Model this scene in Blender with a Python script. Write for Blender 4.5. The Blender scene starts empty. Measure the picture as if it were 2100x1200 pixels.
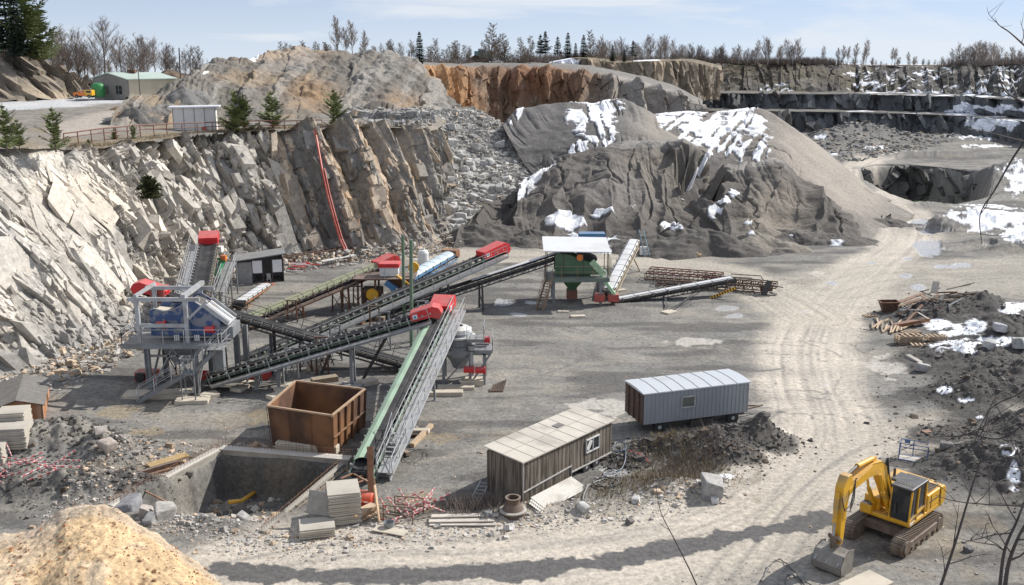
import bpy, math, random
import numpy as np
from mathutils import Vector, Matrix
R = math.radians
random.seed(7)
SC = bpy.context.scene
COL = SC.collection
# ------------------------------------------------------------------ camera, sky, sun, exposure
PITCH, FPX, CAMZ = R(13.66), 2017.0, 23.0
cam_data = bpy.data.cameras.new('camera'); cam_data.sensor_width = 36.0
cam_data.lens = 36.0 * FPX / 2100.0
cam_data.clip_start = 0.1; cam_data.clip_end = 9000.0
cam = bpy.data.objects.new('camera', cam_data); COL.objects.link(cam)
cam.location = (0, 0, CAMZ); cam.rotation_euler = (math.pi/2 - PITCH, 0, 0)
SC.camera = cam
SUN_EL, SUN_AZ = R(40), R(62)          # azimuth clockwise from +Y
world = bpy.data.worlds.new("World"); SC.world = world; world.use_nodes = True
wn = world.node_tree; wn.nodes.clear()
def wnode(t, **k):
    n = wn.nodes.new(t)
    for a, b in k.items(): setattr(n, a, b)
    return n
sky = wnode('ShaderNodeTexSky', sky_type='NISHITA', sun_disc=False, sun_elevation=SUN_EL,
            sun_rotation=SUN_AZ, air_density=1.0, dust_density=0.15, ozone_density=3.0, altitude=600)
tc = wnode('ShaderNodeTexCoord'); mp = wnode('ShaderNodeMapping'); mp.inputs['Scale'].default_value = (2.2, 2.2, 17.0)
nz = wnode('ShaderNodeTexNoise'); nz.inputs['Scale'].default_value = 1.6; nz.inputs['Detail'].default_value = 7; nz.inputs['Roughness'].default_value = .55
nz.inputs['Distortion'].default_value = .5
cr = wnode('ShaderNodeValToRGB'); cr.color_ramp.elements[0].position = .32; cr.color_ramp.elements[1].position = .62
cr.color_ramp.elements[0].color = (0, 0, 0, 1); cr.color_ramp.elements[1].color = (.85, .85, .85, 1)
mixc = wnode('ShaderNodeMix', data_type='RGBA'); mixc.inputs[7].default_value = (9.4, 9.8, 10.4, 1)
tint = wnode('ShaderNodeMix', data_type='RGBA', blend_type='MULTIPLY'); tint.inputs[0].default_value = 1; tint.inputs[7].default_value = (1.06, 1.14, 1.32, 1)
mp2 = wnode('ShaderNodeMapping'); mp2.inputs['Scale'].default_value = (7, 7, 22)
nz2 = wnode('ShaderNodeTexNoise'); nz2.inputs['Scale'].default_value = 1.5; nz2.inputs['Detail'].default_value = 6
cr2 = wnode('ShaderNodeValToRGB'); cr2.color_ramp.elements[0].position = .60; cr2.color_ramp.elements[1].position = .70
cr2.color_ramp.elements[1].color = (.6, .6, .6, 1)
mx = wnode('ShaderNodeMath', operation='MAXIMUM')
bg = wnode('ShaderNodeBackground'); bg.inputs[1].default_value = 0.078
wo = wnode('ShaderNodeOutputWorld')
L = wn.links.new
va = wnode('ShaderNodeVectorMath', operation='ADD'); va.inputs[1].default_value = (0, 0, .085); vn = wnode('ShaderNodeVectorMath', operation='NORMALIZE')
L(tc.outputs['Generated'], va.inputs[0]); L(va.outputs[0], vn.inputs[0]); L(vn.outputs[0], sky.inputs[0]) if len(sky.inputs) else None
L(tc.outputs['Generated'], mp.inputs[0]); L(mp.outputs[0], nz.inputs['Vector']); L(nz.outputs[0], cr.inputs[0])
L(tc.outputs['Generated'], mp2.inputs[0]); L(mp2.outputs[0], nz2.inputs['Vector']); L(nz2.outputs[0], cr2.inputs[0])
L(cr.outputs[0], mx.inputs[0]); L(cr2.outputs[0], mx.inputs[1])
sx = wnode('ShaderNodeSeparateXYZ'); hz = wnode('ShaderNodeMapRange'); hz.inputs[1].default_value = .16; hz.inputs[2].default_value = -.02; hz.inputs[3].default_value = 0; hz.inputs[4].default_value = .75
m2 = wnode('ShaderNodeMath', operation='MAXIMUM'); L(tc.outputs['Generated'], sx.inputs[0]); L(sx.outputs[2], hz.inputs[0]); L(hz.outputs[0], m2.inputs[0]); L(mx.outputs[0], m2.inputs[1])
L(m2.outputs[0], mixc.inputs[0]); L(sky.outputs[0], tint.inputs[6]); L(tint.outputs[2], mixc.inputs[6]); L(mixc.outputs[2], bg.inputs[0]); L(bg.outputs[0], wo.inputs[0])
sun_d = bpy.data.lights.new('sun', 'SUN'); sun_d.energy = 5.0; sun_d.angle = R(.5); sun_d.color = (1, .955, .89)
sun = bpy.data.objects.new('sun', sun_d); COL.objects.link(sun)
sdir = Vector((math.sin(SUN_AZ)*math.cos(SUN_EL), math.cos(SUN_AZ)*math.cos(SUN_EL), math.sin(SUN_EL)))
sun.rotation_euler = (-sdir).to_track_quat('-Z', 'Y').to_euler(); sun.location = (60, 40, 80)
SC.view_settings.view_transform = 'Standard'; SC.view_settings.look = 'None'
SC.view_settings.exposure = 0.18; SC.view_settings.gamma = 1.0

# ------------------------------------------------------------------ survey helpers (photo pixel -> place)
cp, sp = math.cos(PITCH), math.sin(PITCH)
def ray(px, py):
    x = (px-1050)/FPX; v = (py-600)/FPX
    return x, cp - v*sp, -sp - v*cp
def G(px, py, z=0.0):
    x, y, zz = ray(px, py); t = (z-CAMZ)/zz
    return Vector((x*t, y*t, z))
def D(px, py, Y):
    x, y, zz = ray(px, py); t = Y/y
    return Vector((x*t, Y, CAMZ+zz*t))
def scr(P):
    X, Y, Z = P[..., 0], P[..., 1], P[..., 2]-CAMZ
    f = Y*cp - Z*sp; u = Y*sp + Z*cp
    f = np.maximum(f, .5)
    return 1050+FPX*X/f, 600-FPX*u/f

# ------------------------------------------------------------------ numpy noise
def _h(ix, iy, iz, s):
    h = (ix.astype(np.int64)*374761393 + iy.astype(np.int64)*668265263 + iz.astype(np.int64)*2147483647 + s*974634777) & 0xffffffff
    h = ((h ^ (h >> 13))*1274126177) & 0xffffffff
    h = ((h ^ (h >> 16))*2246822519) & 0xffffffff
    return ((h ^ (h >> 15)) & 0xffffff)/float(0x1000000)
def noise3(x, y, z, s=0):
    xi, yi, zi = np.floor(x), np.floor(y), np.floor(z)
    fx, fy, fz = x-xi, y-yi, z-zi
    fx = fx*fx*(3-2*fx); fy = fy*fy*(3-2*fy); fz = fz*fz*(3-2*fz)
    r = 0
    for a in (0, 1):
        for b in (0, 1):
            for c in (0, 1):
                w = (fx if a else 1-fx)*(fy if b else 1-fy)*(fz if c else 1-fz)
                r = r + w*_h(xi+a, yi+b, zi+c, s)
    return r*2-1
def noise2(x, y, s=0):
    xi, yi = np.floor(x), np.floor(y); fx, fy = x-xi, y-yi
    fx = fx*fx*(3-2*fx); fy = fy*fy*(3-2*fy); z0 = np.zeros_like(xi); r = 0
    for a in (0, 1):
        for b in (0, 1):
            r = r + (fx if a else 1-fx)*(fy if b else 1-fy)*_h(xi+a, yi+b, z0, s)
    return r*2-1
def fbm2(x, y, sc, oc=4, s=0, g=.5):
    r = 0; a = 1; f = 1.0/sc; t = 0
    for i in range(oc):
        r = r + a*noise2(x*f+13.7*i, y*f-7.1*i, s+i); t += a; a *= g; f *= 2.03
    return r/t
def fbm3(P, sc, oc=4, s=0, g=.5):
    r = 0; a = 1; t = 0
    f = np.array(1.0/np.array(sc)) * np.ones(3)
    for i in range(oc):
        r = r + a*noise3(P[..., 0]*f[0]+13.7*i, P[..., 1]*f[1]-7.1*i, P[..., 2]*f[2]+3.3*i, s+i); t += a; a *= g; f = f*2.03
    return r/t
def vor2(u, v, s=0, jit=.9):
    """returns F1, F2-F1, three randoms of the cell and the offset to its centre"""
    ui, vi = np.floor(u), np.floor(v)
    b1 = np.full(u.shape, 9.); b2 = np.full(u.shape, 9.)
    cu = np.zeros_like(u); cv = np.zeros_like(u); ou = np.zeros_like(u); ov = np.zeros_like(u); z0 = np.zeros_like(ui)
    for a in (-1, 0, 1):
        for b in (-1, 0, 1):
            gu, gv = ui+a, vi+b
            du = gu+.5+jit*(_h(gu, gv, z0, s)-.5)-u; dv = gv+.5+jit*(_h(gu, gv, z0+1, s)-.5)-v
            d = np.sqrt(du*du+dv*dv)
            m = d < b1
            b2 = np.where(m, b1, np.minimum(b2, d)); b1 = np.where(m, d, b1)
            cu = np.where(m, gu, cu); cv = np.where(m, gv, cv); ou = np.where(m, -du, ou); ov = np.where(m, -dv, ov)
    return b1, b2-b1, _h(cu, cv, z0+5, s), _h(cu, cv, z0+6, s), _h(cu, cv, z0+7, s), ou, ov
def sstep(a, b, x):
    t = np.clip((x-a)/(b-a), 0, 1); return t*t*(3-2*t)
def lerp(a, b, t): return a+(b-a)*t
def cmix(c, d, m):
    return c*(1-m[..., None]) + np.array(d)*m[..., None]

# ------------------------------------------------------------------ materials
MATS = {}
def _mat(name):
    m = bpy.data.materials.new(name); m.use_nodes = True; n = m.node_tree; n.nodes.clear()
    return m, n, n.links.new
def terrain_mat(name, fine=.35, bump=.5, bscale=3.0, rough=.93, vor=.3, bd=.1):
    m, n, l = _mat(name)
    o = n.nodes.new('ShaderNodeOutputMaterial'); b = n.nodes.new('ShaderNodeBsdfPrincipled')
    at = n.nodes.new('ShaderNodeAttribute'); at.attribute_name = 'Col'
    t = n.nodes.new('ShaderNodeTexCoord')
    n1 = n.nodes.new('ShaderNodeTexNoise'); n1.inputs['Scale'].default_value = bscale; n1.inputs['Detail'].default_value = 11; n1.inputs['Roughness'].default_value = .8
    n2 = n.nodes.new('ShaderNodeTexVoronoi'); n2.inputs['Scale'].default_value = bscale*2.3
    mr = n.nodes.new('ShaderNodeMapRange'); mr.inputs[1].default_value = .3; mr.inputs[2].default_value = .7
    mr.inputs[3].default_value = 1-fine; mr.inputs[4].default_value = 1+fine
    mu = n.nodes.new('ShaderNodeMix'); mu.data_type = 'RGBA'; mu.blend_type = 'MULTIPLY'; mu.inputs[0].default_value = 1
    ad = n.nodes.new('ShaderNodeMath'); ad.operation = 'MULTIPLY_ADD'; ad.inputs[1].default_value = vor
    bp = n.nodes.new('ShaderNodeBump'); bp.inputs['Strength'].default_value = bump; bp.inputs['Distance'].default_value = bd
    rr = n.nodes.new('ShaderNodeMapRange'); rr.inputs[3].default_value = .08; rr.inputs[4].default_value = rough
    l(t.outputs['Object'], n1.inputs['Vector']); l(t.outputs['Object'], n2.inputs['Vector'])
    l(n1.outputs[0], mr.inputs[0]); l(at.outputs['Color'], mu.inputs[6]); l(mr.outputs[0], mu.inputs[7])
    l(mu.outputs[2], b.inputs['Base Color']); l(n2.outputs[0], ad.inputs[0]); l(n1.outputs[0], ad.inputs[2])
    l(ad.outputs[0], bp.inputs['Height']); l(bp.outputs[0], b.inputs['Normal'])
    l(at.outputs['Alpha'], rr.inputs[0]); l(rr.outputs[0], b.inputs['Roughness'])
    l(b.outputs[0], o.inputs[0])
    return m
def paint(name, c, rough=.55, metal=0., var=.25, sc=3.0, dirt=None, damt=.35, bump=.05, stretch=(1, 1, 1), alpha=None, spec=None, lo=.48, hi=.66):
    if name in MATS: return MATS[name]
    m, n, l = _mat(name)
    o = n.nodes.new('ShaderNodeOutputMaterial'); b = n.nodes.new('ShaderNodeBsdfPrincipled')
    t = n.nodes.new('ShaderNodeTexCoord'); mpn = n.nodes.new('ShaderNodeMapping'); mpn.inputs['Scale'].default_value = stretch
    n1 = n.nodes.new('ShaderNodeTexNoise'); n1.inputs['Scale'].default_value = sc; n1.inputs['Detail'].default_value = 8; n1.inputs['Roughness'].default_value = .65
    n2 = n.nodes.new('ShaderNodeTexNoise'); n2.inputs['Scale'].default_value = sc*.45; n2.inputs['Detail'].default_value = 6
    mr = n.nodes.new('ShaderNodeMapRange'); mr.inputs[1].default_value = .3; mr.inputs[2].default_value = .7; mr.inputs[3].default_value = 1-var; mr.inputs[4].default_value = 1+var
    mu = n.nodes.new('ShaderNodeMix'); mu.data_type = 'RGBA'; mu.blend_type = 'MULTIPLY'; mu.inputs[0].default_value = 1; mu.inputs[6].default_value = (*c, 1)
    d = n.nodes.new('ShaderNodeMix'); d.data_type = 'RGBA'; d.inputs[7].default_value = (*(dirt or (c[0]*.7, c[1]*.66, c[2]*.6)), 1)
    r2 = n.nodes.new('ShaderNodeMapRange'); r2.inputs[1].default_value = lo; r2.inputs[2].default_value = hi; r2.inputs[3].default_value = 0; r2.inputs[4].default_value = damt
    bp = n.nodes.new('ShaderNodeBump'); bp.inputs['Strength'].default_value = bump*4; bp.inputs['Distance'].default_value = .02
    l(t.outputs['Object'], mpn.inputs[0]); l(mpn.outputs[0], n1.inputs['Vector']); l(mpn.outputs[0], n2.inputs['Vector'])
    l(n1.outputs[0], mr.inputs[0]); l(mr.outputs[0], mu.inputs[7]); l(mu.outputs[2], d.inputs[6]); l(n2.outputs[0], r2.inputs[0]); l(r2.outputs[0], d.inputs[0])
    # quarry dust settled on the upward faces
    ge = n.nodes.new('ShaderNodeNewGeometry'); sz = n.nodes.new('ShaderNodeSeparateXYZ'); l(ge.outputs['Normal'], sz.inputs[0])
    up = n.nodes.new('ShaderNodeMapRange'); up.inputs[1].default_value = .25; up.inputs[2].default_value = .95; up.inputs[3].default_value = .06; up.inputs[4].default_value = .62 if rough > .1 and not name.endswith(('needles', 'green', 'twigs', 'rubber', 'branch', 'twig')) else 0
    du = n.nodes.new('ShaderNodeMath'); du.operation = 'MULTIPLY'; dm = n.nodes.new('ShaderNodeMix'); dm.data_type = 'RGBA'; dm.inputs[7].default_value = (.33, .31, .275, 1)
    l(sz.outputs[2], up.inputs[0]); l(up.outputs[0], du.inputs[0]); l(n1.outputs[0], du.inputs[1]); l(du.outputs[0], dm.inputs[0]); l(d.outputs[2], dm.inputs[6])
    l(dm.outputs[2], b.inputs['Base Color']); l(n1.outputs[0], bp.inputs['Height']); l(bp.outputs[0], b.inputs['Normal'])
    b.inputs['Roughness'].default_value = rough; b.inputs['Metallic'].default_value = metal
    l(b.outputs[0], o.inputs[0]); MATS[name] = m
    return m

# ------------------------------------------------------------------ mesh builder and scene-graph helpers
def newmesh(name, V, F, mat=None, smooth=False):
    me = bpy.data.meshes.new(name); me.from_pydata([tuple(v) for v in V], [], F); me.validate()
    if mat: me.materials.append(mat)
    if smooth: me.polygons.foreach_set('use_smooth', [True]*len(me.polygons))
    me.update(); return me
class MB:
    def __init__(s): s.v = []; s.f = []
    def add(s, V, F):
        o = len(s.v); s.v += [Vector(p) for p in V]; s.f += [tuple(i+o for i in f) for f in F]; return s
    def box(s, c, d, rz=0, ax=None):
        c = Vector(c); X, Y, Z = ax if ax else (Vector((math.cos(rz), math.sin(rz), 0)), Vector((-math.sin(rz), math.cos(rz), 0)), Vector((0, 0, 1)))
        V = [c + X*(sx*d[0]/2) + Y*(sy*d[1]/2) + Z*(sz*d[2]/2) for sz in (-1, 1) for sy in (-1, 1) for sx in (-1, 1)]
        return s.add(V, [(0, 2, 3, 1), (4, 5, 7, 6), (0, 1, 5, 4), (2, 6, 7, 3), (0, 4, 6, 2), (1, 3, 7, 5)])
    def beam(s, a, b, w, h=None, up=(0, 0, 1)):
        a, b = Vector(a), Vector(b); h = h or w; d = (b-a)
        if d.length < 1e-5: return s
        X = d.normalized(); up = Vector(up)
        Yv = up.cross(X)
        if Yv.length < 1e-3: Yv = Vector((0, 1, 0)).cross(X)
        Yv.normalize(); Z = X.cross(Yv)
        return s.box((a+b)/2, (d.length, w, h), ax=(X, Yv, Z))
    def tube(s, a, b, r, n=8, r2=None, cap=True):
        a, b = Vector(a), Vector(b); d = b-a
        if d.length < 1e-6: return s
        X = d.normalized(); U = X.orthogonal().normalized(); W = X.cross(U); r2 = r if r2 is None else r2
        V = [a+(U*math.cos(t)+W*math.sin(t))*r for t in [2*math.pi*i/n for i in range(n)]] + [b+(U*math.cos(t)+W*math.sin(t))*r2 for t in [2*math.pi*i/n for i in range(n)]]
        F = [(i, (i+1) % n, n+(i+1) % n, n+i) for i in range(n)]
        if cap: F += [tuple(range(n-1, -1, -1)), tuple(range(n, 2*n))]
        return s.add(V, F)
    def path(s, pts, r, n=6, r2=None):
        pts = [Vector(p) for p in pts]; m = len(pts); V = []; F = []
        U = None
        for i, p in enumerate(pts):
            d = (pts[min(i+1, m-1)]-pts[max(i-1, 0)]).normalized()
            if U is None: U = d.orthogonal().normalized()
            U = (U - d*U.dot(d)); U = U.normalized() if U.length > 1e-4 else d.orthogonal().normalized()
            W = d.cross(U); rr = r if r2 is None else r+(r2-r)*i/(m-1)
            V += [p+(U*math.cos(2*math.pi*k/n)+W*math.sin(2*math.pi*k/n))*rr for k in range(n)]
        for i in range(m-1):
            for k in range(n): F.append((i*n+k, i*n+(k+1) % n, (i+1)*n+(k+1) % n, (i+1)*n+k))
        F += [tuple(range(n-1, -1, -1)), tuple(range((m-1)*n, m*n))]
        return s.add(V, F)
    def prism(s, prof, a, ex):
        """prof: list of points (world Vectors) of one face, extruded by vector ex"""
        ex = Vector(ex); P = [Vector(p)+Vector(a) for p in prof]; n = len(P)
        return s.add(P+[p+ex for p in P], [tuple(range(n-1, -1, -1)), tuple(range(n, 2*n))]+[(i, (i+1) % n, n+(i+1) % n, n+i) for i in range(n)])
    def lathe(s, c, prof, n=16, axis=(0, 0, 1)):
        c = Vector(c); Z = Vector(axis).normalized(); U = Z.orthogonal().normalized(); W = Z.cross(U); V = []; F = []
        for r, h in prof: V += [c+Z*h+(U*math.cos(2*math.pi*k/n)+W*math.sin(2*math.pi*k/n))*r for k in range(n)]
        for i in range(len(prof)-1):
            for k in range(n): F.append((i*n+k, i*n+(k+1) % n, (i+1)*n+(k+1) % n, (i+1)*n+k))
        F += [tuple(range(n-1, -1, -1)), tuple(range((len(prof)-1)*n, len(prof)*n))]
        return s.add(V, F)
    def build(s, name, mat, parent=None, world=True, bevel=0, smooth=False):
        V = s.v
        if parent is not None and world:
            inv = wmat(parent).inverted(); V = [inv @ v for v in V]
        me = newmesh(name, V, s.f, mat, smooth)
        o = bpy.data.objects.new(name, me); COL.objects.link(o)
        if parent is not None: o.parent = parent
        if bevel:
            b = o.modifiers.new('bevel', 'BEVEL'); b.width = bevel; b.segments = 2; b.limit_method = 'ANGLE'
        return o
def wmat(o):
    m = Matrix.Translation(o.location) @ o.rotation_euler.to_matrix().to_4x4()
    return wmat(o.parent) @ m if o.parent else m
def tag(o, label=None, cat=None, group=None, kind=None):
    if label: o['label'] = label
    if cat: o['category'] = cat
    if group: o['group'] = group
    if kind: o['kind'] = kind
    return o
def thing(name, label, cat, loc, rz=0, group=None):
    o = bpy.data.objects.new(name, None); COL.objects.link(o); o.location = loc; o.rotation_euler = (0, 0, rz); o.empty_display_size = .3
    return tag(o, label, cat, group)
def dup(root, loc=None, rot=None, label=None, group=None, scale=None, parent=None):
    kids = {}
    for c in ALLKIDS(root): kids.setdefault(c.parent, []).append(c)
    def rec(o, par):
        c = o.copy(); COL.objects.link(c)
        if par is not None: c.parent = par
        for k in kids.get(o, []): rec(k, c)
        return c
    r = rec(root, parent)
    if loc is not None: r.location = loc
    if rot is not None: r.rotation_euler = rot if hasattr(rot, '__len__') else (0, 0, rot)
    if scale is not None: r.scale = scale if hasattr(scale, '__len__') else (scale,)*3
    if label: r['label'] = label
    if group: r['group'] = group
    return r
def ALLKIDS(root):
    out = []; st = [root]
    while st:
        o = st.pop(0)
        for c in list(o.children): out.append(c); st.append(c)
    return out
def centered(name, mb, mat, label, cat, group=None, **k):
    """a thing that is a single mesh, with its origin at its base"""
    xs = [v.x for v in mb.v]; ys = [v.y for v in mb.v]; zs = [v.z for v in mb.v]
    c = Vector(((min(xs)+max(xs))/2, (min(ys)+max(ys))/2, min(zs)))
    mb.v = [v-c for v in mb.v]
    o = mb.build(name, mat, **k); o.location = c
    return tag(o, label, cat, group)
# ------------------------------------------------------------------ terrain
def gridmesh(name, P, C, mat, alpha=None, kind='structure', smooth=True):
    n, m = P.shape[:2]
    me = bpy.data.meshes.new(name); me.vertices.add(n*m); me.vertices.foreach_set('co', P.reshape(-1).astype(np.float32))
    idx = np.arange(n*m).reshape(n, m)
    q = np.stack([idx[:-1, :-1], idx[:-1, 1:], idx[1:, 1:], idx[1:, :-1]], -1).reshape(-1)
    nf = (n-1)*(m-1); me.loops.add(nf*4); me.loops.foreach_set('vertex_index', q.astype(np.int32))
    me.polygons.add(nf); me.polygons.foreach_set('loop_start', (np.arange(nf)*4).astype(np.int32))
    me.polygons.foreach_set('use_smooth', np.full(nf, smooth))
    me.update(calc_edges=True)
    a = me.color_attributes.new('Col', 'FLOAT_COLOR', 'POINT')
    al = np.ones((n, m)) if alpha is None else alpha
    a.data.foreach_set('color', np.concatenate([np.clip(C, 0, 1), al[..., None]], -1).reshape(-1).astype(np.float32))
    me.materials.append(mat)
    o = bpy.data.objects.new(name, me); COL.objects.link(o); o['kind'] = kind
    return o
def near(x, y, pts, w, fn):
    """evaluate fn(distance, parameter, subset) only close to the polyline"""
    P = np.array(pts); m = (x > P[:, 0].min()-w) & (x < P[:, 0].max()+w) & (y > P[:, 1].min()-w) & (y < P[:, 1].max()+w)
    if m.any():
        d, s_ = segdist(x[m], y[m], pts); fn(d, s_, m)
def segdist(x, y, pts):
    """distance to a polyline (world metres) and the parameter along it"""
    best = np.full(x.shape, 1e9); par = np.zeros_like(x); acc = 0.
    for a, b in zip(pts[:-1], pts[1:]):
        dx, dy = b[0]-a[0], b[1]-a[1]; L2 = dx*dx+dy*dy+1e-9
        t = np.clip(((x-a[0])*dx+(y-a[1])*dy)/L2, 0, 1)
        d = np.hypot(x-a[0]-t*dx, y-a[1]-t*dy); m = d < best
        best = np.where(m, d, best); par = np.where(m, acc+t*math.sqrt(L2), par); acc += math.sqrt(L2)
    return best, par
def smoothline(pts, n=6):
    out = []; P = [np.array(p, float) for p in pts]; m = len(P)
    for i in range(m-1):
        p0, p1, p2, p3 = P[max(i-1, 0)], P[i], P[i+1], P[min(i+2, m-1)]
        for k in range(n):
            t = k/n; out.append(.5*((2*p1)+(-p0+p2)*t+(2*p0-5*p1+4*p2-p3)*t*t+(-p0+3*p1-3*p2+p3)*t**3))
    out.append(P[-1]); return out
def gl(pts, z=0.0, n=6):
    return smoothline([tuple(G(a, b, z))[:2] for a, b in pts], n)
def inpoly(x, y, poly):
    r = np.zeros(x.shape, bool); n = len(poly)
    for i in range(n):
        x1, y1 = poly[i]; x2, y2 = poly[(i+1) % n]
        c = ((y1 > y) != (y2 > y)) & (x < (x2-x1)*(y-y1)/((y2-y1) if y2 != y1 else 1e-9)+x1)
        r ^= c
    return r
def polysd(x, y, poly):
    d, _ = segdist(x, y, list(poly)+[poly[0]]); return np.where(inpoly(x, y, poly), -d, d)
TERR = terrain_mat('gravel_ground', .58, .6, 3.4, vor=.15, bd=.08)
ROCKM = terrain_mat('quarry_rock', .42, .55, 1.6, vor=.3, bd=.12)
SNOW = (.86, .88, .92)

# ---- quarry floor
pit_poly = [tuple(G(*p))[:2] for p in ((1762, 345), (1860, 337), (1990, 352), (2040, 372), (2030, 408), (1960, 420), (1890, 420), (1820, 396), (1745, 365))]
bay_poly = [(-20.2, 46.9), (-17.05, 54.0), (-9.8, 52.5), (-12.4, 44.4)]
road = gl([(430, 1225), (700, 1170), (1000, 1160), (1250, 1130), (1450, 1085), (1600, 1010), (1690, 930), (1700, 860), (1670, 780), (1665, 700), (1710, 620), (1790, 550), (1860, 490), (1850, 445), (1800, 400), (1760, 340), (1850, 310)])
road2 = gl([(1665, 650), (1560, 590), (1420, 548), (1200, 530), (1000, 528), (900, 525)])
road3 = gl([(1720, 600), (1850, 570), (2100, 560), (2300, 560)])
road4 = gl([(1500, 1250), (1640, 1060), (1740, 960), (1850, 900), (1950, 880)])
wet = gl([(440, 1172), (600, 1180), (850, 1178), (1050, 1172), (1250, 1150), (1400, 1122), (1520, 1098), (1690, 1068)])
sidewall = gl([(-30, 780), (0, 1030)])
heaps = []   # (px, py, radius x m, radius y m, height m, rotation)
for a in [(2010, 640, 3.2, 4.0, 1.9, .3), (1905, 650, 3.0, 2.4, 1.2, 0), (2090, 700, 5, 5, 2.0, 0), (1985, 745, 4.0, 3.5, 1.2, .4), (2090, 800, 4.5, 3.5, 1.6, 0), (1990, 820, 3.4, 2.0, .8, 0),
          (2080, 900, 4, 3, 1.6, 0), (2000, 960, 3.5, 2.2, .9, .2), (2100, 990, 3, 3, 1.3, 0), (1960, 900, 2.5, 1.4, .5, 0),
          (1560, 905, 1.7, 1.5, 1.3, 0), (1470, 918, 2.3, 1.2, 1.0, .2), (1360, 928, 2.0, 1.1, .8, 0), (1500, 945, 1.6, 1.0, .55, 0), (1290, 950, 1.2, .8, .4, 0),
          (230, 945, 2.0, 2.2, 1.1, .5), (150, 915, 2.8, 2.0, 1.3, 0), (60, 930, 3.0, 2.0, 1.2, 0), (290, 1000, 2.0, 1.0, .5, 0), (170, 1010, 3.4, 1.6, 1.1, 0), (20, 1000, 2.5, 2.0, .9, 0),
          (2010, 470, 13, 5, 2.2, .0), (2120, 510, 8, 4, 1.8, 0), (1760, 285, 11, 9, 4.0, 0), (1700, 292, 8, 8, 2.6, 0), (1950, 290, 20, 10, 1.6, 0), (1705, 315, 3, 3, 1.1, 0),
          (2090, 380, 16, 14, 4.0, 0), (1800, 352, 5, 9, 1.3, .5), (1870, 322, 26, 2.5, 1.3, 0), (1760, 380, 4, 10, 1.6, -.5), (1860, 425, 9, 2.5, .8, -.1),
          (660, 745, 1.6, 1.6, .35, 0), (1500, 1010, 1.2, .9, .4, 0), (1100, 1050, 5, .8, .35, .1), (1380, 1000, 3.0, 1.0, .35, 0),
          (450, 1075, 2.2, .9, .35, 0), (620, 1060, 2.5, 1.2, .15, 0), (1130, 555, 9, 4, .5, 0), (1830, 940, 1.6, .8, .2, 0)]:
    p = G(a[0], a[1]); heaps.append((p.x, p.y)+a[2:])
def floor_z(x, y):
    z = .22*fbm2(x, y, 14, 3, 3) + .10*fbm2(x, y, 2.6, 4, 9)
    z = z + .6*np.exp(-((x+33)**2/30+(y-66)**2/160))
    rough = np.zeros_like(x)
    for (hx, hy, rx, ry, h, r) in heaps:
        c, s_ = math.cos(r), math.sin(r); u = ((x-hx)*c+(y-hy)*s_)/rx; v = (-(x-hx)*s_+(y-hy)*c)/ry
        rr = u*u+v*v; b = np.where(rr < 6, np.exp(-rr*1.1), 0)
        z = z + h*b*(1+.35*fbm2(x, y, .8+h*.5, 3, 17)); rough = np.maximum(rough, b*min(h, 1.2))
    z = z + rough*(.38*np.abs(fbm2(x, y, 1.1, 4, 21)) - .05)*1.7
    # tyre ruts along the haul roads
    for rd, amp in ((road, .05), (road2, .04), (road4, .04)):
        d, _ = segdist(x, y, rd)
        z = z*np.where(d < 4, .35+.65*sstep(2, 4, d), 1) - amp*np.exp(-((d-1.0)/.25)**2) - amp*np.exp(-((d-2.3)/.25)**2)
    sd = polysd(x, y, pit_poly); z = z + np.where(sd < 0, -7.6*sstep(0, 3.4, -sd), 0)
    sb = polysd(x, y, bay_poly)
    ramp = np.clip((y-44.8)/6.0, 0, 1)
    z = np.where(sb < 0, z-2.4*ramp*sstep(0, .3, -sb), z)
    z = z - np.where(y > 420, (y-420)*.16, 0)
    # west rubble field rises to the rim the photographer stands on
    z = z + 2.0*sstep(39.0, 28, y)
    return z
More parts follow.
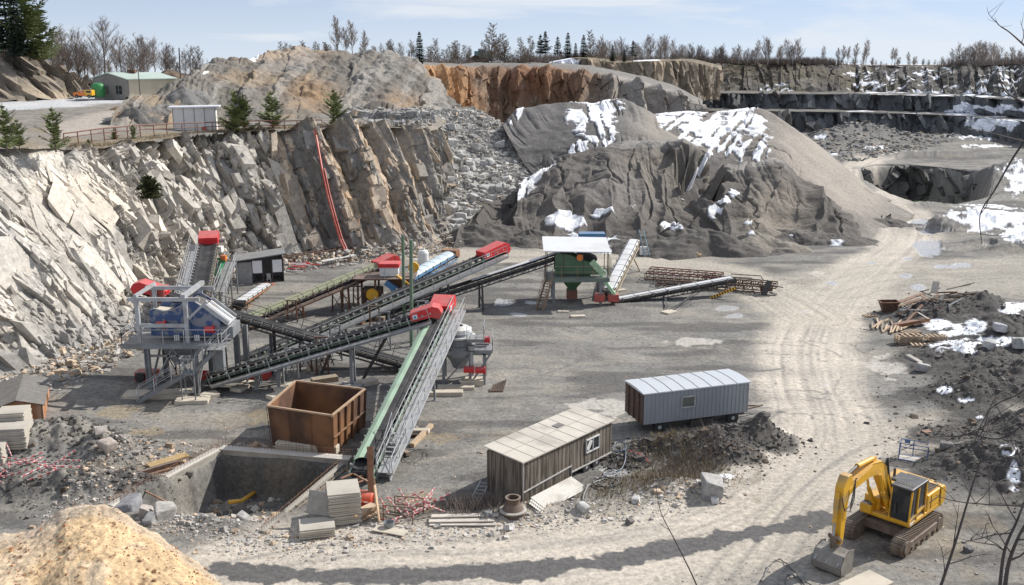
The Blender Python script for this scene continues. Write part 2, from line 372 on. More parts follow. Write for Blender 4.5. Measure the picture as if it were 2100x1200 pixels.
def build_floor():
    rows = np.concatenate([np.array([127, 135, 145, 160, 180, 200, 220, 240]), np.arange(256, 1280, 1.45), np.arange(1290, 1800, 25)])
    cols = np.concatenate([np.arange(-900, -110, 26), np.arange(-100, 2210, 2.15), np.arange(2215, 3000, 26)])
    v = (rows-600)/FPX; Yk = cp-v*sp; Zk = -sp-v*cp; t = -CAMZ/Zk; Y = (Yk*t)[:, None]
    X = ((cols-1050)/FPX)[None, :]*t[:, None]; Y = np.broadcast_to(Y, X.shape).copy()
    Z = floor_z(X, Y); P = np.stack([X, Y, Z], -1)
    x, y = X, Y
    n1 = fbm2(x, y, 9, 4, 31); n2 = fbm2(x, y, 1.6, 4, 37); n3 = fbm2(x*.45, y*1.3, 2.2, 5, 41); n4 = fbm2(x, y, .35, 3, 43)
    C = np.ones(X.shape+(3,))*np.array((.178, .170, .155))
    C = C*(1+.34*n1+.26*n2+.20*n4)[..., None]
    C = cmix(C, (.30, .27, .222), sstep(-.05, .4, n3)*.5)
    C = cmix(C, (.080, .076, .072), sstep(.0, .30, fbm2(x*.45, y*1.9, 3.2, 5, 47))*.75)
    C = cmix(C, (.26, .205, .13), sstep(.25, .55, fbm2(x, y, 3.0, 3, 53))*.35*sstep(75, 55, y))
    # sun-bleached haul roads
    for rd, w, c, a in ((road, 3.7, (.52, .465, .39), 1.0), (road2, 4.2, (.44, .395, .325), .9), (road3, 8, (.40, .365, .305), .7), (road4, 2.6, (.40, .36, .30), .75)):
        d, s_ = segdist(x, y, rd); dd = d + .9*n2 + 1.5*n1 + np.where(y < 50, -.6, 0)
        C = cmix(C, c, sstep(w+1.3, w-1.0, dd)*a*(.82+.25*n3))
        for k in range(7):
            off = (k-3)*w/4.0+.35*np.sin(s_*.06+k*2)
            C = cmix(C, (.17, .165, .155), np.exp(-((d-abs(off))/.12)**2)*.40*sstep(-.25, .35, fbm2(s_, d*.3, 6, 2, 60+k)))
    d, s_ = segdist(x, y, wet); C = cmix(C, (.085, .083, .083), sstep(.72, .55, d+.7*n2+.35*n4)*.95)
    # turning tracks in the yard
    rng = random.Random(4)
    for k in range(46):
        px, py = rng.uniform(1000, 1700), rng.uniform(600, 860); an = rng.uniform(-.25, .35)
        pts = [(px+i*rng.uniform(28, 45), py+i*i*rng.uniform(-1.5, 2.2)+i*an*14) for i in range(5)]
        def trk(d, s_, m): C[m] = cmix(C[m], (.10, .10, .10), np.exp(-(d/.13)**2)*.65*sstep(-.3, .2, n4[m]+n2[m]))
        near(x, y, gl(pts, n=3), .5, trk)
    alpha = np.ones_like(X)
    # puddles: (px, py, rx px, ry px)
    px, py = scr(np.stack([X, Y, np.maximum(Z, -.3)], -1)); pn = 3.0*fbm2(px, py*3, 30, 4, 71)/1.0
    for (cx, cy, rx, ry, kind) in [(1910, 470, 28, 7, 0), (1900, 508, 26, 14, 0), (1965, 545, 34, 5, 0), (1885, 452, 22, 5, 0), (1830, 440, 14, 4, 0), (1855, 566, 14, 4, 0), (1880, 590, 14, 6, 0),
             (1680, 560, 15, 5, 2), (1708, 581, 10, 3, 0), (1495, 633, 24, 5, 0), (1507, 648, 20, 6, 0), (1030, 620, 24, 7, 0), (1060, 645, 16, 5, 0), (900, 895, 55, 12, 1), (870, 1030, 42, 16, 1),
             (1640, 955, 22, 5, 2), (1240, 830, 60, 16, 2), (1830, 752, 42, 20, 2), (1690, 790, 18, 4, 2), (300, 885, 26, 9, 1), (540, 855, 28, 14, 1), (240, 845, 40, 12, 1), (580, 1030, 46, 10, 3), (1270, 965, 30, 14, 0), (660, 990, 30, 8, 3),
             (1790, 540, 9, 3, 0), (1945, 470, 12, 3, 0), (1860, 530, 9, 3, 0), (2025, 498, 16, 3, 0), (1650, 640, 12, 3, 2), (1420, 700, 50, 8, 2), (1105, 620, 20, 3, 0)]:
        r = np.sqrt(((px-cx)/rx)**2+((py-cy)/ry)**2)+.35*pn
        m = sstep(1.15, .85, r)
        col = {0: (.46, .46, .46), 1: (.27, .21, .12), 2: (.46, .43, .385), 3: (.10, .09, .07), 4: (.07, .12, .05)}[kind]  # pale grey puddles: the sky's reflection is put into the base colour
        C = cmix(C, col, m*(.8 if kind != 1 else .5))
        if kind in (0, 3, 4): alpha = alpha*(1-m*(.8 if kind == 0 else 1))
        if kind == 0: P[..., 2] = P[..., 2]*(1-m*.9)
    # dark spoil and snow on the east side
    he = np.zeros_like(X); 
    for (hx, hy, rx, ry, h, r) in heaps[:15]: he = np.maximum(he, np.exp(-(((x-hx)/rx)**2+((y-hy)/ry)**2)*.75))
    C = cmix(C, (.055, .051, .047), sstep(.15, .42, he+.35*n2)*.9)
    he2 = np.zeros_like(X)
    for (hx, hy, rx, ry, h, r) in heaps[21:31]: he2 = np.maximum(he2, np.exp(-(((x-hx)/rx)**2+((y-hy)/ry)**2)))
    C = cmix(C, (.15, .145, .14), sstep(.25, .7, he2+.3*n2)*.7)
    C = cmix(C, (.20, .17, .12), sstep(.1, .5, fbm2(x, y, 1.2, 4, 83))*.5*((px > 1050)&(px < 1560)&(py > 940)&(py < 1085)))
    sn = np.zeros_like(X); snn = np.abs(fbm2(x, y, 2.4, 5, 91))
    for (cx, cy, rx, ry, th) in [(1950, 690, 55, 30, .1), (2000, 668, 25, 14, .1), (1985, 712, 34, 18, .1), (2085, 632, 30, 12, .3), (2080, 962, 24, 42, .1), (2040, 950, 14, 10, 0), (2025, 447, 62, 22, .5), (2092, 478, 30, 14, .5), (1925, 665, 30, 10, .2), (2050, 770, 30, 10, .1), (2070, 930, 34, 16, .2), (1940, 800, 20, 8, .1), (2040, 700, 40, 10, .2),
             (2085, 365, 24, 30, .4), (1990, 820, 30, 7, -.1), (1488, 978, 16, 6, .2), (2010, 855, 10, 4, 0), (1800, 303, 22, 6, .2), (1707, 315, 14, 4, 0), (2020, 300, 60, 5, -.1), (2000, 280, 110, 14, -.45), (1690, 280, 30, 10, -.3), (2060, 345, 20, 6, 0)]:
        r = np.sqrt(((px-cx)/rx)**2+((py-cy)/ry)**2)
        sn = np.maximum(sn, sstep(.12, -.08, r-1-th+2.1*snn))
    C = cmix(C, SNOW, sn); alpha = np.maximum(alpha, sn)
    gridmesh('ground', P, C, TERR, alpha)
build_floor()
_gx, _gy = np.arange(-48, 66, .25), np.arange(28, 118, .25); _gz = floor_z(*np.meshgrid(_gx, _gy))
def ground_at(x, y):
    fx, fy = (x+48)/.25, (y-28)/.25; i, j = int(fx), int(fy)
    if not (0 <= i < len(_gx)-1 and 0 <= j < len(_gy)-1): return float(floor_z(np.array([[float(x)]]), np.array([[float(y)]]))[0, 0])
    u, v = fx-i, fy-j
    return float((_gz[j, i]*(1-u)+_gz[j, i+1]*u)*(1-v)+(_gz[j+1, i]*(1-u)+_gz[j+1, i+1]*u)*v)

# ---- lofted sheets
def crom(P, n):
    """resample control points (m, k) to n samples, uniform in index"""
    m = len(P); t = np.linspace(0, m-1, n); i = np.minimum(t.astype(int), m-2); f = (t-i)[:, None]
    p0, p1, p2, p3 = P[np.maximum(i-1, 0)], P[i], P[i+1], P[np.minimum(i+2, m-1)]
    c = .5*((2*p1)+(-p0+p2)*f+(2*p0-5*p1+4*p2-p3)*f*f+(-p0+3*p1-3*p2+p3)*f**3)
    l_ = p1*(1-f)+p2*f
    return .55*c+.45*l_
def W(pt):
    if len(pt) == 2: g = G(pt[0], pt[1]); return (g.x, g.y, -.6)
    if pt[2] is None: return tuple(G(pt[0], pt[1], pt[3]))
    return tuple(D(pt[0], pt[1], pt[2]))
def loft(rows, nu, nvs, blur=0):
    Rw = [crom(np.array([W(p) for p in r]), nu) for r in rows]
    out = []
    for i, nv in enumerate(nvs):
        t = np.linspace(0, 1, nv, endpoint=(i == len(nvs)-1))[:, None, None]
        out.append(Rw[i][None]*(1-t)+Rw[i+1][None]*t)
    P = np.concatenate(out, 0)
    for _ in range(blur):
        P[1:-1] = .25*P[:-2]+.5*P[1:-1]+.25*P[2:]
    return P
def normals(P):
    du = np.gradient(P, axis=1); dv = np.gradient(P, axis=0); N = np.cross(du, dv)
    N /= np.linalg.norm(N, axis=-1, keepdims=True)+1e-9
    return N
def facing(P, N):   # outward = towards the yard / up
    f = np.where((N[..., 1]-N[..., 2]*.6) > 0, -1., 1.)
    return N*(1 if np.mean(f) > 0 else -1)
def arclen(P):
    mid = P[P.shape[0]//2]; d = np.linalg.norm(np.diff(mid[:, :2], axis=0), axis=1); s_ = np.concatenate([[0], np.cumsum(d)])
    return np.broadcast_to(s_[None], P.shape[:2]).copy()
def facets(s_, h, shear, su, sv, amp, tilt, seed, skew=0.0, jit=.9):
    """broken-rock displacement: every cell a tilted flat block"""
    u = (s_+shear*h)/su; v = (h+skew*s_)/sv
    f1, ed, r1, r2, r3, ou, ov = vor2(u, v, seed, jit)
    return amp*((r1-.5)+tilt*((r2-.5)*2*ou+(r3-.5)*1.2*ov)), ed, r1

# ---- angular joint blocks set into a rock face
BLKM = None
def block_mesh(name, pos, T, S, N, size, cols, rs, sk=.35):
    n = len(pos); box = np.array([(x, y, z) for z in (-1, 1) for y in (-1, 1) for x in (-1, 1)], float)*.5
    B = np.repeat(box[None], n, 0)+rs.uniform(-.13, .13, (n, 8, 3)); B[:, :, 0] += rs.uniform(-sk, sk, (n, 1))*B[:, :, 1]; B[:, 4:, :2] *= rs.uniform(.55 if sk > .1 else .85, 1.0, (n, 1, 2))
    B = B*size[:, None, :]
    V = pos[:, None]+B[..., 0:1]*T[:, None]+B[..., 1:2]*S[:, None]+B[..., 2:3]*N[:, None]
    q = np.array([(0, 2, 3, 1), (4, 5, 7, 6), (0, 1, 5, 4), (2, 6, 7, 3), (0, 4, 6, 2), (1, 3, 7, 5)]); idx = (q[None]+np.arange(n)[:, None, None]*8).reshape(-1)
    me = bpy.data.meshes.new(name); me.vertices.add(n*8); me.vertices.foreach_set('co', V.reshape(-1).astype(np.float32)); me.loops.add(len(idx)); me.loops.foreach_set('vertex_index', idx.astype(np.int32)); me.polygons.add(n*6); me.polygons.foreach_set('loop_start', (np.arange(n*6)*4).astype(np.int32)); me.polygons.foreach_set('use_smooth', np.zeros(n*6, bool)); me.update(calc_edges=True)
    ca = me.color_attributes.new('Col', 'FLOAT_COLOR', 'POINT'); cc = np.ones((n, 8, 4)); cc[..., :3] = np.clip(cols, .02, .9)[:, None, :]; ca.data.foreach_set('color', cc.reshape(-1).astype(np.float32)); me.materials.append(ROCKM)
    o = bpy.data.objects.new(name, me); COL.objects.link(o); o['kind'] = 'structure'; return o
def nrm(a): return a/(np.linalg.norm(a, axis=-1, keepdims=True)+1e-9)
def cliff_blocks(P, C, N, h, slab, mid_, fin, fr):
    rs = np.random.RandomState(3); nv, nu = P.shape[:2]
    def pick(n, w):
        i = rs.randint(int(nv*.04), int(nv*.955), n); j = rs.randint(0, nu, n); k = rs.rand(n) < w[i, j]; return i[k], j[k]
    up = np.array((0, 0, 1.)); cl = .5+.5*fbm3(P, 5, 3, 87)*2
    calm = sstep(.45, .36, np.linspace(0, 1, nu)[None]+.25*fbm3(P, 6, 3, 88))*sstep(.22, .45, np.linspace(0, 1, nv))[:, None]
    for (cnt, w, sz, dip, sk, var, dep) in ((2200, slab*sstep(.35, .75, cl)*(1-.8*calm), (2.5, .60, .5), -.55, .5, .14, .30), (6500, slab*sstep(.45, .85, 1-cl*.6)*(1-.75*calm), (.7, .3, .3), -.5, .4, .2, .2),
                                  (260, calm*slab, (4.4, 2.2, .3), -.6, .08, .05, .47), (1300, mid_, (2.3, .9, .8), -.25, .4, .3, .28), (9500, mid_*sstep(.2, .7, cl)+mid_*.3, (.6, .34, .38), -.12, .35, .3, .2),
                                  (500, fin*(fr < .6), (1.8, 1.2, .6), -.12, .1, .2, .36), (6500, fin*(fr < .62)*sstep(.35, .85, cl), (.55, .4, .35), -.1, .25, .25, .22), (1300, fin*(fr > .62)*(fr < .97), (3.4, .42, .5), -.16, .12, .12, .3)):
        i, j = pick(cnt, np.clip(w, 0, 1)); p = P[i, j]; nn = nrm(N[i, j]+rs.normal(0, .12, (len(i), 3))); s_ = nrm(np.cross(up[None], nn)); s_ = np.where((s_[:, :1] > 0), s_, -s_)
        u_ = nrm(np.cross(nn, s_)); u_ = np.where(u_[:, 2:3] > 0, u_, -u_); t = nrm(u_+(dip+rs.normal(0, .10, (len(i), 1)))*s_); s2 = nrm(np.cross(t, nn))
        k = np.clip(rs.lognormal(0, .38, (len(i), 1)), .45, 1.25 if sz[0] > 4 else 2.0); size = np.array(sz)[None]*k*rs.uniform(.7, 1.3, (len(i), 3))
        size = size*np.clip((nv*.975-i)/(nv*.16), .3, 1)[:, None]
        c = C[i, j]*(1+rs.uniform(-var, var, (len(i), 1))); block_mesh('rock_wall_blocks', p-nn*size[:, 2:3]*dep, t, s2, nn, size, c, rs, sk)
# ---- left rock wall
def build_cliff():
    base = [(-420, 1000), (-250, 880), (-80, 800), (60, 755), (150, 715), (240, 672), (330, 620), (410, 572), (480, 545), (560, 532), (640, 524), (720, 515), (790, 508), (850, 498), (890, 482), (905, 455), (900, 430)]
    tops = [(-760, 380, 58), (-520, 350, 64), (-330, 325, 68), (-160, 312, 74), (-10, 308, 80), (100, 302, 87), (205, 300, 95), (300, 288, 106), (390, 276, 113), (480, 268, 117), (570, 264, 120), (650, 262, 122), (720, 258, 124.5), (785, 258, 127), (840, 262, 130), (868, 272, 136), (880, 285, 142)]
    b = [W(p) for p in base]; t = [W(p) for p in tops]
    mid = [tuple(np.array(p)*.45+np.array(q)*.55+np.array((.9, -.9, -.4))*1.0) for p, q in zip(b, t)]
    nu, nv = 1150, 360
    Rw = [crom(np.array(r), nu) for r in (b, mid, t)]
    tt = np.linspace(0, 2, nv)
    P = np.stack([Rw[min(int(q), 1)]*(1-(q-min(int(q), 1)))+Rw[min(int(q), 1)+1]*(q-min(int(q), 1)) for q in tt], 0)
    for _ in range(40): P[1:-1] = .25*P[:-2]+.5*P[1:-1]+.25*P[2:]
    # extend with the rounded lip onto the ledge behind
    N = facing(P, normals(P)); s_ = arclen(P); h = P[..., 2]
    S = s_/s_.max(); colt = np.linspace(0, 16, nu)[None]*np.ones((nv, 1))
    slab = sstep(6.9, 5.6, colt); mid_ = sstep(5.3, 6.4, colt)*sstep(10.0, 9.4, colt); fin = sstep(9.4, 10.0, colt)
    wob = 1.3*fbm3(P, 5, 3, 5)
    d1, e1, r1 = facets(s_+wob, h, .50, 4.6, 12.0, 1.2, .55, 11)
    d2, e2, r2 = facets(s_+wob*.6, h, .55, 1.6, 5.4, .75, .6, 12)
    d3, e3, r3 = facets(s_, h, .5, .6, 1.5, .36, .9, 13)
    d4, e4, r4 = facets(s_, h, .6, .22, .4, .06, 1.6, 14)
    ck1 = np.exp(-(np.abs(noise2((s_+.5*h+1.2*wob)/3.4, (h-.25*s_)/9.0, 61))/.035)**2); ck2 = np.exp(-(np.abs(noise2((s_+.45*h+.8*wob)/1.3, (h+.2*s_)/2.4, 62))/.05)**2)*sstep(-.1, .25, fbm3(P, 5, 3, 63)); ck = np.maximum(ck1, .5*ck2); ckm = sstep(.10, .02, facets(s_+wob*.5, h, .2, 1.2, 1.7, 1.5, .9, 22, .15, .6)[1])
    calm = sstep(3.4, 2.2, colt)*sstep(.35, .6, h/15.5+.1*wob)
    sl = (d1*.9+d2*.8*sstep(-.25, .15, fbm3(P, 7, 3, 17))+d3*.9*sstep(-.2, .2, fbm3(P, 4, 3, 18)))*(1-.75*calm)+d4
    m1, f1, q1 = facets(s_+wob, h, .25, 3.2, 5.0, 2.6, .8, 21, 0, .7)
    m2, f2, q2 = facets(s_+wob*.5, h, .2, 1.2, 1.7, 1.5, .9, 22, .15, .6)
    m3, f3, q3 = facets(s_, h, .35, .36, .62, .55, 1.4, 23, .2, .6)
    md = m1*.8+m2*.9+m3*1.1
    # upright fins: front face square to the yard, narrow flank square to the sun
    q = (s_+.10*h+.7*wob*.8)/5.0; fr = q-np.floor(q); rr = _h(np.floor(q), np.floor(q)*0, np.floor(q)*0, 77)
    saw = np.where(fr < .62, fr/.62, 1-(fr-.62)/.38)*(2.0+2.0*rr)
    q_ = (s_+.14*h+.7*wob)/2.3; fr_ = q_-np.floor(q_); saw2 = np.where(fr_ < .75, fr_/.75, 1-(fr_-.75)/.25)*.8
    k1, g1, w1 = facets(s_, h, .12, 1.5, 1.6, 1.0, .6, 33, 0, .45)
    ckf = sstep(.10, .02, g1)*(fr < .60)
    fn = saw-1.0+saw2*.6+k1*.35*(fr < .62)+m3*.25
    disp = sl*slab+md*mid_+fn*fin-.55*ck*slab-.5*ckm*mid_-.0*ckf*fin+.8*fbm3(P, 9, 2, 15)
    soft = sstep(-.1, .5, fbm3(P, 6, 3, 16)); disp = disp*(1-.0*soft)
    edge = sstep(0, .06, np.linspace(0, 1, nv))[:, None]
    disp = disp*(.35+.65*edge)
    apr = sstep(.2, .0, np.linspace(0, 1, nv))[:, None]*(1+.6*fbm3(P, 4, 3, 19))   # scree at the foot
    P = P+N*(disp*(1-.5*apr))[..., None] + np.array((.75, -.75, .1))*(apr*2.6)[..., None]
    # colour of the stone, with the shade of the fin fronts painted in
    C = np.ones(P.shape)*np.array((.52, .48, .42))
    a = fbm3(P, 5, 4, 51); b_ = fbm3(P, 1.2, 4, 52)
    C = cmix(C, (.60, .53, .435), sstep(-.1, .35, a)*.8*slab)
    C = cmix(C, (.36, .345, .32), sstep(.05, .45, -a)*.7)
    C = cmix(C, (.19, .178, .16), (mid_*.45*np.clip(.2+q1*1.2, 0, 1)+fin*.92))  # fin fronts darkened: their shade is put into the colour
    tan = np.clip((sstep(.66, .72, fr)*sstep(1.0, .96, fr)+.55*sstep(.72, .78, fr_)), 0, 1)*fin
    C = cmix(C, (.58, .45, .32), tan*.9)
    C = cmix(C, (.55, .36, .17), sstep(.32, .6, fbm3(P, (6, 6, 3), 3, 58))*slab*.45*sstep(7, 1.5, h))
    C = cmix(C, (.30, .25, .19), sstep(.4, .65, fbm3(P, 3, 3, 59))*.4)
    blk = np.clip(.80+.45*r2*slab+.45*q2*(1-slab), .6, 1.3); C = C*blk[..., None]*(1+.22*b_)[..., None]
    for e in (e1, ): C = C*(1-.45*sstep(.05, .0, e)*slab)[..., None]
    C = C*(1-.35*sstep(.04, 0., e2)*slab-.5*ck1*slab)[..., None]
    C = C*(1-.3*sstep(.09, 0.02, f2)*mid_)[..., None]
    C = cmix(C, (.24, .232, .22), apr*(.8+.3*b_))
    lip = sstep(.955, .99, np.linspace(0, 1, nv)[:, None]+.025*b_); C = cmix(C, (.20, .17, .125), lip*.8)
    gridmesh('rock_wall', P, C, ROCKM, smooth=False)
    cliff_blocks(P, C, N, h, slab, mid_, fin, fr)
    return [tuple(x) for x in Rw[2][::24]], P
cliff_top, CLIFFP = build_cliff()

def sheet(name, rows, nu, nvs, fn, blur=6, mat=None, smooth=True, kind='structure'):
    P = loft(rows, nu, nvs, blur); N = facing(P, normals(P)); s_ = arclen(P)
    v = np.linspace(0, 1, P.shape[0])[:, None]*np.ones((1, nu)); u = np.linspace(0, 1, nu)[None]*np.ones((P.shape[0], 1))
    disp, C = fn(P, s_, u, v)
    P2 = P+N*disp[..., None]
    return gridmesh(name, P2, C, mat or TERR, smooth=smooth, kind=kind), P2
def snowmask(P, blobs, sc=2.2, seed=5, thr=1.0, str_=(1, 1, 1)):
    px, py = scr(P); m = np.zeros(px.shape); n = np.abs(fbm3(P*np.array(str_), sc, 5, seed))
    for (cx, cy, rx, ry, rot) in blobs:
        c, s = math.cos(rot), math.sin(rot); a = ((px-cx)*c+(py-cy)*s)/rx; b = (-(px-cx)*s+(py-cy)*c)/ry
        m = np.maximum(m, sstep(.08, -.06, np.sqrt(a*a+b*b)-1+thr*1.9*n-.25))
    return m

# ---- ledge above the rock wall, with the access road
def ledge_fn(P, s_, u, v):
    x, y = P[..., 0], P[..., 1]; px, py = scr(P)
    d = .35*fbm2(x, y, 5, 4, 101)
    n2 = fbm2(x, y, 2.5, 4, 102)
    C = np.ones(P.shape)*np.array((.20, .18, .155))*(1+.35*n2+.3*fbm2(x, y, .7, 3, 103))[..., None]
    C = cmix(C, (.22, .17, .10), sstep(-.1, .3, fbm2(x, y, 4, 3, 104))*.7*sstep(235, 262, py))
    dr, _ = segdist(px, py*3, [(-300, 690), (0, 660), (120, 640), (260, 603), (340, 590)]); C = cmix(C, (.46, .46, .46), sstep(34, 18, dr+6*n2))
    dr, _ = segdist(px, py*2, [(130, 540), (190, 505), (260, 470), (330, 440)]); C = cmix(C, (.38, .34, .29), sstep(46, 22, dr+10*n2)*.8)
    mk = np.exp(-(((px-285)/62)**2+((py-243)/20)**2)); 
    return d, C
lg = []
for k, (f, zz) in enumerate(((0, 0), (.35, 0), (.7, 0), (1, 0))):
    pass
led_rows = [[(-760, 385, 58), (-330, 328, 67), (-10, 311, 79), (205, 302, 94), (390, 278, 112), (570, 266, 119), (720, 260, 123.5), (840, 263, 129), (890, 290, 141)],
            [(-760, 330, 80), (-330, 290, 88), (-10, 272, 103), (205, 268, 112), (390, 258, 126), (570, 252, 130), (720, 247, 134), (840, 246, 140), (900, 262, 150)],
            [(-700, 262, 130), (-300, 246, 135), (0, 236, 145), (205, 232, 150), (390, 236, 150), (570, 240, 146), (720, 238, 150), (840, 238, 156), (930, 240, 165)],
            [(-700, 215, 200), (-300, 208, 200), (0, 204, 205), (190, 203, 205), (330, 205, 200), (480, 215, 180), (680, 225, 170), (800, 225, 170), (930, 230, 175)],
            [(-700, 188, 250), (-300, 186, 250), (0, 186, 250), (190, 184, 250), (330, 182, 250), (480, 190, 240), (680, 200, 235), (800, 200, 240), (930, 205, 240)]]
sheet('ledge', led_rows, 620, [60, 80, 90, 40], ledge_fn, blur=3)

# ---- rocky knoll at the far left with conifers on it
def knoll_fn(P, s_, u, v):
    h = P[..., 2]
    d1, e1, r1 = facets(s_, h, .9, 5, 9, 1.8, 1.2, 121); d2, e2, r2 = facets(s_, h, .9, 1.5, 3.4, .7, 1.4, 122)
    C = np.ones(P.shape)*np.array((.20, .168, .132))*(.75+.5*r2)[..., None]*(1+.3*fbm3(P, 2, 4, 123))[..., None]
    C = cmix(C, (.14, .105, .07), sstep(.66, .85, v+.2*fbm3(P, 4, 3, 124))*.8)
    C = cmix(C, (.42, .34, .24), sstep(.30, .1, v)*.6*sstep(0, .3, fbm3(P, 4, 2, 125)))
    return d1+d2*sstep(0, .1, v), C
kn = [[(-700, 222, 190), (-300, 216, 190), (-60, 212, 192), (40, 208, 195), (110, 206, 200), (150, 204, 206), (185, 200, 216), (205, 194, 235)],
      [(-700, 160, 205), (-300, 150, 205), (-60, 160, 203), (30, 165, 205), (95, 165, 208), (140, 170, 214), (172, 178, 224), (200, 184, 242)],
      [(-700, 40, 225), (-300, 60, 222), (-60, 92, 220), (20, 105, 220), (70, 120, 222), (110, 130, 228), (150, 150, 236), (190, 172, 250)],
      [(-700, 20, 270), (-300, 40, 262), (-60, 82, 262), (20, 98, 262), (70, 118, 262), (110, 128, 264), (150, 148, 270), (190, 170, 280)]]
sheet('rocky_knoll', kn, 260, [60, 70, 20], knoll_fn, blur=5, mat=ROCKM, smooth=False)

# ---- earth hills behind the ledge
def hill_fn(P, s_, u, v):
    h = P[..., 2]; px, py = scr(P)
    wp = 2.5*fbm3(P, 8, 3, 138)
    st = noise2((s_-h*1.1+wp)/1.9, h*.10, 131)*.5+noise2((s_-h*.9+wp)/.7, h*.22, 132)*.3
    st = st*(.25+.75*sstep(-.2, .4, fbm3(P, 12, 3, 139)))
    dd1, de1, dr1 = facets(s_+wp, h, -.8, 5, 8, 1.5, 1.3, 141)
    d = (.6*st+1.6*fbm3(P, 9, 4, 133)+1.4*np.abs(fbm3(P, 3.0, 5, 134))+.35*dd1)*sstep(0, .06, v)
    C = np.ones(P.shape)*np.array((.150, .137, .118))*(.85+.3*dr1+.35*st+.35*fbm3(P, 2, 4, 135))[..., None]
    C = cmix(C, (.33, .23, .13), sstep(.12, .5, fbm3(P, (14, 14, 6), 3, 136)+.5*st)*.5)
    C = cmix(C, (.34, .22, .12), np.exp(-(((px-570)/90)**2+((py-112)/16)**2))*.8)
    C = cmix(C, (.40, .23, .10), np.exp(-(((px-640)/60)**2+((py-195)/22)**2))*.5+np.exp(-(((px-825)/40)**2+((py-212)/20)**2))*.4)
    C = cmix(C, (.36, .34, .31), sstep(.1, .45, noise2((s_-h*1.1+wp)/3.2, h*.08, 137))*.4)
    C = cmix(C, SNOW, snowmask(P, [(522, 118, 14, 7, -.6), (420, 160, 9, 3, -.5)], 3))
    return d, C
hl = [[(225, 262, 118), (330, 262, 122), (400, 258, 128), (520, 252, 133), (620, 250, 138), (720, 246, 142), (800, 243, 148), (870, 240, 158), (950, 240, 165)],
      [(240, 225, 128), (335, 232, 134), (410, 222, 148), (520, 205, 158), (620, 205, 162), (720, 205, 164), (800, 210, 166), (870, 215, 172), (945, 225, 178)],
      [(262, 206, 134), (345, 182, 152), (420, 166, 164), (515, 160, 172), (620, 150, 178), (720, 150, 180), (800, 155, 182), (860, 170, 186), (935, 210, 190)],
      [(285, 212, 140), (360, 180, 158), (440, 128, 178), (515, 124, 186), (570, 101, 198), (700, 112, 198), (800, 114, 198), (862, 134, 198), (925, 206, 196)],
      [(300, 225, 155), (370, 205, 190), (450, 160, 215), (515, 150, 220), (580, 130, 230), (700, 135, 230), (800, 138, 230), (875, 160, 225), (930, 212, 215)]]
sheet('earth_hill', hl, 460, [40, 70, 60, 20], hill_fn, blur=8)

# ---- blasted rock slope between the wall and the spoil heaps
def tal_fn(P, s_, u, v):
    d = 1.0*fbm3(P, 6, 4, 141)+.35*np.abs(fbm3(P, 1.3, 4, 142))
    C = np.ones(P.shape)*np.array((.27, .26, .245))*(1+.3*fbm3(P, 1.5, 4, 143))[..., None]
    C = cmix(C, (.19, .15, .12), sstep(.1, .5, fbm3(P, 8, 3, 144))*.8)
    return d, C
tl = [[(860, 505, 122), (910, 495, 123.5), (960, 490, 125), (1010, 485, 126), (1060, 472, 129), (1110, 440, 134)],
      [(850, 400, 132), (900, 400, 134), (960, 400, 136), (1020, 395, 138), (1070, 385, 140), (1115, 375, 142)],
      [(800, 300, 142), (870, 300, 146), (940, 300, 150), (1010, 305, 152), (1065, 320, 152), (1115, 338, 150)],
      [(690, 238, 148), (790, 232, 156), (890, 225, 163), (965, 228, 166), (1030, 262, 164), (1125, 325, 158)],
      [(690, 232, 165), (790, 226, 175), (890, 222, 180), (965, 228, 182), (1040, 262, 182), (1140, 325, 175)]]
_, TALP = sheet('talus_slope', tl, 420, [110, 90, 70, 20], tal_fn, blur=6)

# ---- orange wall and rim behind
def or_fn(P, s_, u, v):
    h = P[..., 2]; px, py = scr(P)
    q = s_/6.5+.3*fbm3(P, 8, 3, 151); fr = q-np.floor(q); saw = np.where(fr < .7, fr/.7, 1-(fr-.7)/.3)
    d1, e1, r1 = facets(s_, h, .1, 3.5, 6, 1.6, 1.2, 152); d2, e2, r2 = facets(s_, h, .1, 1.2, 2.4, .7, 1.4, 153)
    C = np.ones(P.shape)*np.array((.20, .13, .085))*(.8+.4*r2)[..., None]*(1+.4*fbm3(P, 3, 4, 154))[..., None]
    C = cmix(C, (.42, .235, .11), sstep(1010, 900, px+40*fbm3(P, 6, 3, 155))*.85)
    C = cmix(C, (.25, .12, .06), np.exp(-(((px-1100)/70)**2+((py-170)/50)**2))*.8)
    C = cmix(C, (.34, .27, .2), sstep(.1, .5, fbm3(P, (3, 3, 14), 3, 158))*.5)
    C = cmix(C, (.30, .29, .27), sstep(1190, 1290, px)*.75)
    C = cmix(C, (.185, .175, .16), sstep(.74, .82, v+.05*fbm3(P, 5, 3, 157)))
    return (saw*2.6+.7*d1+.7*d2)*sstep(.78, .60, v)+.5*fbm3(P, 5, 3, 156), C
og = [[(860, 262, 205), (930, 262, 210), (1010, 262, 222), (1110, 258, 224), (1200, 250, 220), (1290, 250, 222), (1380, 262, 230), (1440, 272, 240)],
      [(868, 138, 214), (940, 146, 222), (1020, 145, 232), (1110, 146, 228), (1210, 156, 225), (1290, 170, 226), (1370, 195, 232), (1440, 222, 242)],
      [(868, 128, 224), (940, 132, 232), (1020, 131, 240), (1110, 132, 236), (1210, 140, 236), (1295, 155, 240), (1375, 178, 246), (1440, 205, 254)],
      [(868, 126, 300), (940, 128, 300), (1020, 127, 300), (1110, 127, 300), (1210, 132, 290), (1295, 150, 280), (1375, 172, 280), (1440, 205, 280)]]
sheet('orange_rock_wall', og, 420, [100, 30, 20], or_fn, blur=3, mat=ROCKM, smooth=False)

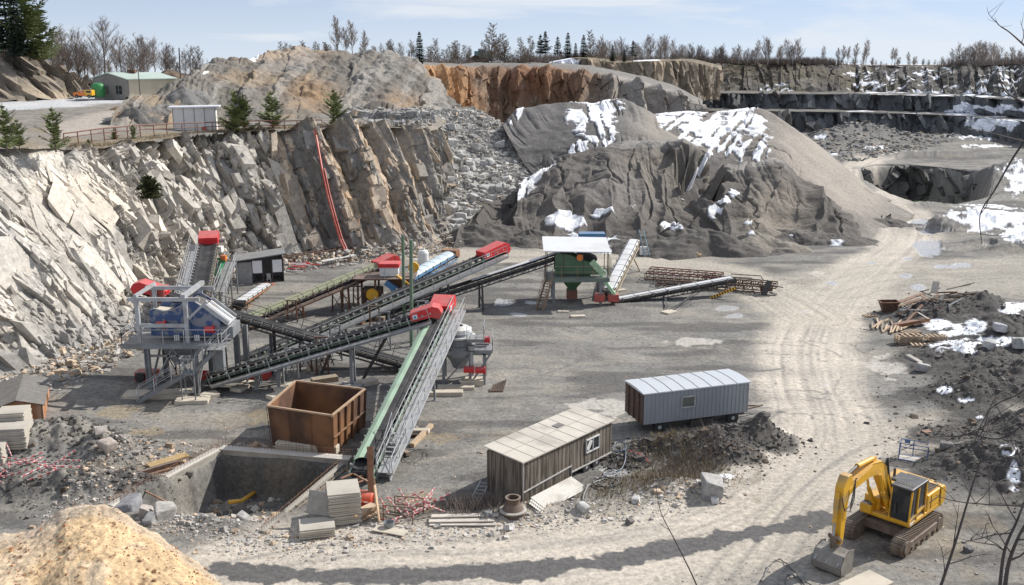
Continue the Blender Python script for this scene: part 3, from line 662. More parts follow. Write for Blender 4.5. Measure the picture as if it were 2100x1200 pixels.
# ---- far benches
BX = (1180, 1290, 1400, 1520, 1640, 1760, 1880, 1990, 2090, 2220, 2400)
YB = (300, 300, 302, 304, 300, 296, 288, 276, 258, 235, 205)
YT = (330, 330, 335, 345, 345, 340, 330, 318, 300, 275, 240)
def bench(name, ztop, zbot, setb, sett, seed, veg):
    pass
def rock_fn(seed, dark, snowb, veg=False, amp=1.0):
    def fn(P, s_, u, v):
        h = P[..., 2]; px, py = scr(P)
        d1, e1, r1 = facets(s_, h, .05, 5, 14, 2.6*amp, 1.2, seed); d2, e2, r2 = facets(s_, h, .1, 2.0, 4, 1.2*amp, 1.5, seed+1)
        C = np.ones(P.shape)*np.array(dark)*(.7+.6*r2)[..., None]*(1+.35*fbm3(P, 3, 4, seed+2))[..., None]
        left = sstep(1800, 1500, px)
        C = cmix(C, (.36, .325, .28), left*sstep(.62, .9, r1)*.8)
        if veg:
            C = cmix(C, (.095, .076, .05), sstep(-.3, .3, fbm3(P, 10, 3, seed+3))*.85*sstep(1900, 1700, px))
            C = cmix(C, (.10, .10, .05), sstep(.2, .5, fbm3(P, 14, 3, seed+5))*.5*left)
        if snowb: C = cmix(C, SNOW, snowmask(P, snowb, 6.0 if veg else 3.5, seed+4, 1.0 if veg else .9)*(sstep(.08, .22, fbm3(P, (2.6, 2.6, 1.5), 5, seed+31))*.85 if veg else 1))
        e = sstep(0, .05, v)*sstep(1, .93, v)
        return (d1+d2)*e*(.35 if veg else 1)+(1.2*fbm3(P, 5, 4, seed+8)*sstep(0, .06, v) if veg else 0), C
    return fn
def brow(zs, off, ys=YB):
    out = []
    for x, y in zip(BX, ys):
        Y = y+off; d = D(x, 300, Y); out.append((x, 600-FPX*((Y*sp+(zs-CAMZ)*cp)/(Y*cp-(zs-CAMZ)*sp)), Y))
    return out
DARK = (.115, .120, .122)
def benchsnow(P, s_, u, v):
    C = np.ones(P.shape)*np.array((.14, .132, .118))*(1+.3*fbm3(P, 3, 3, 171))[..., None]; px, py = scr(P)
    C = cmix(C, SNOW, sstep(-.1, .25, fbm3(P, (8, 3, 3), 4, 172)+.12*sstep(1700, 2000, px)-.12-.35*sstep(1900, 1600, px)))
    return .3*fbm3(P, 3, 3, 173), C
sheet('lower_bench_face', [brow(-1, -2), brow(6.0, 2)], 620, [60], rock_fn(161, DARK, [(2050, 255, 60, 16, 0)]), blur=0, mat=ROCKM, smooth=False)
sheet('lower_bench', [brow(5.9, 1.5), brow(6.3, 11)], 420, [16], benchsnow, blur=0)
sheet('middle_bench_face', [brow(6.0, 10), brow(10.8, 13)], 620, [50], rock_fn(165, DARK, [(2020, 225, 90, 8, 0)]), blur=0, mat=ROCKM, smooth=False)
sheet('upper_bench', [brow(10.7, 12.5), brow(11.3, 20)], 420, [16], benchsnow, blur=0)
ut = [(1180, 118, 380), (1290, 122, 375), (1400, 126, 370), (1520, 130, 365), (1640, 130, 360), (1760, 136, 352), (1880, 137, 340), (1990, 135, 326), (2090, 133, 305), (2220, 125, 280), (2400, 105, 245)]
um = []
for (a, b, c), q in zip(ut, brow(11.2, 19)): um.append((a, b*.62+q[1]*.38, c*.5+q[2]*.5))
sheet('upper_quarry_slope', [brow(11.2, 19), um, ut], 620, [60, 60], rock_fn(181, (.085, .078, .068), [(1820, 175, 60, 26, .5), (1900, 160, 60, 22, 0), (1960, 185, 90, 18, 0), (1760, 170, 20, 18, 0), (1580, 178, 40, 10, 0), (2060, 170, 60, 40, 0), (1850, 190, 80, 8, 0), (1800, 150, 70, 8, 0)], True, 1.5), blur=4, mat=ROCKM, smooth=False)
def top_fn(P, s_, u, v):
    px, py = scr(P)
    C = np.ones(P.shape)*np.array((.17, .145, .105))*(1+.3*fbm3(P, 6, 3, 191))[..., None]
    C = cmix(C, SNOW, sstep(0, .3, fbm3(P, (16, 10, 5), 4, 192)+.35*np.exp(-(((px-1780)/110)**2))+.3*sstep(1900, 2000, px)-.2))
    return .4*fbm3(P, 9, 3, 193), C
sheet('plateau', [ut, [(a, b-5, c+75) for a, b, c in ut], [(a, 135, c+260) for a, b, c in ut], [(a, 260, c+900) for a, b, c in ut]], 300, [24, 10, 6], top_fn, blur=0)
# upper rock step in the middle (columns standing over the orange wall)
um2 = [[(1120, 190, 262), (1180, 190, 262), (1230, 190, 264), (1290, 195, 268), (1350, 200, 272), (1420, 205, 278), (1480, 205, 290)],
       [(1125, 128, 266), (1180, 118, 266), (1225, 121, 268), (1255, 128, 272), (1350, 124, 276), (1410, 124, 282), (1480, 140, 296)],
       [(1120, 122, 300), (1180, 114, 300), (1230, 117, 300), (1280, 124, 300), (1350, 121, 300), (1420, 121, 310), (1480, 135, 330)]]
def st_fn(P, s_, u, v):
    h = P[..., 2]; px, py = scr(P); d1, e1, r1 = facets(s_, h, .05, 3.2, 12, 2.6, 1.3, 201); d2, e2, r2 = facets(s_, h, .1, 1.1, 3, 1.0, 1.5, 202)
    C = np.ones(P.shape)*np.array((.20, .165, .125))*(.7+.6*r2)[..., None]*(1+.3*fbm3(P, 2, 3, 203))[..., None]
    C = cmix(C, (.42, .33, .23), sstep(.7, .9, r1)*.7); C = cmix(C, (.13, .11, .07), sstep(.75, .9, v)*.7)
    C = cmix(C, SNOW, snowmask(P, [(1150, 126, 40, 7, 0), (1320, 123, 30, 3, 0)], 4, 9))
    return (.6*d1+.6*d2)*sstep(.86, .7, v), C
sheet('upper_rock_step', um2, 320, [70, 14], st_fn, blur=1, mat=ROCKM, smooth=False)

# ---- spoil heaps
def wpz(P): return 2.2*fbm3(P, 7, 3, 777)
def heap_fn(seed, base, snowb, furrow=.25, lump=1.2, light=None, str_=(1, 1, 1), fsc=1.0, slant=0.0, dents=(), cut=0.0):
    def fn(P, s_, u, v):
        h = P[..., 2]; px, py = scr(P)
        uu = s_+slant*h+.8*fbm3(P, 7, 2, seed+9)
        fu = (1-np.abs(noise2(uu/fsc, h*.08, seed)))**2*.6+(1-np.abs(noise2(uu/(fsc*.45), h*.12, seed+1)))**2*.4
        fu = fu*sstep(-.25, .35, fbm3(P, 9, 3, seed+12))
        d = -furrow*fu+lump*fbm3(P, 8, 4, seed+2)+.25*lump*np.abs(fbm3(P, 2.2, 4, seed+3))
        dn = .25*fbm3(P, 5, 4, seed+15)
        for (cx, cy, rx, ry, dp) in dents: d = d-dp*sstep(1.0, .80, np.sqrt(((px-cx)/rx)**2+((py-cy)/ry)**2)+dn*2.2)
        cr_ = np.exp(-(np.abs(fbm3(P*np.array((1, 1, .5)), 9, 4, seed+16))/.018)**2)*sstep(0, .3, fbm3(P, 16, 2, seed+17)); d = d-.5*cr_
        C = np.ones(P.shape)*np.array(base)*(1+.35*fbm3(P, 2.5, 5, seed+4)+.3*fbm3(P, 12, 3, seed+5))[..., None]
        if cut:
            rg1 = 1-np.abs(noise2((s_+.35*h+wpz(P))/8.0, h*.05, seed+51)); rg2 = 1-np.abs(noise2((s_-.5*h+wpz(P))/3.6, h*.09, seed+52)); d = d+(2.0*rg1**1.5+.8*rg2**2-1.6)*sstep(0, .25, v)*sstep(.98, .75, v)
            k1, ke, kr = facets(s_+wpz(P), h, .35, 9, 8, cut, 1.3, seed+41); k2, ke2, kr2 = facets(s_+wpz(P), h, -.5, 3.5, 3.5, cut*.35, 1.4, seed+42); d = d+(k1+k2)*sstep(.95, .7, v)*sstep(.02, .3, v)
            C = C*(.8+.4*kr)[..., None]
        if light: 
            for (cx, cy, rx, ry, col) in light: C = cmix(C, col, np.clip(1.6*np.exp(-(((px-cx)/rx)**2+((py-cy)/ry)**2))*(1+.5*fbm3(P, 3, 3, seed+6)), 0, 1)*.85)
        if snowb:
            m = np.clip(snowmask(P, snowb, 3.6, seed+7, 1.0, str_)*sstep(-.20, -.10, noise2(uu/.8, h*.22, seed+20)*.6+fbm3(P, 2.0, 4, seed+21)), 0, 1); C = cmix(C, (.80, .81, .83), m); C = cmix(C, (.42, .41, .40), m*sstep(.25, .5, fbm3(P, 1.2, 4, seed+33))*.7); d = d+.22*m
        return d*sstep(0, .04, v), C
    return fn
h1 = [[(1150, 420, 134), (1180, 430, 133), (1210, 440, 133), (1220, 450, 134), (1300, 430, 138), (1400, 420, 140), (1480, 420, 142)],
      [(1075, 335, 146), (1105, 342, 145), (1150, 345, 143), (1215, 310, 144), (1290, 290, 146), (1390, 300, 148), (1480, 320, 150)],
      [(1030, 256, 156), (1062, 230, 160), (1150, 212, 163), (1215, 206, 165), (1278, 198, 166), (1370, 262, 166), (1460, 330, 160)],
      [(1035, 262, 175), (1080, 245, 185), (1160, 232, 190), (1225, 230, 190), (1300, 225, 190), (1400, 280, 185), (1480, 340, 175)]]
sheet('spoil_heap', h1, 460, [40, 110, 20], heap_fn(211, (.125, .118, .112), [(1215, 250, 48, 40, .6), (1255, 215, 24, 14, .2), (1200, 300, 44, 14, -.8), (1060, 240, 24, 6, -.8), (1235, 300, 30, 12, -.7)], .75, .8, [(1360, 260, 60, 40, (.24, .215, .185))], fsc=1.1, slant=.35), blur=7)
h2 = [[(1300, 480, 138), (1400, 490, 136), (1500, 500, 130), (1620, 500, 122), (1720, 500, 120.5), (1790, 485, 125), (1850, 462, 133.5), (1878, 440, 141)],
      [(1300, 330, 150), (1400, 330, 150), (1500, 340, 148), (1600, 380, 140), (1690, 420, 134), (1760, 432, 133), (1815, 430, 138), (1850, 425, 145)],
      [(1300, 262, 160), (1400, 262, 160), (1480, 265, 160), (1580, 275, 158), (1650, 330, 152), (1730, 395, 146), (1790, 412, 146), (1835, 418, 149)],
      [(1310, 240, 168), (1400, 231, 168), (1490, 229, 168), (1562, 223, 168), (1625, 262, 164), (1700, 325, 160), (1770, 385, 156), (1820, 410, 153)],
      [(1310, 250, 190), (1400, 245, 190), (1490, 245, 190), (1590, 245, 188), (1660, 285, 180), (1730, 340, 174), (1790, 392, 166), (1830, 412, 158)]]
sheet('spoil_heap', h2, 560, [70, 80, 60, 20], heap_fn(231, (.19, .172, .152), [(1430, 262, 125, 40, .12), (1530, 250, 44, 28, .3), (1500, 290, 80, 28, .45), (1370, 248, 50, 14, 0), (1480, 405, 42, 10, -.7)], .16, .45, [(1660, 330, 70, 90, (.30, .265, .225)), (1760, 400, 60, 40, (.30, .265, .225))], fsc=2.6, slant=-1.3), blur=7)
h3 = [[(930, 508, 117), (990, 500, 120), (1060, 505, 118), (1140, 512, 116), (1240, 515, 115.5), (1340, 520, 114), (1450, 526, 113), (1540, 518, 115), (1600, 500, 120), (1680, 502, 120), (1760, 500, 120), (1830, 470, 131)],
      [(940, 470, 121), (1000, 450, 125), (1060, 440, 126), (1140, 455, 124), (1240, 452, 125), (1340, 440, 126), (1450, 440, 126), (1540, 440, 126), (1600, 435, 128), (1680, 455, 127), (1760, 470, 127), (1825, 464, 134)],
      [(960, 440, 127), (1020, 410, 131), (1080, 385, 133), (1150, 370, 134), (1240, 345, 136), (1320, 340, 136), (1400, 370, 133), (1500, 385, 132), (1590, 375, 134), (1660, 408, 133), (1740, 450, 132), (1815, 458, 138)],
      [(980, 432, 133), (1045, 395, 136), (1105, 355, 139), (1165, 322, 141), (1250, 296, 143), (1330, 292, 143), (1410, 300, 140), (1500, 338, 138), (1590, 332, 140), (1650, 370, 139), (1720, 425, 138), (1800, 452, 142)],
      [(990, 440, 150), (1060, 395, 150), (1120, 345, 150), (1180, 318, 152), (1260, 290, 155), (1340, 286, 156), (1420, 294, 156), (1500, 325, 152), (1580, 320, 150), (1640, 365, 146), (1710, 425, 142), (1790, 455, 144)]]
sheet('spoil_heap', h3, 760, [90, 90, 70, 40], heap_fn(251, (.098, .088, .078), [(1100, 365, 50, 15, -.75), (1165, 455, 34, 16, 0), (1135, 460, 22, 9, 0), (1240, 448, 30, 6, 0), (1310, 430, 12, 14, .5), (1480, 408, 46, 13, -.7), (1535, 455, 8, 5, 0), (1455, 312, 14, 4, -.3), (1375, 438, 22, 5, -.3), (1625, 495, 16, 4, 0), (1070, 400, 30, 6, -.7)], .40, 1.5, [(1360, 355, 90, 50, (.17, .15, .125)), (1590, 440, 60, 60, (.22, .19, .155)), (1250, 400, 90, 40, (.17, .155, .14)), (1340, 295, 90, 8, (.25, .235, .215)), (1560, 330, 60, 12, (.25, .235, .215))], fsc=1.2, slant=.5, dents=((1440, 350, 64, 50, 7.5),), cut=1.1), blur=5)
# walls of the flooded pit
def pw_fn(P, s_, u, v):
    d1, e1, r1 = facets(s_, P[..., 2], .2, 5, 5, 2.4, 1.4, 271); d2, e2, r2 = facets(s_, P[..., 2], .2, 1.8, 1.8, 1.2, 1.4, 272)
    C = np.ones(P.shape)*np.array((.11, .108, .10))*(.7+.6*r2)[..., None]*(1+.3*fbm3(P, 3, 3, 273))[..., None]
    return (d1+d2)*sstep(1, .85, v), C
pt = [(1742, 350), (1790, 338), (1860, 338), (1930, 344), (1990, 354), (2045, 375)]
def lower(p, dz, dy):
    g = G(*p); g = Vector((g.x, g.y+dy, dz)); a, b = scr(np.array(g)); return (float(a), float(b), g.y)
sheet('pit_wall', [[lower(p, -7.4, -6.5) for p in pt], [lower(p, .15, -1.2) for p in pt]], 260, [60], pw_fn, blur=0, mat=ROCKM, smooth=False)
wm_, wn_, wl_ = _mat('green_water'); wb_ = wn_.nodes.new('ShaderNodeBsdfPrincipled'); wo__ = wn_.nodes.new('ShaderNodeOutputMaterial'); wb_.inputs['Base Color'].default_value = (.17, .24, .10, 1); wb_.inputs['Specular IOR Level'].default_value = .1; wb_.inputs['Roughness'].default_value = .4; wl_(wb_.outputs[0], wo__.inputs[0])
_c = np.array(pit_poly).mean(0); wme = bpy.data.meshes.new('water'); wme.from_pydata([tuple(G(a_, b_, -6.6)) for a_, b_ in ((1872, 403), (1950, 403), (1960, 440), (1880, 440))], [], [(0, 1, 2, 3)]); wme.materials.append(wm_); wob = bpy.data.objects.new('water', wme); COL.objects.link(wob); wob['kind'] = 'structure'
def cone_heap(px, py, Y, z, rx, ry, h, seed, base, snow=0., sc=1.0):
    c = D(px, py, Y); n, m = 60, 140; r = np.linspace(1.15, 0, n)[:, None]*np.ones((1, m)); a = np.linspace(0, 2*np.pi, m)[None]*np.ones((n, 1))
    wob_ = 1+.42*noise2(np.cos(a)*1.9+seed, np.sin(a)*1.9, seed)
    P = np.stack([c.x+rx*r*np.cos(a)*wob_, Y+ry*r*np.sin(a)*wob_, z+h*np.clip(1-r, -.2, 1)**.85 if False else z-.3+h*np.where(r < 1, np.abs(1-r)**.9, -(r-1))], -1)
    P[..., 2] += h*(.28*fbm3(P, h*1.1, 4, seed)-.18*np.abs(fbm3(P, h*.6, 3, seed+5)))*np.minimum(1, (1.15-r)*3); C = np.ones(P.shape)*np.array(base)*(1+.35*fbm3(P, 1.5, 4, seed+1))[..., None]
    if snow: C = cmix(C, SNOW, sstep(.05, .2, fbm3(P, 2.5, 4, seed+2)+snow-.5)*(np.cos(a-3.6) > .2))
    gridmesh('gravel_heap', P, C, TERR)
for q_, (px_, py_, rx_, ry_, hh_, sn_) in enumerate(((1185, 500, 7.5, 4.5, 2.0, .5), (1265, 503, 6.0, 4.5, 1.7, .45), (1345, 512, 8, 4, 2.2, .35), (1450, 517, 9, 4.5, 2.9, 0), (1540, 508, 6.5, 4.5, 2.5, .2), (1615, 497, 7.5, 4, 2.1, 0), (1000, 496, 8, 4, 3.2, 0), (1085, 500, 8, 4, 2.0, 0), (1815, 466, 7, 4, 1.6, 0), (1720, 495, 7, 4, 1.5, .3), (1395, 500, 6, 4, 3.0, .3))):
    g_ = G(px_, py_); cone_heap(px_, py_, g_.y+.1, 0, rx_, ry_, hh_, 420+q_, (.10, .091, .082) if q_ != 4 else (.2, .18, .15), sn_)
cone_heap(278, 262, 124, 13.9, 4.6, 4.0, 3.0, 401, (.10, .095, .088), .55); cone_heap(345, 248, 134, 13.9, 7, 5, 3.6, 402, (.20, .185, .165)); cone_heap(380, 230, 146, 13.9, 9, 6, 5.2, 403, (.17, .165, .155))
cone_heap(300, 215, 160, 13.9, 9, 4, 1.9, 404, (.17, .115, .07)); cone_heap(350, 165, 225, 15.2, 14, 8, 4.5, 405, (.15, .11, .075))
# ---- sandy rise at the photographer's feet
def sand_fn(P, s_, u, v):
    x, y = P[..., 0], P[..., 1]
    C = np.ones(P.shape)*np.array((.56, .40, .23))*(1+.22*fbm3(P, 1.2, 4, 281)+.18*fbm3(P, .15, 3, 282))[..., None]
    bm = sstep(.1, .35, fbm3(P, 1.6, 3, 283)+.12); C = cmix(C, (.56, .47, .36), bm*.45)
    C = cmix(C, (.20, .10, .05), sstep(.5, .62, fbm3(P, .25, 2, 284))*.8)
    C = cmix(C, (.33, .30, .26), sstep(.30, .22, v)*.5)
    return .35*fbm3(P, 1.6, 4, 285)+.10*np.abs(fbm3(P, .4, 3, 286)), C
sm = [[(-200, 1090, 42), (20, 1098, 42), (90, 1085, 43), (150, 1062, 44), (220, 1060, 44), (300, 1090, 42), (380, 1150, 40), (470, 1215, 37.5), (520, 1290, 34)],
      [(-200, 1120, 37), (0, 1118, 37.2), (75, 1085, 38), (135, 1045, 38.6), (215, 1040, 38.6), (290, 1078, 38), (375, 1145, 36.5), (455, 1205, 34.8), (500, 1290, 32)],
      [(-200, 1220, 33), (0, 1200, 33.5), (75, 1180, 34), (140, 1160, 34), (215, 1160, 34), (290, 1180, 34), (375, 1215, 33), (440, 1250, 32.5), (480, 1320, 31)],
      [(-200, 1500, 28), (0, 1500, 28), (75, 1480, 28), (140, 1480, 28), (215, 1480, 28), (290, 1480, 28), (375, 1480, 28), (440, 1480, 28), (480, 1480, 28)]]
sheet('sandy_rise', sm, 420, [30, 110, 60], sand_fn, blur=8)
# ------------------------------------------------------------------ paints
GREY = paint('grey_steel_paint', (.235, .25, .262), .5, .1, .2, 1.6, (.19, .165, .135), .55)
LGREY = paint('galvanised_steel', (.44, .455, .47), .5, .2, .2, 2.0, (.25, .22, .19), .5)
RED = paint('red_hood_paint', (.66, .02, .024), .45, 0, .16, 2.2, (.42, .11, .09), .55, lo=.5, hi=.7)
RED2 = paint('faded_red_paint', (.45, .09, .07), .55, 0, .25, 2.5)
BELT = paint('black_rubber', (.022, .022, .024), .85, 0, .3, 2.0, (.075, .07, .065), .6)
DGREEN = paint('dark_green_steel', (.045, .085, .05), .5, 0, .3, 2.0, (.12, .10, .07), .4)
OLIVE = paint('olive_cover', (.26, .29, .15), .6, 0, .15, 1.5, (.33, .30, .2), .4)
MINT = paint('mint_green_cover', (.46, .68, .46), .55, 0, .2, 1.8, (.34, .40, .30), .6)
WHITE = paint('white_sheet', (.78, .80, .82), .45, 0, .06, 1.0, (.5, .47, .42), .35)
BLUESH = paint('worn_blue_steel', (.04, .085, .22), .5, 0, .35, 3.5, (.24, .26, .29), .9, lo=.50, hi=.58)
RUST = paint('rusty_steel', (.23, .10, .045), .8, 0, .4, 2.0, (.36, .19, .09), .8)
DRUST = paint('dark_rusty_steel', (.10, .05, .032), .8, 0, .4, 2.5, (.20, .10, .06), .6)
DARKST = paint('dark_steel', (.055, .055, .06), .55, .3, .3, 2.0, (.12, .09, .06), .5)
ROLL = paint('roller_steel', (.38, .37, .34), .5, .2, .25, 4)
CONC = paint('concrete', (.47, .44, .39), .9, 0, .2, 2.0, (.30, .28, .25), .7, .12)
CONCD = paint('damp_concrete', (.33, .305, .26), .9, 0, .3, 1.2, (.40, .37, .31), .8, .12)
CREAM = paint('cream_slab', (.62, .55, .44), .9, 0, .15, 2.0, (.42, .37, .3), .7, .1)
WOODN = paint('new_timber', (.56, .40, .25), .8, 0, .2, 3.0, (.34, .25, .17), .6)
WOODD = paint('weathered_timber', (.30, .22, .15), .85, 0, .3, 3.0, (.15, .12, .09), .6)
POLEG = paint('green_pole_paint', (.13, .20, .13), .55, 0, .2, 2.0, (.3, .28, .22), .4)
BLUE = paint('blue_paint', (.07, .22, .42), .5, 0, .25, 1.5, (.25, .16, .1), .5)
YEL = paint('yellow_paint', (.80, .42, .02), .4, 0, .12, 2.0, (.5, .3, .06), .45)
ORNG = paint('orange_paint', (.75, .20, .03), .45, 0, .12, 2.0)
GLASS = paint('dark_glass', (.03, .035, .04), .06, 0, .1, 1.0)
GREENB = paint('bright_green_paint', (.02, .22, .09), .45, 0, .2, 2)
WPAINT = paint('white_paint', (.8, .8, .78), .5, 0, .05, 2)

def copies(proto_mesh, name, n, parent, fn):
    """n children sharing one mesh, placed by fn(i) -> matrix in the parent's frame"""
    for i in range(n):
        o = bpy.data.objects.new(name, proto_mesh); COL.objects.link(o); o.parent = parent
        o.matrix_local = fn(i)
def slab(px, py, L_, W_, H_, rz, label, mat=None, z0=None, group='concrete footing slabs under the plant'):
    g = G(px, py); b = MB().box((0, 0, H_/2), (L_, W_, H_)); o = b.build('footing_slab', mat or CREAM, bevel=.02)
    o.location = (g.x, g.y, ground_at(g.x, g.y)-.04 if z0 is None else z0); o.rotation_euler = (0, 0, rz)
    return tag(o, label, 'concrete slab', group)

def conveyor(name, label, p0, p1, w=1.0, depth=.45, lattice=False, hood=None, hood_mat=None, walk=None, legs=(), cover=None,
             fm=None, nroll=18, wm=None, legm=None, hood_l=2.2, group='belt conveyors of the crushing plant', tail=True, belt=True, chh=.34, hh=.75, legw=.14, rails='both', gap=.1):
    p0, p1 = Vector(p0), Vector(p1); fm = fm or GREY; wm = wm or LGREY; legm = legm or fm
    X = (p1-p0); Ln = X.length; X.normalize(); S = Vector((0, 0, 1)).cross(X).normalized(); N = X.cross(S).normalized()
    base = Vector((p0.x, p0.y, ground_at(p0.x, p0.y)))
    t = thing(name, label, 'conveyor', base, 0, group)
    q = lambda a, s, n: p0+X*(a*Ln)+S*s+N*n
    # belt, upper run troughed and return run
    if belt:
        m = MB(); hw = w*.46
        prof = [(-hw, .14), (-hw*.5, .03), (hw*.5, .03), (hw, .14), (hw, .11), (hw*.5, 0), (-hw*.5, 0), (-hw, .11)]
        m.prism([S*a+N*(b+.12) for a, b in prof], p0, X*Ln); m.prism([S*(-hw)+N*(-depth*.55), S*hw+N*(-depth*.55), S*hw+N*(-depth*.55-.03), S*(-hw)+N*(-depth*.55-.03)], p0, X*Ln)
        m.tube(q(0, -w*.5, -.12), q(0, w*.5, -.12), .24, 12); m.tube(q(1, -w*.5, -.12), q(1, w*.5, -.12), .27, 12)
        m.build('belt', BELT, t)
    f = MB()
    for s in (-1, 1):
        f.beam(q(-.01, s*w*.56, 0), q(1.0, s*w*.56, 0), .09, .18, N)
        if lattice:
            f.beam(q(.02, s*w*.56, -depth-.15), q(.97, s*w*.56, -depth-.15), .08, .10, N)
            k = max(4, int(Ln/(depth*1.5)))
            for i in range(k):
                a, b = .02+.95*i/k, .02+.95*(i+1)/k; h = -depth-.15
                f.beam(q(a, s*w*.56, h if i % 2 else 0), q(b, s*w*.56, 0 if i % 2 else h), .05)
                f.beam(q(b, s*w*.56, 0), q(b, s*w*.56, h), .05)
        else:
            f.beam(q(.0, s*w*.56, -depth), q(1.0, s*w*.56, -depth), .07, .12, N)
            k = max(4, int(Ln/1.3))
            for i in range(k+1): f.beam(q(i/k, s*w*.56, 0), q(i/k, s*w*.56, -depth), .06)
    k = max(3, int(Ln/2.2))
    for i in range(k+1): f.beam(q(i/k, -w*.56, -depth), q(i/k, w*.56, -depth), .06)
    f.build('frame', fm, t)
    # idlers
    if nroll:
        r = MB()
        for s in (-1, 1):
            r.tube(S*(s*w*.25)+N*.02, S*(s*w*.60)+N*.20, .06, 6); r.beam(S*(s*w*.60)+N*.20, S*(s*w*.60)-N*.08, .05)
            r.tube(S*(s*w*.60)+N*.20, S*(s*(w*.60+.07))+N*.215, .075, 6)
        r.tube(S*(-w*.25)+N*.0, S*(w*.25)+N*.0, .06, 6); me = newmesh('roller', r.v, r.f, ROLL)
        inv = wmat(t).inverted()
        copies(me, 'roller', nroll, t, lambda i: Matrix.Translation(inv @ q((i+.5)/nroll, 0, .015)))
    if hood:
        a0 = 1-hood_l/Ln; h = MB(); hw = w*.66
        for_prof = [X*(a0*Ln)+N*(.0), X*(a0*Ln)+N*(hh*.85), X*(Ln*1.0)+N*hh, X*(Ln+.42)+N*(hh*.62), X*(Ln+.52)+N*(-.05), X*(Ln+.2)+N*(-.35), X*(Ln-.3)+N*(-.1)]
        h.prism([S*(-hw)+p for p in for_prof], p0, S*(2*hw)); h.build('drive_hood', hood, t, bevel=.03)
        if hood is RED:
            pl = MB(); sgn = -1 if S.y > 0 else 1
            pl.box(q(a0+.35/Ln, sgn*(hw+.012), hh*.42), (.34, .02, .34), ax=(X, S, N)); o = pl.build('warning_plate', WPAINT, t)
            e = MB(); e.lathe(q(a0+.35/Ln, sgn*(hw+.024), hh*.42), [(.09, -.004), (.09, .004)], 10, S); e.build('emblem', BLUE, o)
            mo = MB(); mo.tube(q(1-.5/Ln, -sgn*(hw), .1), q(1-.5/Ln, -sgn*(hw+.55), .1), .2, 12); mo.build('motor', GREY, t)
    if cover:
        c = MB(); n = 9; hw = w*.55
        c.prism([S*(hw*math.cos(math.pi*i/n))+N*(.16+chh*math.sin(math.pi*i/n)) for i in range(n+1)], q(.04, 0, 0), X*(Ln*(.90 if hood else .95)))
        o = c.build('belt_cover', cover, t)
        for i in range(1, int(Ln/1.6)):
            s_ = MB(); a = .04+i*1.6/Ln
            if a > .9: break
            s_.path([q(a, (hw+.012)*math.cos(math.pi*j/n), .16+(chh+.015)*math.sin(math.pi*j/n)) for j in range(n+1)], .012, 4); s_.build('cover_seam', DARKST if cover is OLIVE else GREY, o)
    if walk:
        side, ww = walk; c0 = side*(w*.56+.12+ww/2)
        k = MB(); k.box(q(.5, c0, -.28), (Ln*.96, ww, .05), ax=(X, S, N))
        for s in (-1, 1): k.beam(q(.02, c0+s*ww/2, -.32), q(.98, c0+s*ww/2, -.32), .05, .16, N)
        k.build('walkway', wm, t)
        for s in ((side,) if rails == 'out' else (-1, 1)):
            r = MB(); off = c0+s*ww/2; n = max(3, int(Ln/1.45))
            for i in range(n+1):
                a = .02+.96*i/n; r.beam(q(a, off, -.3), q(a, off, .78), .045)
            for hgt in (.78, .3): r.tube(q(.02, off, hgt), q(.98, off, hgt), .026, 6)
            r.build('handrail', wm, t)
    for lg_ in legs:
        a, kind = lg_[0], lg_[1]; gz = None
        top = q(a, 0, -depth-.02)
        for s in (-1, 1):
            l = MB(); tp = q(a, s*w*.5, -depth-.02)
            sp_ = s*(.15 if kind != 'wide' else .6)
            ft = Vector((tp.x, tp.y, 0))+S*sp_ + (X*lg_[2] if len(lg_) > 2 else Vector((0, 0, 0))); ft.z = ground_at(ft.x, ft.y)-.05
            l.beam(tp, ft, legw, legw, X); l.box(ft+Vector((0, 0, .06)), (.4, .4, .04))
            l.build('support_leg', legm, t)
        b = MB(); fl = q(a, -w*.5, -depth); fr = q(a, w*.5, -depth)
        for k_ in range(max(1, int(top.z/1.5))):
            z1 = top.z*(.2+.6*k_/max(1, int(top.z/1.5))); z2 = z1+min(1.2, top.z*.5)
            A = Vector((fl.x, fl.y, z1))+S*(-.08); B = Vector((fr.x, fr.y, min(z2, top.z-.05)))+S*.08
            b.beam(A, B, .06)
        b.beam(Vector((fl.x, fl.y, top.z*.5)), Vector((fr.x, fr.y, top.z*.5)), .07); b.build('leg_brace', legm, t)
    return t, q

# ---- the conveyors: D rises to the big crusher in front, C crosses it, and so on
t, q = conveyor('belt_conveyor', 'steep conveyor with mint green belt cover and silver walkway climbing from the rusty hopper', D(742, 968, 50.2), D(912, 622, 69.5), w=1.15, depth=.5,
         hood=RED, walk=(-1, .85), legs=((.42, 'x'), (.68, 'x')), fm=paint('mint_frame', (.30, .45, .33), .5, 0, .2, 2), nroll=30, hood_l=1.6, hh=.72, legm=GREY)
mc = MB(); X_ = q(1, 0, 0)-q(0, 0, 0); Xn = X_.normalized(); S_ = (q(0, 1, 0)-q(0, 0, 0)); N_ = (q(0, 0, 1)-q(0, 0, 0))
mc.prism([S_*.60+N_*.05, S_*.62+N_*.34, S_*.30+N_*.52, S_*.02+N_*.56, S_*.02+N_*.53, S_*.28+N_*.49, S_*.57+N_*.32], q(.03, 0, 0), X_*.80)
mc.build('belt_cover', MINT, t)
mc = MB(); mc.prism([S_*.02+N_*.53, S_*(-.24)+N_*.47, S_*(-.48)+N_*.30, S_*(-.46)+N_*.27, S_*(-.22)+N_*.44, S_*.02+N_*.50], q(.03, 0, 0), X_*.90); mc.build('rubber_cover', BELT, t)
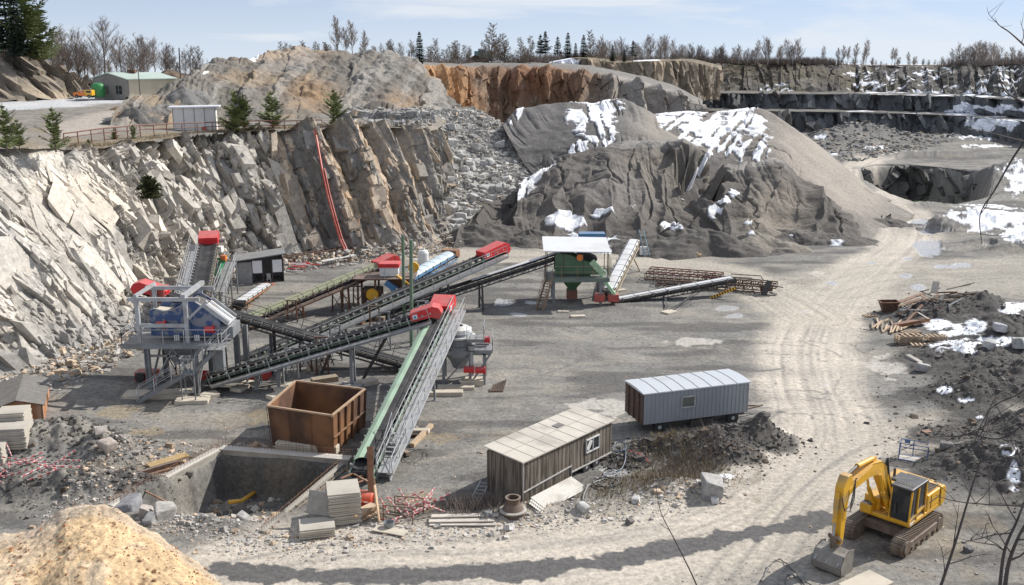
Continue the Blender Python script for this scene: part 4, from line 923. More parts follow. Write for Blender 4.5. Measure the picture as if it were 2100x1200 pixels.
conveyor('belt_conveyor', 'grey conveyor with outer handrail rising left to right across the middle of the plant', D(432, 776, 66.2), D(893, 642, 66.4), w=1.0, depth=.5,
         hood=RED, walk=(-1, .7), legs=((.20, 'x'), (.30, 'x'), (.62, 'x')), fm=DGREEN, nroll=30, hood_l=1.7, hh=.65, wm=GREY, legm=GREY, legw=.22, rails='out')
conveyor('belt_conveyor', 'black belt conveyor falling from the screening tower to the right under a red hood', D(850, 752, 69.6), D(288, 592, 69.4), w=1.0, depth=.42,
         hood=RED, walk=(-1, .6), legs=((.30, 'x', .8), (.52, 'x')), fm=DARKST, nroll=26, hood_l=2.0, hh=.65, wm=DARKST, legm=DARKST, rails='out', legw=.2)
conveyor('belt_conveyor', 'dark conveyor with brown side truss climbing steeply behind the screening tower', D(398, 640, 77), D(430, 492, 92.5), w=1.35, depth=.6,
         hood=RED, walk=(1, .8), legs=((.55, 'x'), (.85, 'x')), fm=paint('pale_frame', (.22, .18, .14), .7), nroll=24, hood_l=1.6, hh=.95, lattice=True, legm=GREY)
conveyor('belt_conveyor', 'longest conveyor with dark green truss carrying the red hood highest over the yard', D(492, 742, 72.6), D(1030, 512, 90), w=1.0, depth=.6,
         hood=RED, walk=(-1, .75), legs=((.34, 'x'), (.52, 'x'), (.74, 'wide')), fm=DGREEN, nroll=36, hood_l=2.6, hh=.8, lattice=True, wm=GREY, legm=DARKST, rails='out')
conveyor('belt_conveyor', 'conveyor under a rounded olive green cover with a rusty pipe along its side', D(470, 672, 81), D(805, 535, 91.5), w=1.0, depth=.5,
         hood=RED, cover=OLIVE, walk=(-1, .5), legs=((.40, 'x'), (.68, 'x')), fm=DARKST, nroll=24, hood_l=1.9, hh=.7, wm=DRUST, legm=RUST, rails='out')
t, q = conveyor('belt_conveyor', 'thin black lattice conveyor with snow white belt running to the green screening plant', D(700, 668, 83), D(1160, 518, 91), w=.75, depth=.4,
         legs=((.6, 'x'),), fm=DARKST, nroll=0, lattice=True)
m = MB(); m.box(q(.78, 0, .3), (9.5, .5, .05), ax=((q(1, 0, 0)-q(0, 0, 0)).normalized(), (q(0, 1, 0)-q(0, 0, 0)).normalized(), (q(0, 0, 1)-q(0, 0, 0)).normalized())); m.build('belt_top', WHITE, t)
conveyor('belt_conveyor', 'white covered conveyor rising away behind the green screening plant', D(1246, 600, 91.5), D(1300, 494, 106), w=1.1, depth=.45, cover=WHITE, chh=.10, legs=((.75, 'wide', 1.5),), fm=paint('cream_frame', (.5, .43, .32), .7), nroll=10, lattice=True)
t, q = conveyor('belt_conveyor', 'low white topped stacker conveyor pointing right over the scrap frames', D(1258, 617, 90.5), D(1502, 572, 93.5), w=.85, depth=.35, fm=DARKST, nroll=8, lattice=True, cover=WHITE, chh=.10)
ft = G(1370, 641)
for a in (.42, .72):
    for s in (-.4, .4): m = MB(); m.beam(q(a, s, -.5), ft+Vector((s*.6, 0, .05)), .07); m.build('support_leg', DARKST, t)
m = MB(); Xv = (q(1, 0, 0)-q(0, 0, 0)).normalized()
a, b = D(1456, 612, 92), D(1510, 590, 92)
for i in range(10):
    A = a.lerp(b, i/10); B = a.lerp(b, (i+.55)/10); m.beam(A, B, .08, .28)
m.build('hazard_bar', YEL, t); m = MB(); m.beam(a+Vector((0, .06, 0)), b+Vector((0, .06, 0)), .08, .27); m.build('hazard_bar_back', DARKST, t)
conveyor('belt_conveyor', 'short loose conveyor lying on the ground with a white belt and red end', D(490, 622, 88), D(548, 584, 98), w=1.1, depth=.5, fm=RUST, nroll=6, hood=RED2, hood_l=.5, hh=.2, cover=WHITE, chh=.10, group='loose conveyors in the yard')
conveyor('belt_conveyor', 'pale blue covered conveyor with blue side panels behind the olive covered one', D(836, 572, 94), D(925, 522, 104), w=1.3, depth=.5, fm=BLUE, nroll=6, cover=paint('pale_blue_cover', (.55, .68, .76), .5), hood=RUST, hood_l=.6, hh=.7)
for i, (px, py, L_, W_, H_, rz, lab) in enumerate([
        (322, 812, 4.4, 1.4, .3, .05, 'long pale slab under the front legs of the screening tower'), (395, 822, 2.2, 1.0, .28, .1, 'cream slab under the stair landing of the screening tower'),
        (428, 812, 1.3, 1.0, .28, .6, 'cracked cream slab right of the stair landing'), (500, 795, 2.0, .9, .28, 1.2, 'slab under the twin grey columns'),
        (570, 815, 1.5, .7, .28, .9, 'dark slab with a cream face left of the rusty hopper'), (590, 800, 1.8, .9, .28, .9, 'tilted cream slab behind the rusty hopper corner'),
        (645, 762, 1.1, .6, .45, .1, 'small cream block under a dark conveyor column'), (720, 795, 1.2, .7, .3, .1, 'grey slab under the middle conveyor leg'), (755, 790, 1.3, .8, .35, .6, 'timber topped block beside the leaning dark beam'),
        (902, 811, 3.2, .7, .35, .02, 'long cream beam slab in front of the crusher'), (935, 797, 2.6, .7, .25, .02, 'second cream beam slab in front of the crusher'), (968, 788, 1.6, 1.0, .45, .05, 'stacked slabs at the right foot of the crusher'),
        (1372, 641, 1.3, 1.0, .2, .7, 'pale pad under the white stacker conveyor'), (1185, 650, 1.3, .6, .2, .1, 'broken white slab in the shadow of the green plant'), (1155, 640, 1.0, .5, .15, 0, 'white block in the shadow of the green plant'), (1096, 614, 1.2, .4, .15, .2, 'thin pale strip left of the green plant'),
        (540, 650, 1.2, .8, .3, .2, 'pale block behind the twin grey columns'), (1270, 598, 1.4, .6, .2, .5, 'orange brown plate by the green plant')]):
    slab(px, py, L_, W_, H_, rz, lab)

# ---- grey screening tower on the left
T = thing('screening_tower', 'grey steel screening tower with a worn blue vibrating screen and stairs', 'screening tower', (-23.6, 66.4, 0))
zf, x0, x1, yf, yb = 3.62, -26.7, -20.5, 64.6, 69.0
m = MB(); m.box(((x0+x1)/2, (yf+yb)/2, zf), (x1-x0, yb-yf, .06)); 
for y in (yf, yb, 66): m.beam((x0, y, zf-.16), (x1, y, zf-.16), .14, .26)
for x in (x0, x1): m.beam((x, yf, zf-.16), (x, yb, zf-.16), .14, .26)
m.box((x1+.45, 64.6, zf-.02), (1.1, 2.4, .06)); m.build('platform', GREY, T)
for x, y in ((-25.2, 65.0), (-21.9, 65.0), (-25.2, 68.4), (-21.9, 68.4)):
    m = MB(); 
    for s in (-.14, .14): m.beam((x+s, y, -.05), (x+s, y, zf-.2), .05, .34, (0, 1, 0))
    m.beam((x, y, 0), (x, y, zf-.2), .26, .05, (0, 1, 0)); m.build('column', GREY, T)
for x, y in ((-25.6, 65.0), (-22.3, 65.0), (-25.6, 68.4), (-22.3, 68.4)):
    m = MB(); m.beam((x, y, zf), (x, y, 6.6), .26, .26, (0, 1, 0)); m.build('upper_column', LGREY, T)
m = MB(); m.beam((-26.2, 65, 6.72), (-21.3, 65, 6.72), .2, .26); m.beam((-26.2, 68.4, 6.72), (-21.3, 68.4, 6.72), .2, .26)
m.beam((-22.3, 64.6, 6.98), (-22.3, 69.0, 6.98), .3, .28); m.beam((-25.6, 64.8, 6.98), (-25.6, 68.6, 6.98), .2, .2); m.beam((-25.9, 65, zf+1.25), (-22.2, 65, zf+1.25), .1, .26)
m.beam((-22.2, 65, 5.3), (-20.8, 65, 6.6), .16); m.build('head_frame', LGREY, T)
m = MB(); m.beam((-25.2, 65, 0), (-23.4, 65, 3.3), .12); m.beam((-21.9, 65, .3), (-23.4, 65, 3.3), .12); m.beam((-25.2, 65, 2.7), (-21.9, 65, 2.7), .12, .16)
m.beam((-21.9, 65, .2), (-21.9, 68.4, 3.3), .12); m.beam((-25.2, 65, .2), (-25.2, 68.4, 3.3), .12); m.beam((-25.2, 68.4, 2.7), (-21.9, 68.4, 2.7), .12, .16); m.build('cross_brace', GREY, T)
# blue screen box: two shaped side plates
def sp_(x, z, y): return Vector((x, y, z))
prof = [(-25.0, 4.0), (-25.0, 5.75), (-24.7, 5.9), (-24.0, 5.72), (-23.4, 5.78), (-22.9, 6.05), (-22.4, 6.45), (-22.0, 6.5), (-21.4, 6.1), (-20.3, 5.2), (-19.95, 4.4), (-20.6, 4.0)]
SC_ = []
for y in (65.55, 67.75):
    m = MB(); m.prism([sp_(a, b, y) for a, b in prof], (0, 0, 0), (0, .1, 0)); SC_.append(m.build('screen_side_plate', BLUESH, T))
m = MB()
for a, b in zip(prof[1:9], prof[2:10]): m.beam(sp_(a[0], a[1]+.03, 65.6), sp_(b[0], b[1]+.03, 65.6), .12, .05, (0, 0, 1))
m.build('screen_rim', LGREY, T)
m = MB(); m.beam((-24.9, 66.7, 4.6), (-20.6, 66.7, 4.2), 2.1, .12); m.beam((-22.3, 66.7, 6.35), (-21.3, 66.7, 5.9), 2.1, .06); m.build('screen_deck', DARKST, T)
m = MB(); m.beam((-25.0, 66.7, 5.55), (-24.0, 66.7, 5.45), 2.0, .05); m.build('feed_plate', CREAM, T)
ch = MB(); ch.beam((-21.2, 66.5, 6.05), (-19.6, 66.5, 4.75), 1.9, .08); 
for y in (65.55, 67.45): ch.beam((-21.2, y, 6.15), (-19.6, y, 4.85), .07, .3)
c_ = ch.build('discharge_chute', LGREY, T)
m = MB()
for y in (66.1, 66.9): m.beam((-21.1, y, 6.17), (-19.6, y, 4.9), .10, .05)
m.build('chute_rib', WPAINT, c_)
m = MB(); m.box((-19.7, 66.4, 4.25), (.8, 1.9, .8)); m.box((-20.3, 65.4, 2.3), (.6, .6, 1.5)); m.build('discharge_box', GREY, T)
for x, z in ((-24.2, 4.85), (-20.9, 4.5)):
    m = MB(); m.tube((x-.3, 65.38, z), (x+.25, 65.38, z), .22, 12); m.tube((x+.25, 65.38, z), (x+.34, 65.38, z), .3, 12); m.build('vibrator_motor', RED, T)
for x in (-23.3, -21.9):
    for k in range(3):
        m = MB(); m.tube((x+k*.13, 65.3, 3.7), (x+k*.13, 65.3, 4.12), .05, 8); m.build('spring', WPAINT, T)
m = MB(); hp = [(-24.6, 3.4), (-21.7, 3.4), (-22.6, 1.9), (-23.6, 1.9)]; m.prism([sp_(a, b, 65.6) for a, b in hp], (0, 0, 0), (0, 2.4, 0)); m.build('hopper', GREY, T)
def rail(T, pts, zf, h=1.05, mat=LGREY, name='handrail', nseg=1.4, r=.022):
    m = MB()
    for a, b in zip(pts[:-1], pts[1:]):
        a, b = Vector(a), Vector(b); n = max(1, round((b-a).length/nseg))
        for i in range(n+1): p = a.lerp(b, i/n); m.beam(p, p+Vector((0, 0, h)), .04)
        for hh_ in (h, h*.52): m.tube(a+Vector((0, 0, hh_)), b+Vector((0, 0, hh_)), r, 6)
    return m.build(name, mat, T)
rail(T, [(x0, yb, zf), (x0, yf, zf), (x1+.9, yf, zf)], zf); rail(T, [(x1+1.0, 63.4, zf), (x1+1.0, 65.8, zf), (x1+.9, 67.5, zf)], zf)
def stairs(T, a, b, w, mat=GREY, railmat=LGREY, n=None, name='stair'):
    a, b = Vector(a), Vector(b); d = b-a; hd = Vector((d.x, d.y, 0)).normalized(); S = Vector((-hd.y, hd.x, 0)); n = n or int(abs(d.z)/.22)
    m = MB()
    for s in (-w/2, w/2): m.beam(a+S*s, b+S*s, .05, .24)
    st = m.build(name, mat, T)
    for i in range(1, n):
        p = a.lerp(b, i/n); k = MB(); k.box(p, (.24, w, .03), ax=(hd, S, Vector((0, 0, 1)))); k.build('tread', mat, st)
    for s in (-w/2, w/2):
        m = MB()
        for i in range(4): p = a.lerp(b, i/3)+S*s; m.beam(p, p+Vector((0, 0, 1.0)), .04)
        for h in (.55, 1.0): m.tube(a+S*s+Vector((0, 0, h)), b+S*s+Vector((0, 0, h)), .022, 6)
        m.build('handrail', railmat, T)
stairs(T, G(284, 824)+Vector((0, 0, .05)), (-21.9, 63.7, 2.0), .75); stairs(T, (-21.6, 63.9, 2.0), (-20.0, 64.3, zf), .75)
m = MB(); m.box((-21.9, 63.5, 2.0), (1.0, .9, .05))
for x in (-22.35, -21.45):
    for y in (63.1, 63.9): m.beam((x, y, 0), (x, y, 2.0), .08)
m.beam((-22.35, 63.1, .7), (-21.45, 63.1, .7), .06); m.beam((-22.35, 63.1, .7), (-22.35, 63.9, .7), .06); m.build('stair_landing', GREY, T)
rail(T, [(-22.35, 63.9, 2.02), (-22.35, 63.1, 2.02), (-21.45, 63.1, 2.02)], 2)
m = MB(); m.box((-25.5, 69.2, 6.1), (1.0, 1.2, 1.1)); m.build('side_hood', RED2, T)
# blue collecting motor units at ground
o = thing('drive_unit', 'dark red machine on the ground below the screening tower', 'machine', G(298, 786)); 
m = MB(); b_ = G(298, 786); m.box(b_+Vector((0, .5, .45)), (1.5, 1.0, .7)); m.build('housing', RED2, o, bevel=.05)
m = MB(); m.tube(b_+Vector((-.3, .0, .5)), b_+Vector((-.3, -.2, .5)), .35, 14); m.build('flywheel', DARKST, o)
# twin grey columns carrying the falling conveyor
o = thing('support_frame', 'twin grey I-beam columns standing under the falling black conveyor', 'support frame', G(498, 775))
for dx in (-.28, .38):
    c = G(498, 775)+Vector((dx, 0, 0)); m = MB()
    for s in (-.16, .16): m.beam(c+Vector((s, 0, 0)), c+Vector((s, 0, 4.0)), .05, .36, (0, 1, 0))
    m.beam(c, c+Vector((0, 0, 4.0)), .3, .05, (0, 1, 0)); m.build('column', GREY, o)
# red tank under conveyor
for (px, py, w_, h_, lab) in ((532, 776, 1.5, .9, 'open red bin on the ground under the crossing conveyors'), (412, 775, .8, .4, 'low red box at the foot of the middle conveyor')):
    g = G(px, py); o = thing('red_bin', lab, 'bin', g)
    m = MB()
    for (cx, cy, sx, sy) in ((0, -.5, w_, .06), (0, .5, w_, .06), (-w_/2, 0, .06, 1.0), (w_/2, 0, .06, 1.0)): m.box(g+Vector((cx, cy, h_/2)), (sx, sy, h_))
    m.box(g+Vector((0, 0, .05)), (w_, 1.0, .06)); m.build('bin_body', RED, o)
    for i in range(4): m = MB(); m.beam(g+Vector((-w_/2+w_*i/3, -.55, 0)), g+Vector((-w_/2+w_*i/3, -.55, h_)), .06); m.build('bin_rib', RED2, o)
# ---- cone crusher group right of the mint conveyor
K = thing('cone_crusher', 'grey cone crusher on a raised frame with red motors right of the mint conveyor', 'crusher', G(950, 790))
k0 = G(950, 790); kx, ky = k0.x, k0.y+1.2
m = MB()
for x in (-1.4, .5, 1.5):
    for y in (-1, 1): m.beam((kx+x, ky+y, 0), (kx+x, ky+y, 2.3), .2)
m.beam((kx-1.6, ky-1, 2.35), (kx+2.0, ky-1, 2.35), .2, .3); m.beam((kx-1.6, ky+1, 2.35), (kx+2.0, ky+1, 2.35), .2, .3); m.beam((kx-1.5, ky-1, 2.35), (kx-1.5, ky+1, 2.35), .2, .3); m.beam((kx+1.9, ky-1, 2.35), (kx+1.9, ky+1, 2.35), .2, .3); m.beam((kx-1.4, ky-1, .1), (kx+.5, ky-1, 2.2), .09); m.beam((kx+.5, ky-1, 0), (kx+1.9, ky-1, 2.2), .12); m.build('base_frame', GREY, K)
m = MB(); m.lathe((kx-.3, ky, 2.0), [(.5, -1.0), (.7, -.5), (1.1, 0), (1.15, .7), (1.0, .75), (.95, 1.2), (1.05, 1.25), (.8, 1.7), (.35, 1.75), (.3, 2.1)], 20); m.build('crusher_body', GREY, K)
m = MB(); m.lathe((kx-.3, ky, 3.3), [(1.15, 0), (1.15, .12)], 20); m.lathe((kx-.3, ky, 3.6), [(.9, 0), (.9, .3), (.5, .5)], 14); m.build('crusher_ring', WPAINT, K)
for z, xx in ((2.6, 1.5), (3.4, .9)):
    m = MB(); m.box((kx+xx, ky-.7, z), (1.3, 1.2, .06)); m.beam((kx+xx-.6, ky-1.3, z-.1), (kx+xx+.6, ky-1.3, z-.1), .06, .2); m.build('grating', GREY, K); rail(K, [(kx+xx-.6, ky-1.3, z), (kx+xx+.6, ky-1.3, z), (kx+xx+.6, ky+.5, z)], z, 1.0)
for p in ((kx+1.5, ky-.2, 3.1), (kx+.4, ky-1.3, 1.2), (kx+1.2, ky-1.1, 1.1)):
    m = MB(); m.tube(Vector(p)+Vector((-.35, 0, 0)), Vector(p)+Vector((.3, 0, 0)), .24, 12); m.tube(Vector(p)+Vector((.3, 0, 0)), Vector(p)+Vector((.4, 0, 0)), .28, 12); m.build('motor', RED, K)
m = MB(); m.tube((kx+.6, ky-1.1, 2.5), (kx+.6, ky-1.1, .7), .14, 10); m.tube((kx+.6, ky-1.1, 2.6), (kx+.6, ky-1.1, 2.9), .25, 10); m.build('oil_cylinder', LGREY, K)
m = MB(); m.prism([Vector((kx-2.0, ky-.9, 3.6)), Vector((kx-1.0, ky-.9, 3.6)), Vector((kx-.8, ky-.9, 2.4)), Vector((kx-1.6, ky-.9, 2.4))], (0, 0, 0), (0, 1.8, 0)); m.build('feed_chute', GREY, K)
# ---- second crusher group behind (yellow, blue, rust)
K = thing('jaw_crusher', 'old rusty crusher with yellow and blue guards under the olive conveyor head', 'crusher', G(790, 640))
g = G(790, 640); m = MB()
for x in (-2.4, -.8, .8, 2.4):
    for y in (-1.2, 1.2): m.beam(g+Vector((x, y+1, 0)), g+Vector((x, y+1, 3.1)), .18)
m.box(g+Vector((0, 1, 3.15)), (5.6, 3.0, .12)); m.build('support_frame', DRUST, K)
m = MB(); m.box(g+Vector((-1.2, .8, 1.2)), (1.8, 1.6, 1.8)); m.build('crusher_body', DRUST, K, bevel=.08)
m = MB(); m.tube(g+Vector((-1.1, -.05, 1.7)), g+Vector((-1.1, -.3, 1.7)), .55, 18); m.build('flywheel_guard', YEL, K); m = MB(); m.tube(g+Vector((2.6, 1, 4.0)), g+Vector((2.6, .7, 4.0)), .5, 16); m.build('flywheel_guard', YEL, K)
m = MB(); m.beam(g+Vector((.2, -.2, 2.9)), g+Vector((1.8, -.2, 1.6)), .8, .5); m.build('side_chute', BLUE, K)
m = MB(); m.beam(g+Vector((1.2, -.6, 3.6)), g+Vector((2.6, -.6, 2.6)), .5, .1); m.build('yellow_chute', YEL, K)
m = MB(); m.box(g+Vector((.4, 1, 3.65)), (1.7, 1.3, .8)); m.build('feed_box', WPAINT, K, bevel=.04); m = MB(); m.box(g+Vector((.4, 1, 4.25)), (1.9, 1.5, .4)); m.build('feed_hood', RED, K, bevel=.06)
rail(K, [g+Vector((-2.6, -.4, 3.2)), g+Vector((2.8, -.4, 3.2))], 3.2, 1.0); m = MB(); m.prism([g+Vector((.3, .4, 2.9)), g+Vector((2.2, .4, 2.9)), g+Vector((1.7, .4, 1.6)), g+Vector((.7, .4, 1.6))], (0, 0, 0), (0, 1.6, 0)); m.build('hopper', RUST, K)
# white water tank, small
o = thing('water_tank', 'round white tank behind the pale blue covered conveyor', 'tank', G(868, 545)); m = MB(); m.lathe(G(868, 545), [(.6, 0), (.62, .4), (.62, 1.5), (.5, 1.75), (.2, 1.85)], 16); m.build('tank_shell', WPAINT, o); m = MB(); m.lathe(G(868, 545)+Vector((0, 0, 1.83)), [(.2, 0), (.2, .1)], 12); m.build('tank_lid', GREY, o)
# stairs and gangway behind the tower
o = thing('gangway', 'sloping grey gangway with tubular handrails between the tower and the open shed', 'gangway', G(455, 660))
a, b = D(452, 600, 88), D(474, 538, 94); stairs(o, D(446, 640, 83), a, .9, name='lower_stair'); m = MB(); m.beam(a, b, 1.0, .06); m.build('deck', GREY, o)
d = (b-a).normalized(); s_ = Vector((0, 0, 1)).cross(d).normalized()
for s in (-.5, .5):
    m = MB()
    for i in range(5): p = a.lerp(b, i/4)+s_*s; m.beam(p, p+Vector((0, 0, 1)), .05)
    for h in (.5, 1): m.tube(a+s_*s+Vector((0, 0, h)), b+s_*s+Vector((0, 0, h)), .03, 6)
    m.build('handrail', LGREY, o)
for p in (a, b, a.lerp(b, .5)):
    for s in (-.45, .45): m = MB(); m.beam(p+s_*s, Vector((p.x+s_.x*s, p.y+s_.y*s, 0)), .12); m.build('support_leg', GREY, o)
o = thing('feeder', 'green feeder with an orange motor beside the steep dark conveyor', 'feeder', G(443, 590)); g = D(443, 590, 91); g.z = 0
m = MB(); m.beam(g+Vector((.1, 0, 2.5)), g+Vector((.5, 1.4, 4.0)), .35, .5); m.beam(g+Vector((-.9, 1.2, 3.9)), g+Vector((.4, 1.2, 3.9)), .2); m.build('feeder_arm', GREENB, o)
m = MB(); m.tube(g+Vector((.35, 1.2, 4.0)), g+Vector((.8, 1.2, 4.0)), .3, 12); m.build('motor', ORNG, o)
m = MB(); m.box(g+Vector((-.5, .5, 1.6)), (1.6, 1.8, 1.4)); m.build('hopper_box', LGREY, o, bevel=.05)
m = MB(); m.box(g+Vector((-.2, 1.6, 4.8)), (1.2, .8, .5)); m.build('top_box', WPAINT, o)
for x in (-1.1, .3):
    m = MB(); m.beam(g+Vector((x, 0, 0)), g+Vector((x, 0, 1.4)), .16); m.build('support_leg', GREY, o)

# ---- open shed
o = thing('open_shed', 'small open fronted grey shed with two white panels at the foot of the rock wall', 'shed', G(530, 585))
c = D(488, 583, 98.0); c.z = 0; rz = .28; Xs = Vector((math.cos(rz), math.sin(rz), 0)); Ys = Vector((-math.sin(rz), math.cos(rz), 0)); Zs = Vector((0, 0, 1))
def sh(x, y, z): return c+Xs*x+Ys*y+Zs*z
m = MB(); m.beam(sh(1.2, 3.0, 1.2), sh(4.6, 3.0, 1.2), .08, 2.5); m.beam(sh(0, 3.0, 1.1), sh(1.2, 3.0, 1.1), .08, 2.3); m.beam(sh(4.6, 0, 1.35), sh(4.6, 3, 1.35), .08, 2.7); m.beam(sh(.0, .2, 1.15), sh(0, 3, 1.15), .08, 2.3); m.box(sh(.75, 0, 1.15), (1.5, .08, 2.3), rz); m.build('wall', paint('shed_grey', (.30, .30, .30), .8), o)
m = MB(); m.add([sh(-.3, -.4, 2.45), sh(4.9, -.4, 3.0), sh(4.9, 3.3, 2.9), sh(-.3, 3.3, 2.4), sh(-.3, -.4, 2.55), sh(4.9, -.4, 3.1), sh(4.9, 3.3, 3.0), sh(-.3, 3.3, 2.5)], [(0, 1, 2, 3), (7, 6, 5, 4), (0, 4, 5, 1), (1, 5, 6, 2), (2, 6, 7, 3), (3, 7, 4, 0)]); m.build('roof', GREY, o)
for x in (2.0, 4.0):
    m = MB(); m.box(sh(x, -.03, 1.75), (.95, .05, 1.3), rz); m.build('panel', WHITE, o)
for x in (.0, 1.5, 2.55, 3.5, 4.6):
    m = MB(); m.beam(sh(x, 0, 0), sh(x, 0, 2.5), .1); m.build('post', DARKST, o)
o2 = thing('plastic_chair', 'pale chair standing in the doorway of the open shed', 'chair', sh(3.1, -.1, .0)); g = sh(3.1, -.1, 0)
m = MB(); m.box(g+Zs*.45, (.42, .42, .04)); m.build('seat', LGREY, o2); m = MB(); m.box(g+Zs*.72+Ys*.2, (.42, .04, .5)); m.build('backrest', LGREY, o2)
for a_ in (-.18, .18):
    for b_ in (-.18, .18): m = MB(); m.beam(g+Xs*a_+Ys*b_, g+Xs*a_+Ys*b_+Zs*.45, .04); m.build('leg', LGREY, o2)
# ---- green poles
o = thing('green_pole', 'tall green tubular pole standing in front of the longest conveyor', 'pole', G(844, 712))
m = MB(); m.tube(G(844, 712), D(843, 492, 76.1), .15, 10); m.build('shaft', POLEG, o); m = MB(); m.tube(D(843, 652, 76.1), D(843, 648, 76.1), .22, 10); m.build('collar', WPAINT, o)
o = thing('green_pole', 'green pole with a cross arm behind the longest conveyor', 'pole', (D(827, 577, 84).x, 84, 0)); b_ = D(827, 577, 84)
m = MB(); m.tube((b_.x, 84, 0), D(826, 482, 84), .14, 10); m.build('shaft', POLEG, o); m = MB(); m.tube(D(822, 480, 84), D(846, 493, 76.3), .06, 6); m.build('cross_arm', GREY, o)
m = MB(); m.tube((b_.x, 84, 0), (b_.x, 84, .15), .35, 10); m.build('foot', WPAINT, o)
for (a_, b_, lab) in ((G(755, 772), D(912, 520, 76), None), (G(742, 783), D(793, 690, 67.2), 'dark timber prop leaning against the middle conveyor')):
    if lab: m = MB(); m.beam(a_, b_, .22); centered('timber_prop', m, DARKST, lab, 'prop')

# ---- green screening plant under the white roof
P_ = thing('screening_plant', 'green screening machine on a platform under a flat white roof', 'screening plant', G(1190, 622))
zf, x0, x1, yf, yb = 2.7, 3.15, 9.0, 89.2, 93.0
m = MB(); m.box(((x0+x1)/2, (yf+yb)/2, zf), (x1-x0, yb-yf, .1)); m.beam((x0, yf, zf-.2), (x1, yf, zf-.2), .2, .35); m.beam((x0, yb, zf-.2), (x1, yb, zf-.2), .2, .35); m.beam((x0, yf, zf-.2), (x0, yb, zf-.2), .2, .35); m.beam((x1, yf, zf-.2), (x1, yb, zf-.2), .2, .35)
m.build('platform', paint('plant_green_grey', (.16, .20, .165), .6, 0, .2, 2), P_)
for x, y in ((3.9, 89.4), (8.3, 89.4), (3.9, 92.8), (8.3, 92.8)):
    m = MB(); m.beam((x, y, 0), (x, y, zf-.2), .24); m.build('leg', GREY, P_)
for x in (x0+.1, 4.8, 6.6, x1-.1):
    for y in (yf+.1, yb-.1):
        m = MB(); m.beam((x, y, zf), (x, y, 5.25 if y < 91 else 5.7), .07); m.build('roof_post', DARKST, P_)
m = MB(); V = [(2.9, 88.9, 5.25), (9.1, 88.9, 5.15), (9.1, 93.4, 5.7), (2.9, 93.4, 5.8)]; m.add([Vector(v) for v in V]+[Vector(v)+Vector((0, 0, .08)) for v in V], [(3, 2, 1, 0), (4, 5, 6, 7), (0, 1, 5, 4), (1, 2, 6, 5), (2, 3, 7, 6), (3, 0, 4, 7)]); m.build('roof', WHITE, P_)
PG = paint('plant_green', (.065, .155, .075), .5, 0, .25, 1.5, (.12, .16, .10), .5)
prof = [(4.0, 2.9), (4.0, 4.7), (4.3, 4.95), (5.4, 4.75), (7.7, 3.9), (8.3, 3.2), (8.3, 2.9)]
for y in (89.8, 92.0):
    m = MB(); m.prism([Vector((a, y, b)) for a, b in prof], (0, 0, 0), (0, .1, 0)); m.build('screen_side_plate', PG, P_)
m = MB(); m.beam((4.1, 91, 4.5), (7.9, 91, 3.3), 2.2, .12); m.build('screen_deck', DARKST, P_)
m = MB(); m.beam((6.2, 91, 4.9), (7.9, 91, 4.1), 1.6, .5); m.build('belt_guard', BELT, P_)
m = MB(); m.tube((6.3, 89.7, 4.6), (6.3, 89.3, 4.6), .3, 14); m.build('drive_motor', ORNG, P_)
m = MB(); m.beam((7.4, 89.7, 4.2), (8.6, 89.7, 2.9), .2, .6); m.beam((8.4, 89.7, 2.7), (9.7, 89.7, .9), .9, .3); m.build('discharge_chute', paint('pale_green', (.42, .62, .40), .5), P_)
m = MB(); m.lathe((5.7, 91, 2.6), [(1.7, 0), (.55, -1.25), (.45, -1.5)], 4); m.build('hopper', PG, P_)
m = MB(); m.box((5.7, 91, .75), (1.0, 1.0, .9)); m.build('outlet_box', paint('rust_red', (.22, .09, .06), .7), P_, bevel=.04)
for x in (8.2, 9.5):
    m = MB(); m.box((x, 89.6, .75), (1.0, .9, .7)); m.build('red_chute_end', RED2, P_, bevel=.03)
RP = paint('brown_rail', (.30, .20, .13), .7)
rail(P_, [(x0, yb, zf), (x0, yf, zf), (x1, yf, zf)], zf, 1.1, RP); stairs(P_, (x0+.3, yf-.3, zf), (x0-.6, yf-1.6, 0), .7, RP, RP)
rail(P_, [(x1+.2, yf, zf), (x1+.2, yb, zf)], zf, 1.8, paint('cream_rail', (.6, .52, .4), .6), nseg=.8)
# blue tub behind the plant
g = D(1213, 500, 118); g.z = 0
o = thing('blue_container', 'weathered blue steel skip standing against the dark spoil heap', 'skip', g)
m = MB(); m.box(g+Vector((0, 0, .9)), (3.2, 1.8, 1.8)); m.build('skip_body', BLUE, o, bevel=.05)
for i in range(6): m = MB(); m.beam(g+Vector((-1.5+i*.6, -.93, 0)), g+Vector((-1.5+i*.6, -.93, 1.8)), .08); m.build('rib', BLUE, o)
for zz in (1.6,): m = MB(); m.beam(g+Vector((-1.65, -.95, 1.8)), g+Vector((1.65, -.95, 1.8)), .1); m.build('rim', BLUE, o)
g = G(1322, 525); o = thing('tilted_ladder_stand', 'blue grey ladder stand right of the rising white conveyor', 'ladder', g)
m = MB(); m.beam(g, g+Vector((-.7, .6, 3.0)), .1); m.beam(g+Vector((.6, 0, 0)), g+Vector((-.2, .6, 3.0)), .1); m.build('stile', paint('bluegrey', (.2, .3, .36), .6), o)
for i in range(7): a_ = g.lerp(g+Vector((-.7, .6, 3)), (i+1)/8); m = MB(); m.beam(a_, a_+Vector((.55, 0, 0)), .06); m.build('rung', GREY, o)
m = MB(); g = G(1320, 523); m.box(g+Vector((0, 0, .5)), (.9, .5, 1.0)); centered('white_drum_box', m, WPAINT, 'small white cabinet below the blue grey ladder stand', 'cabinet', bevel=.05)
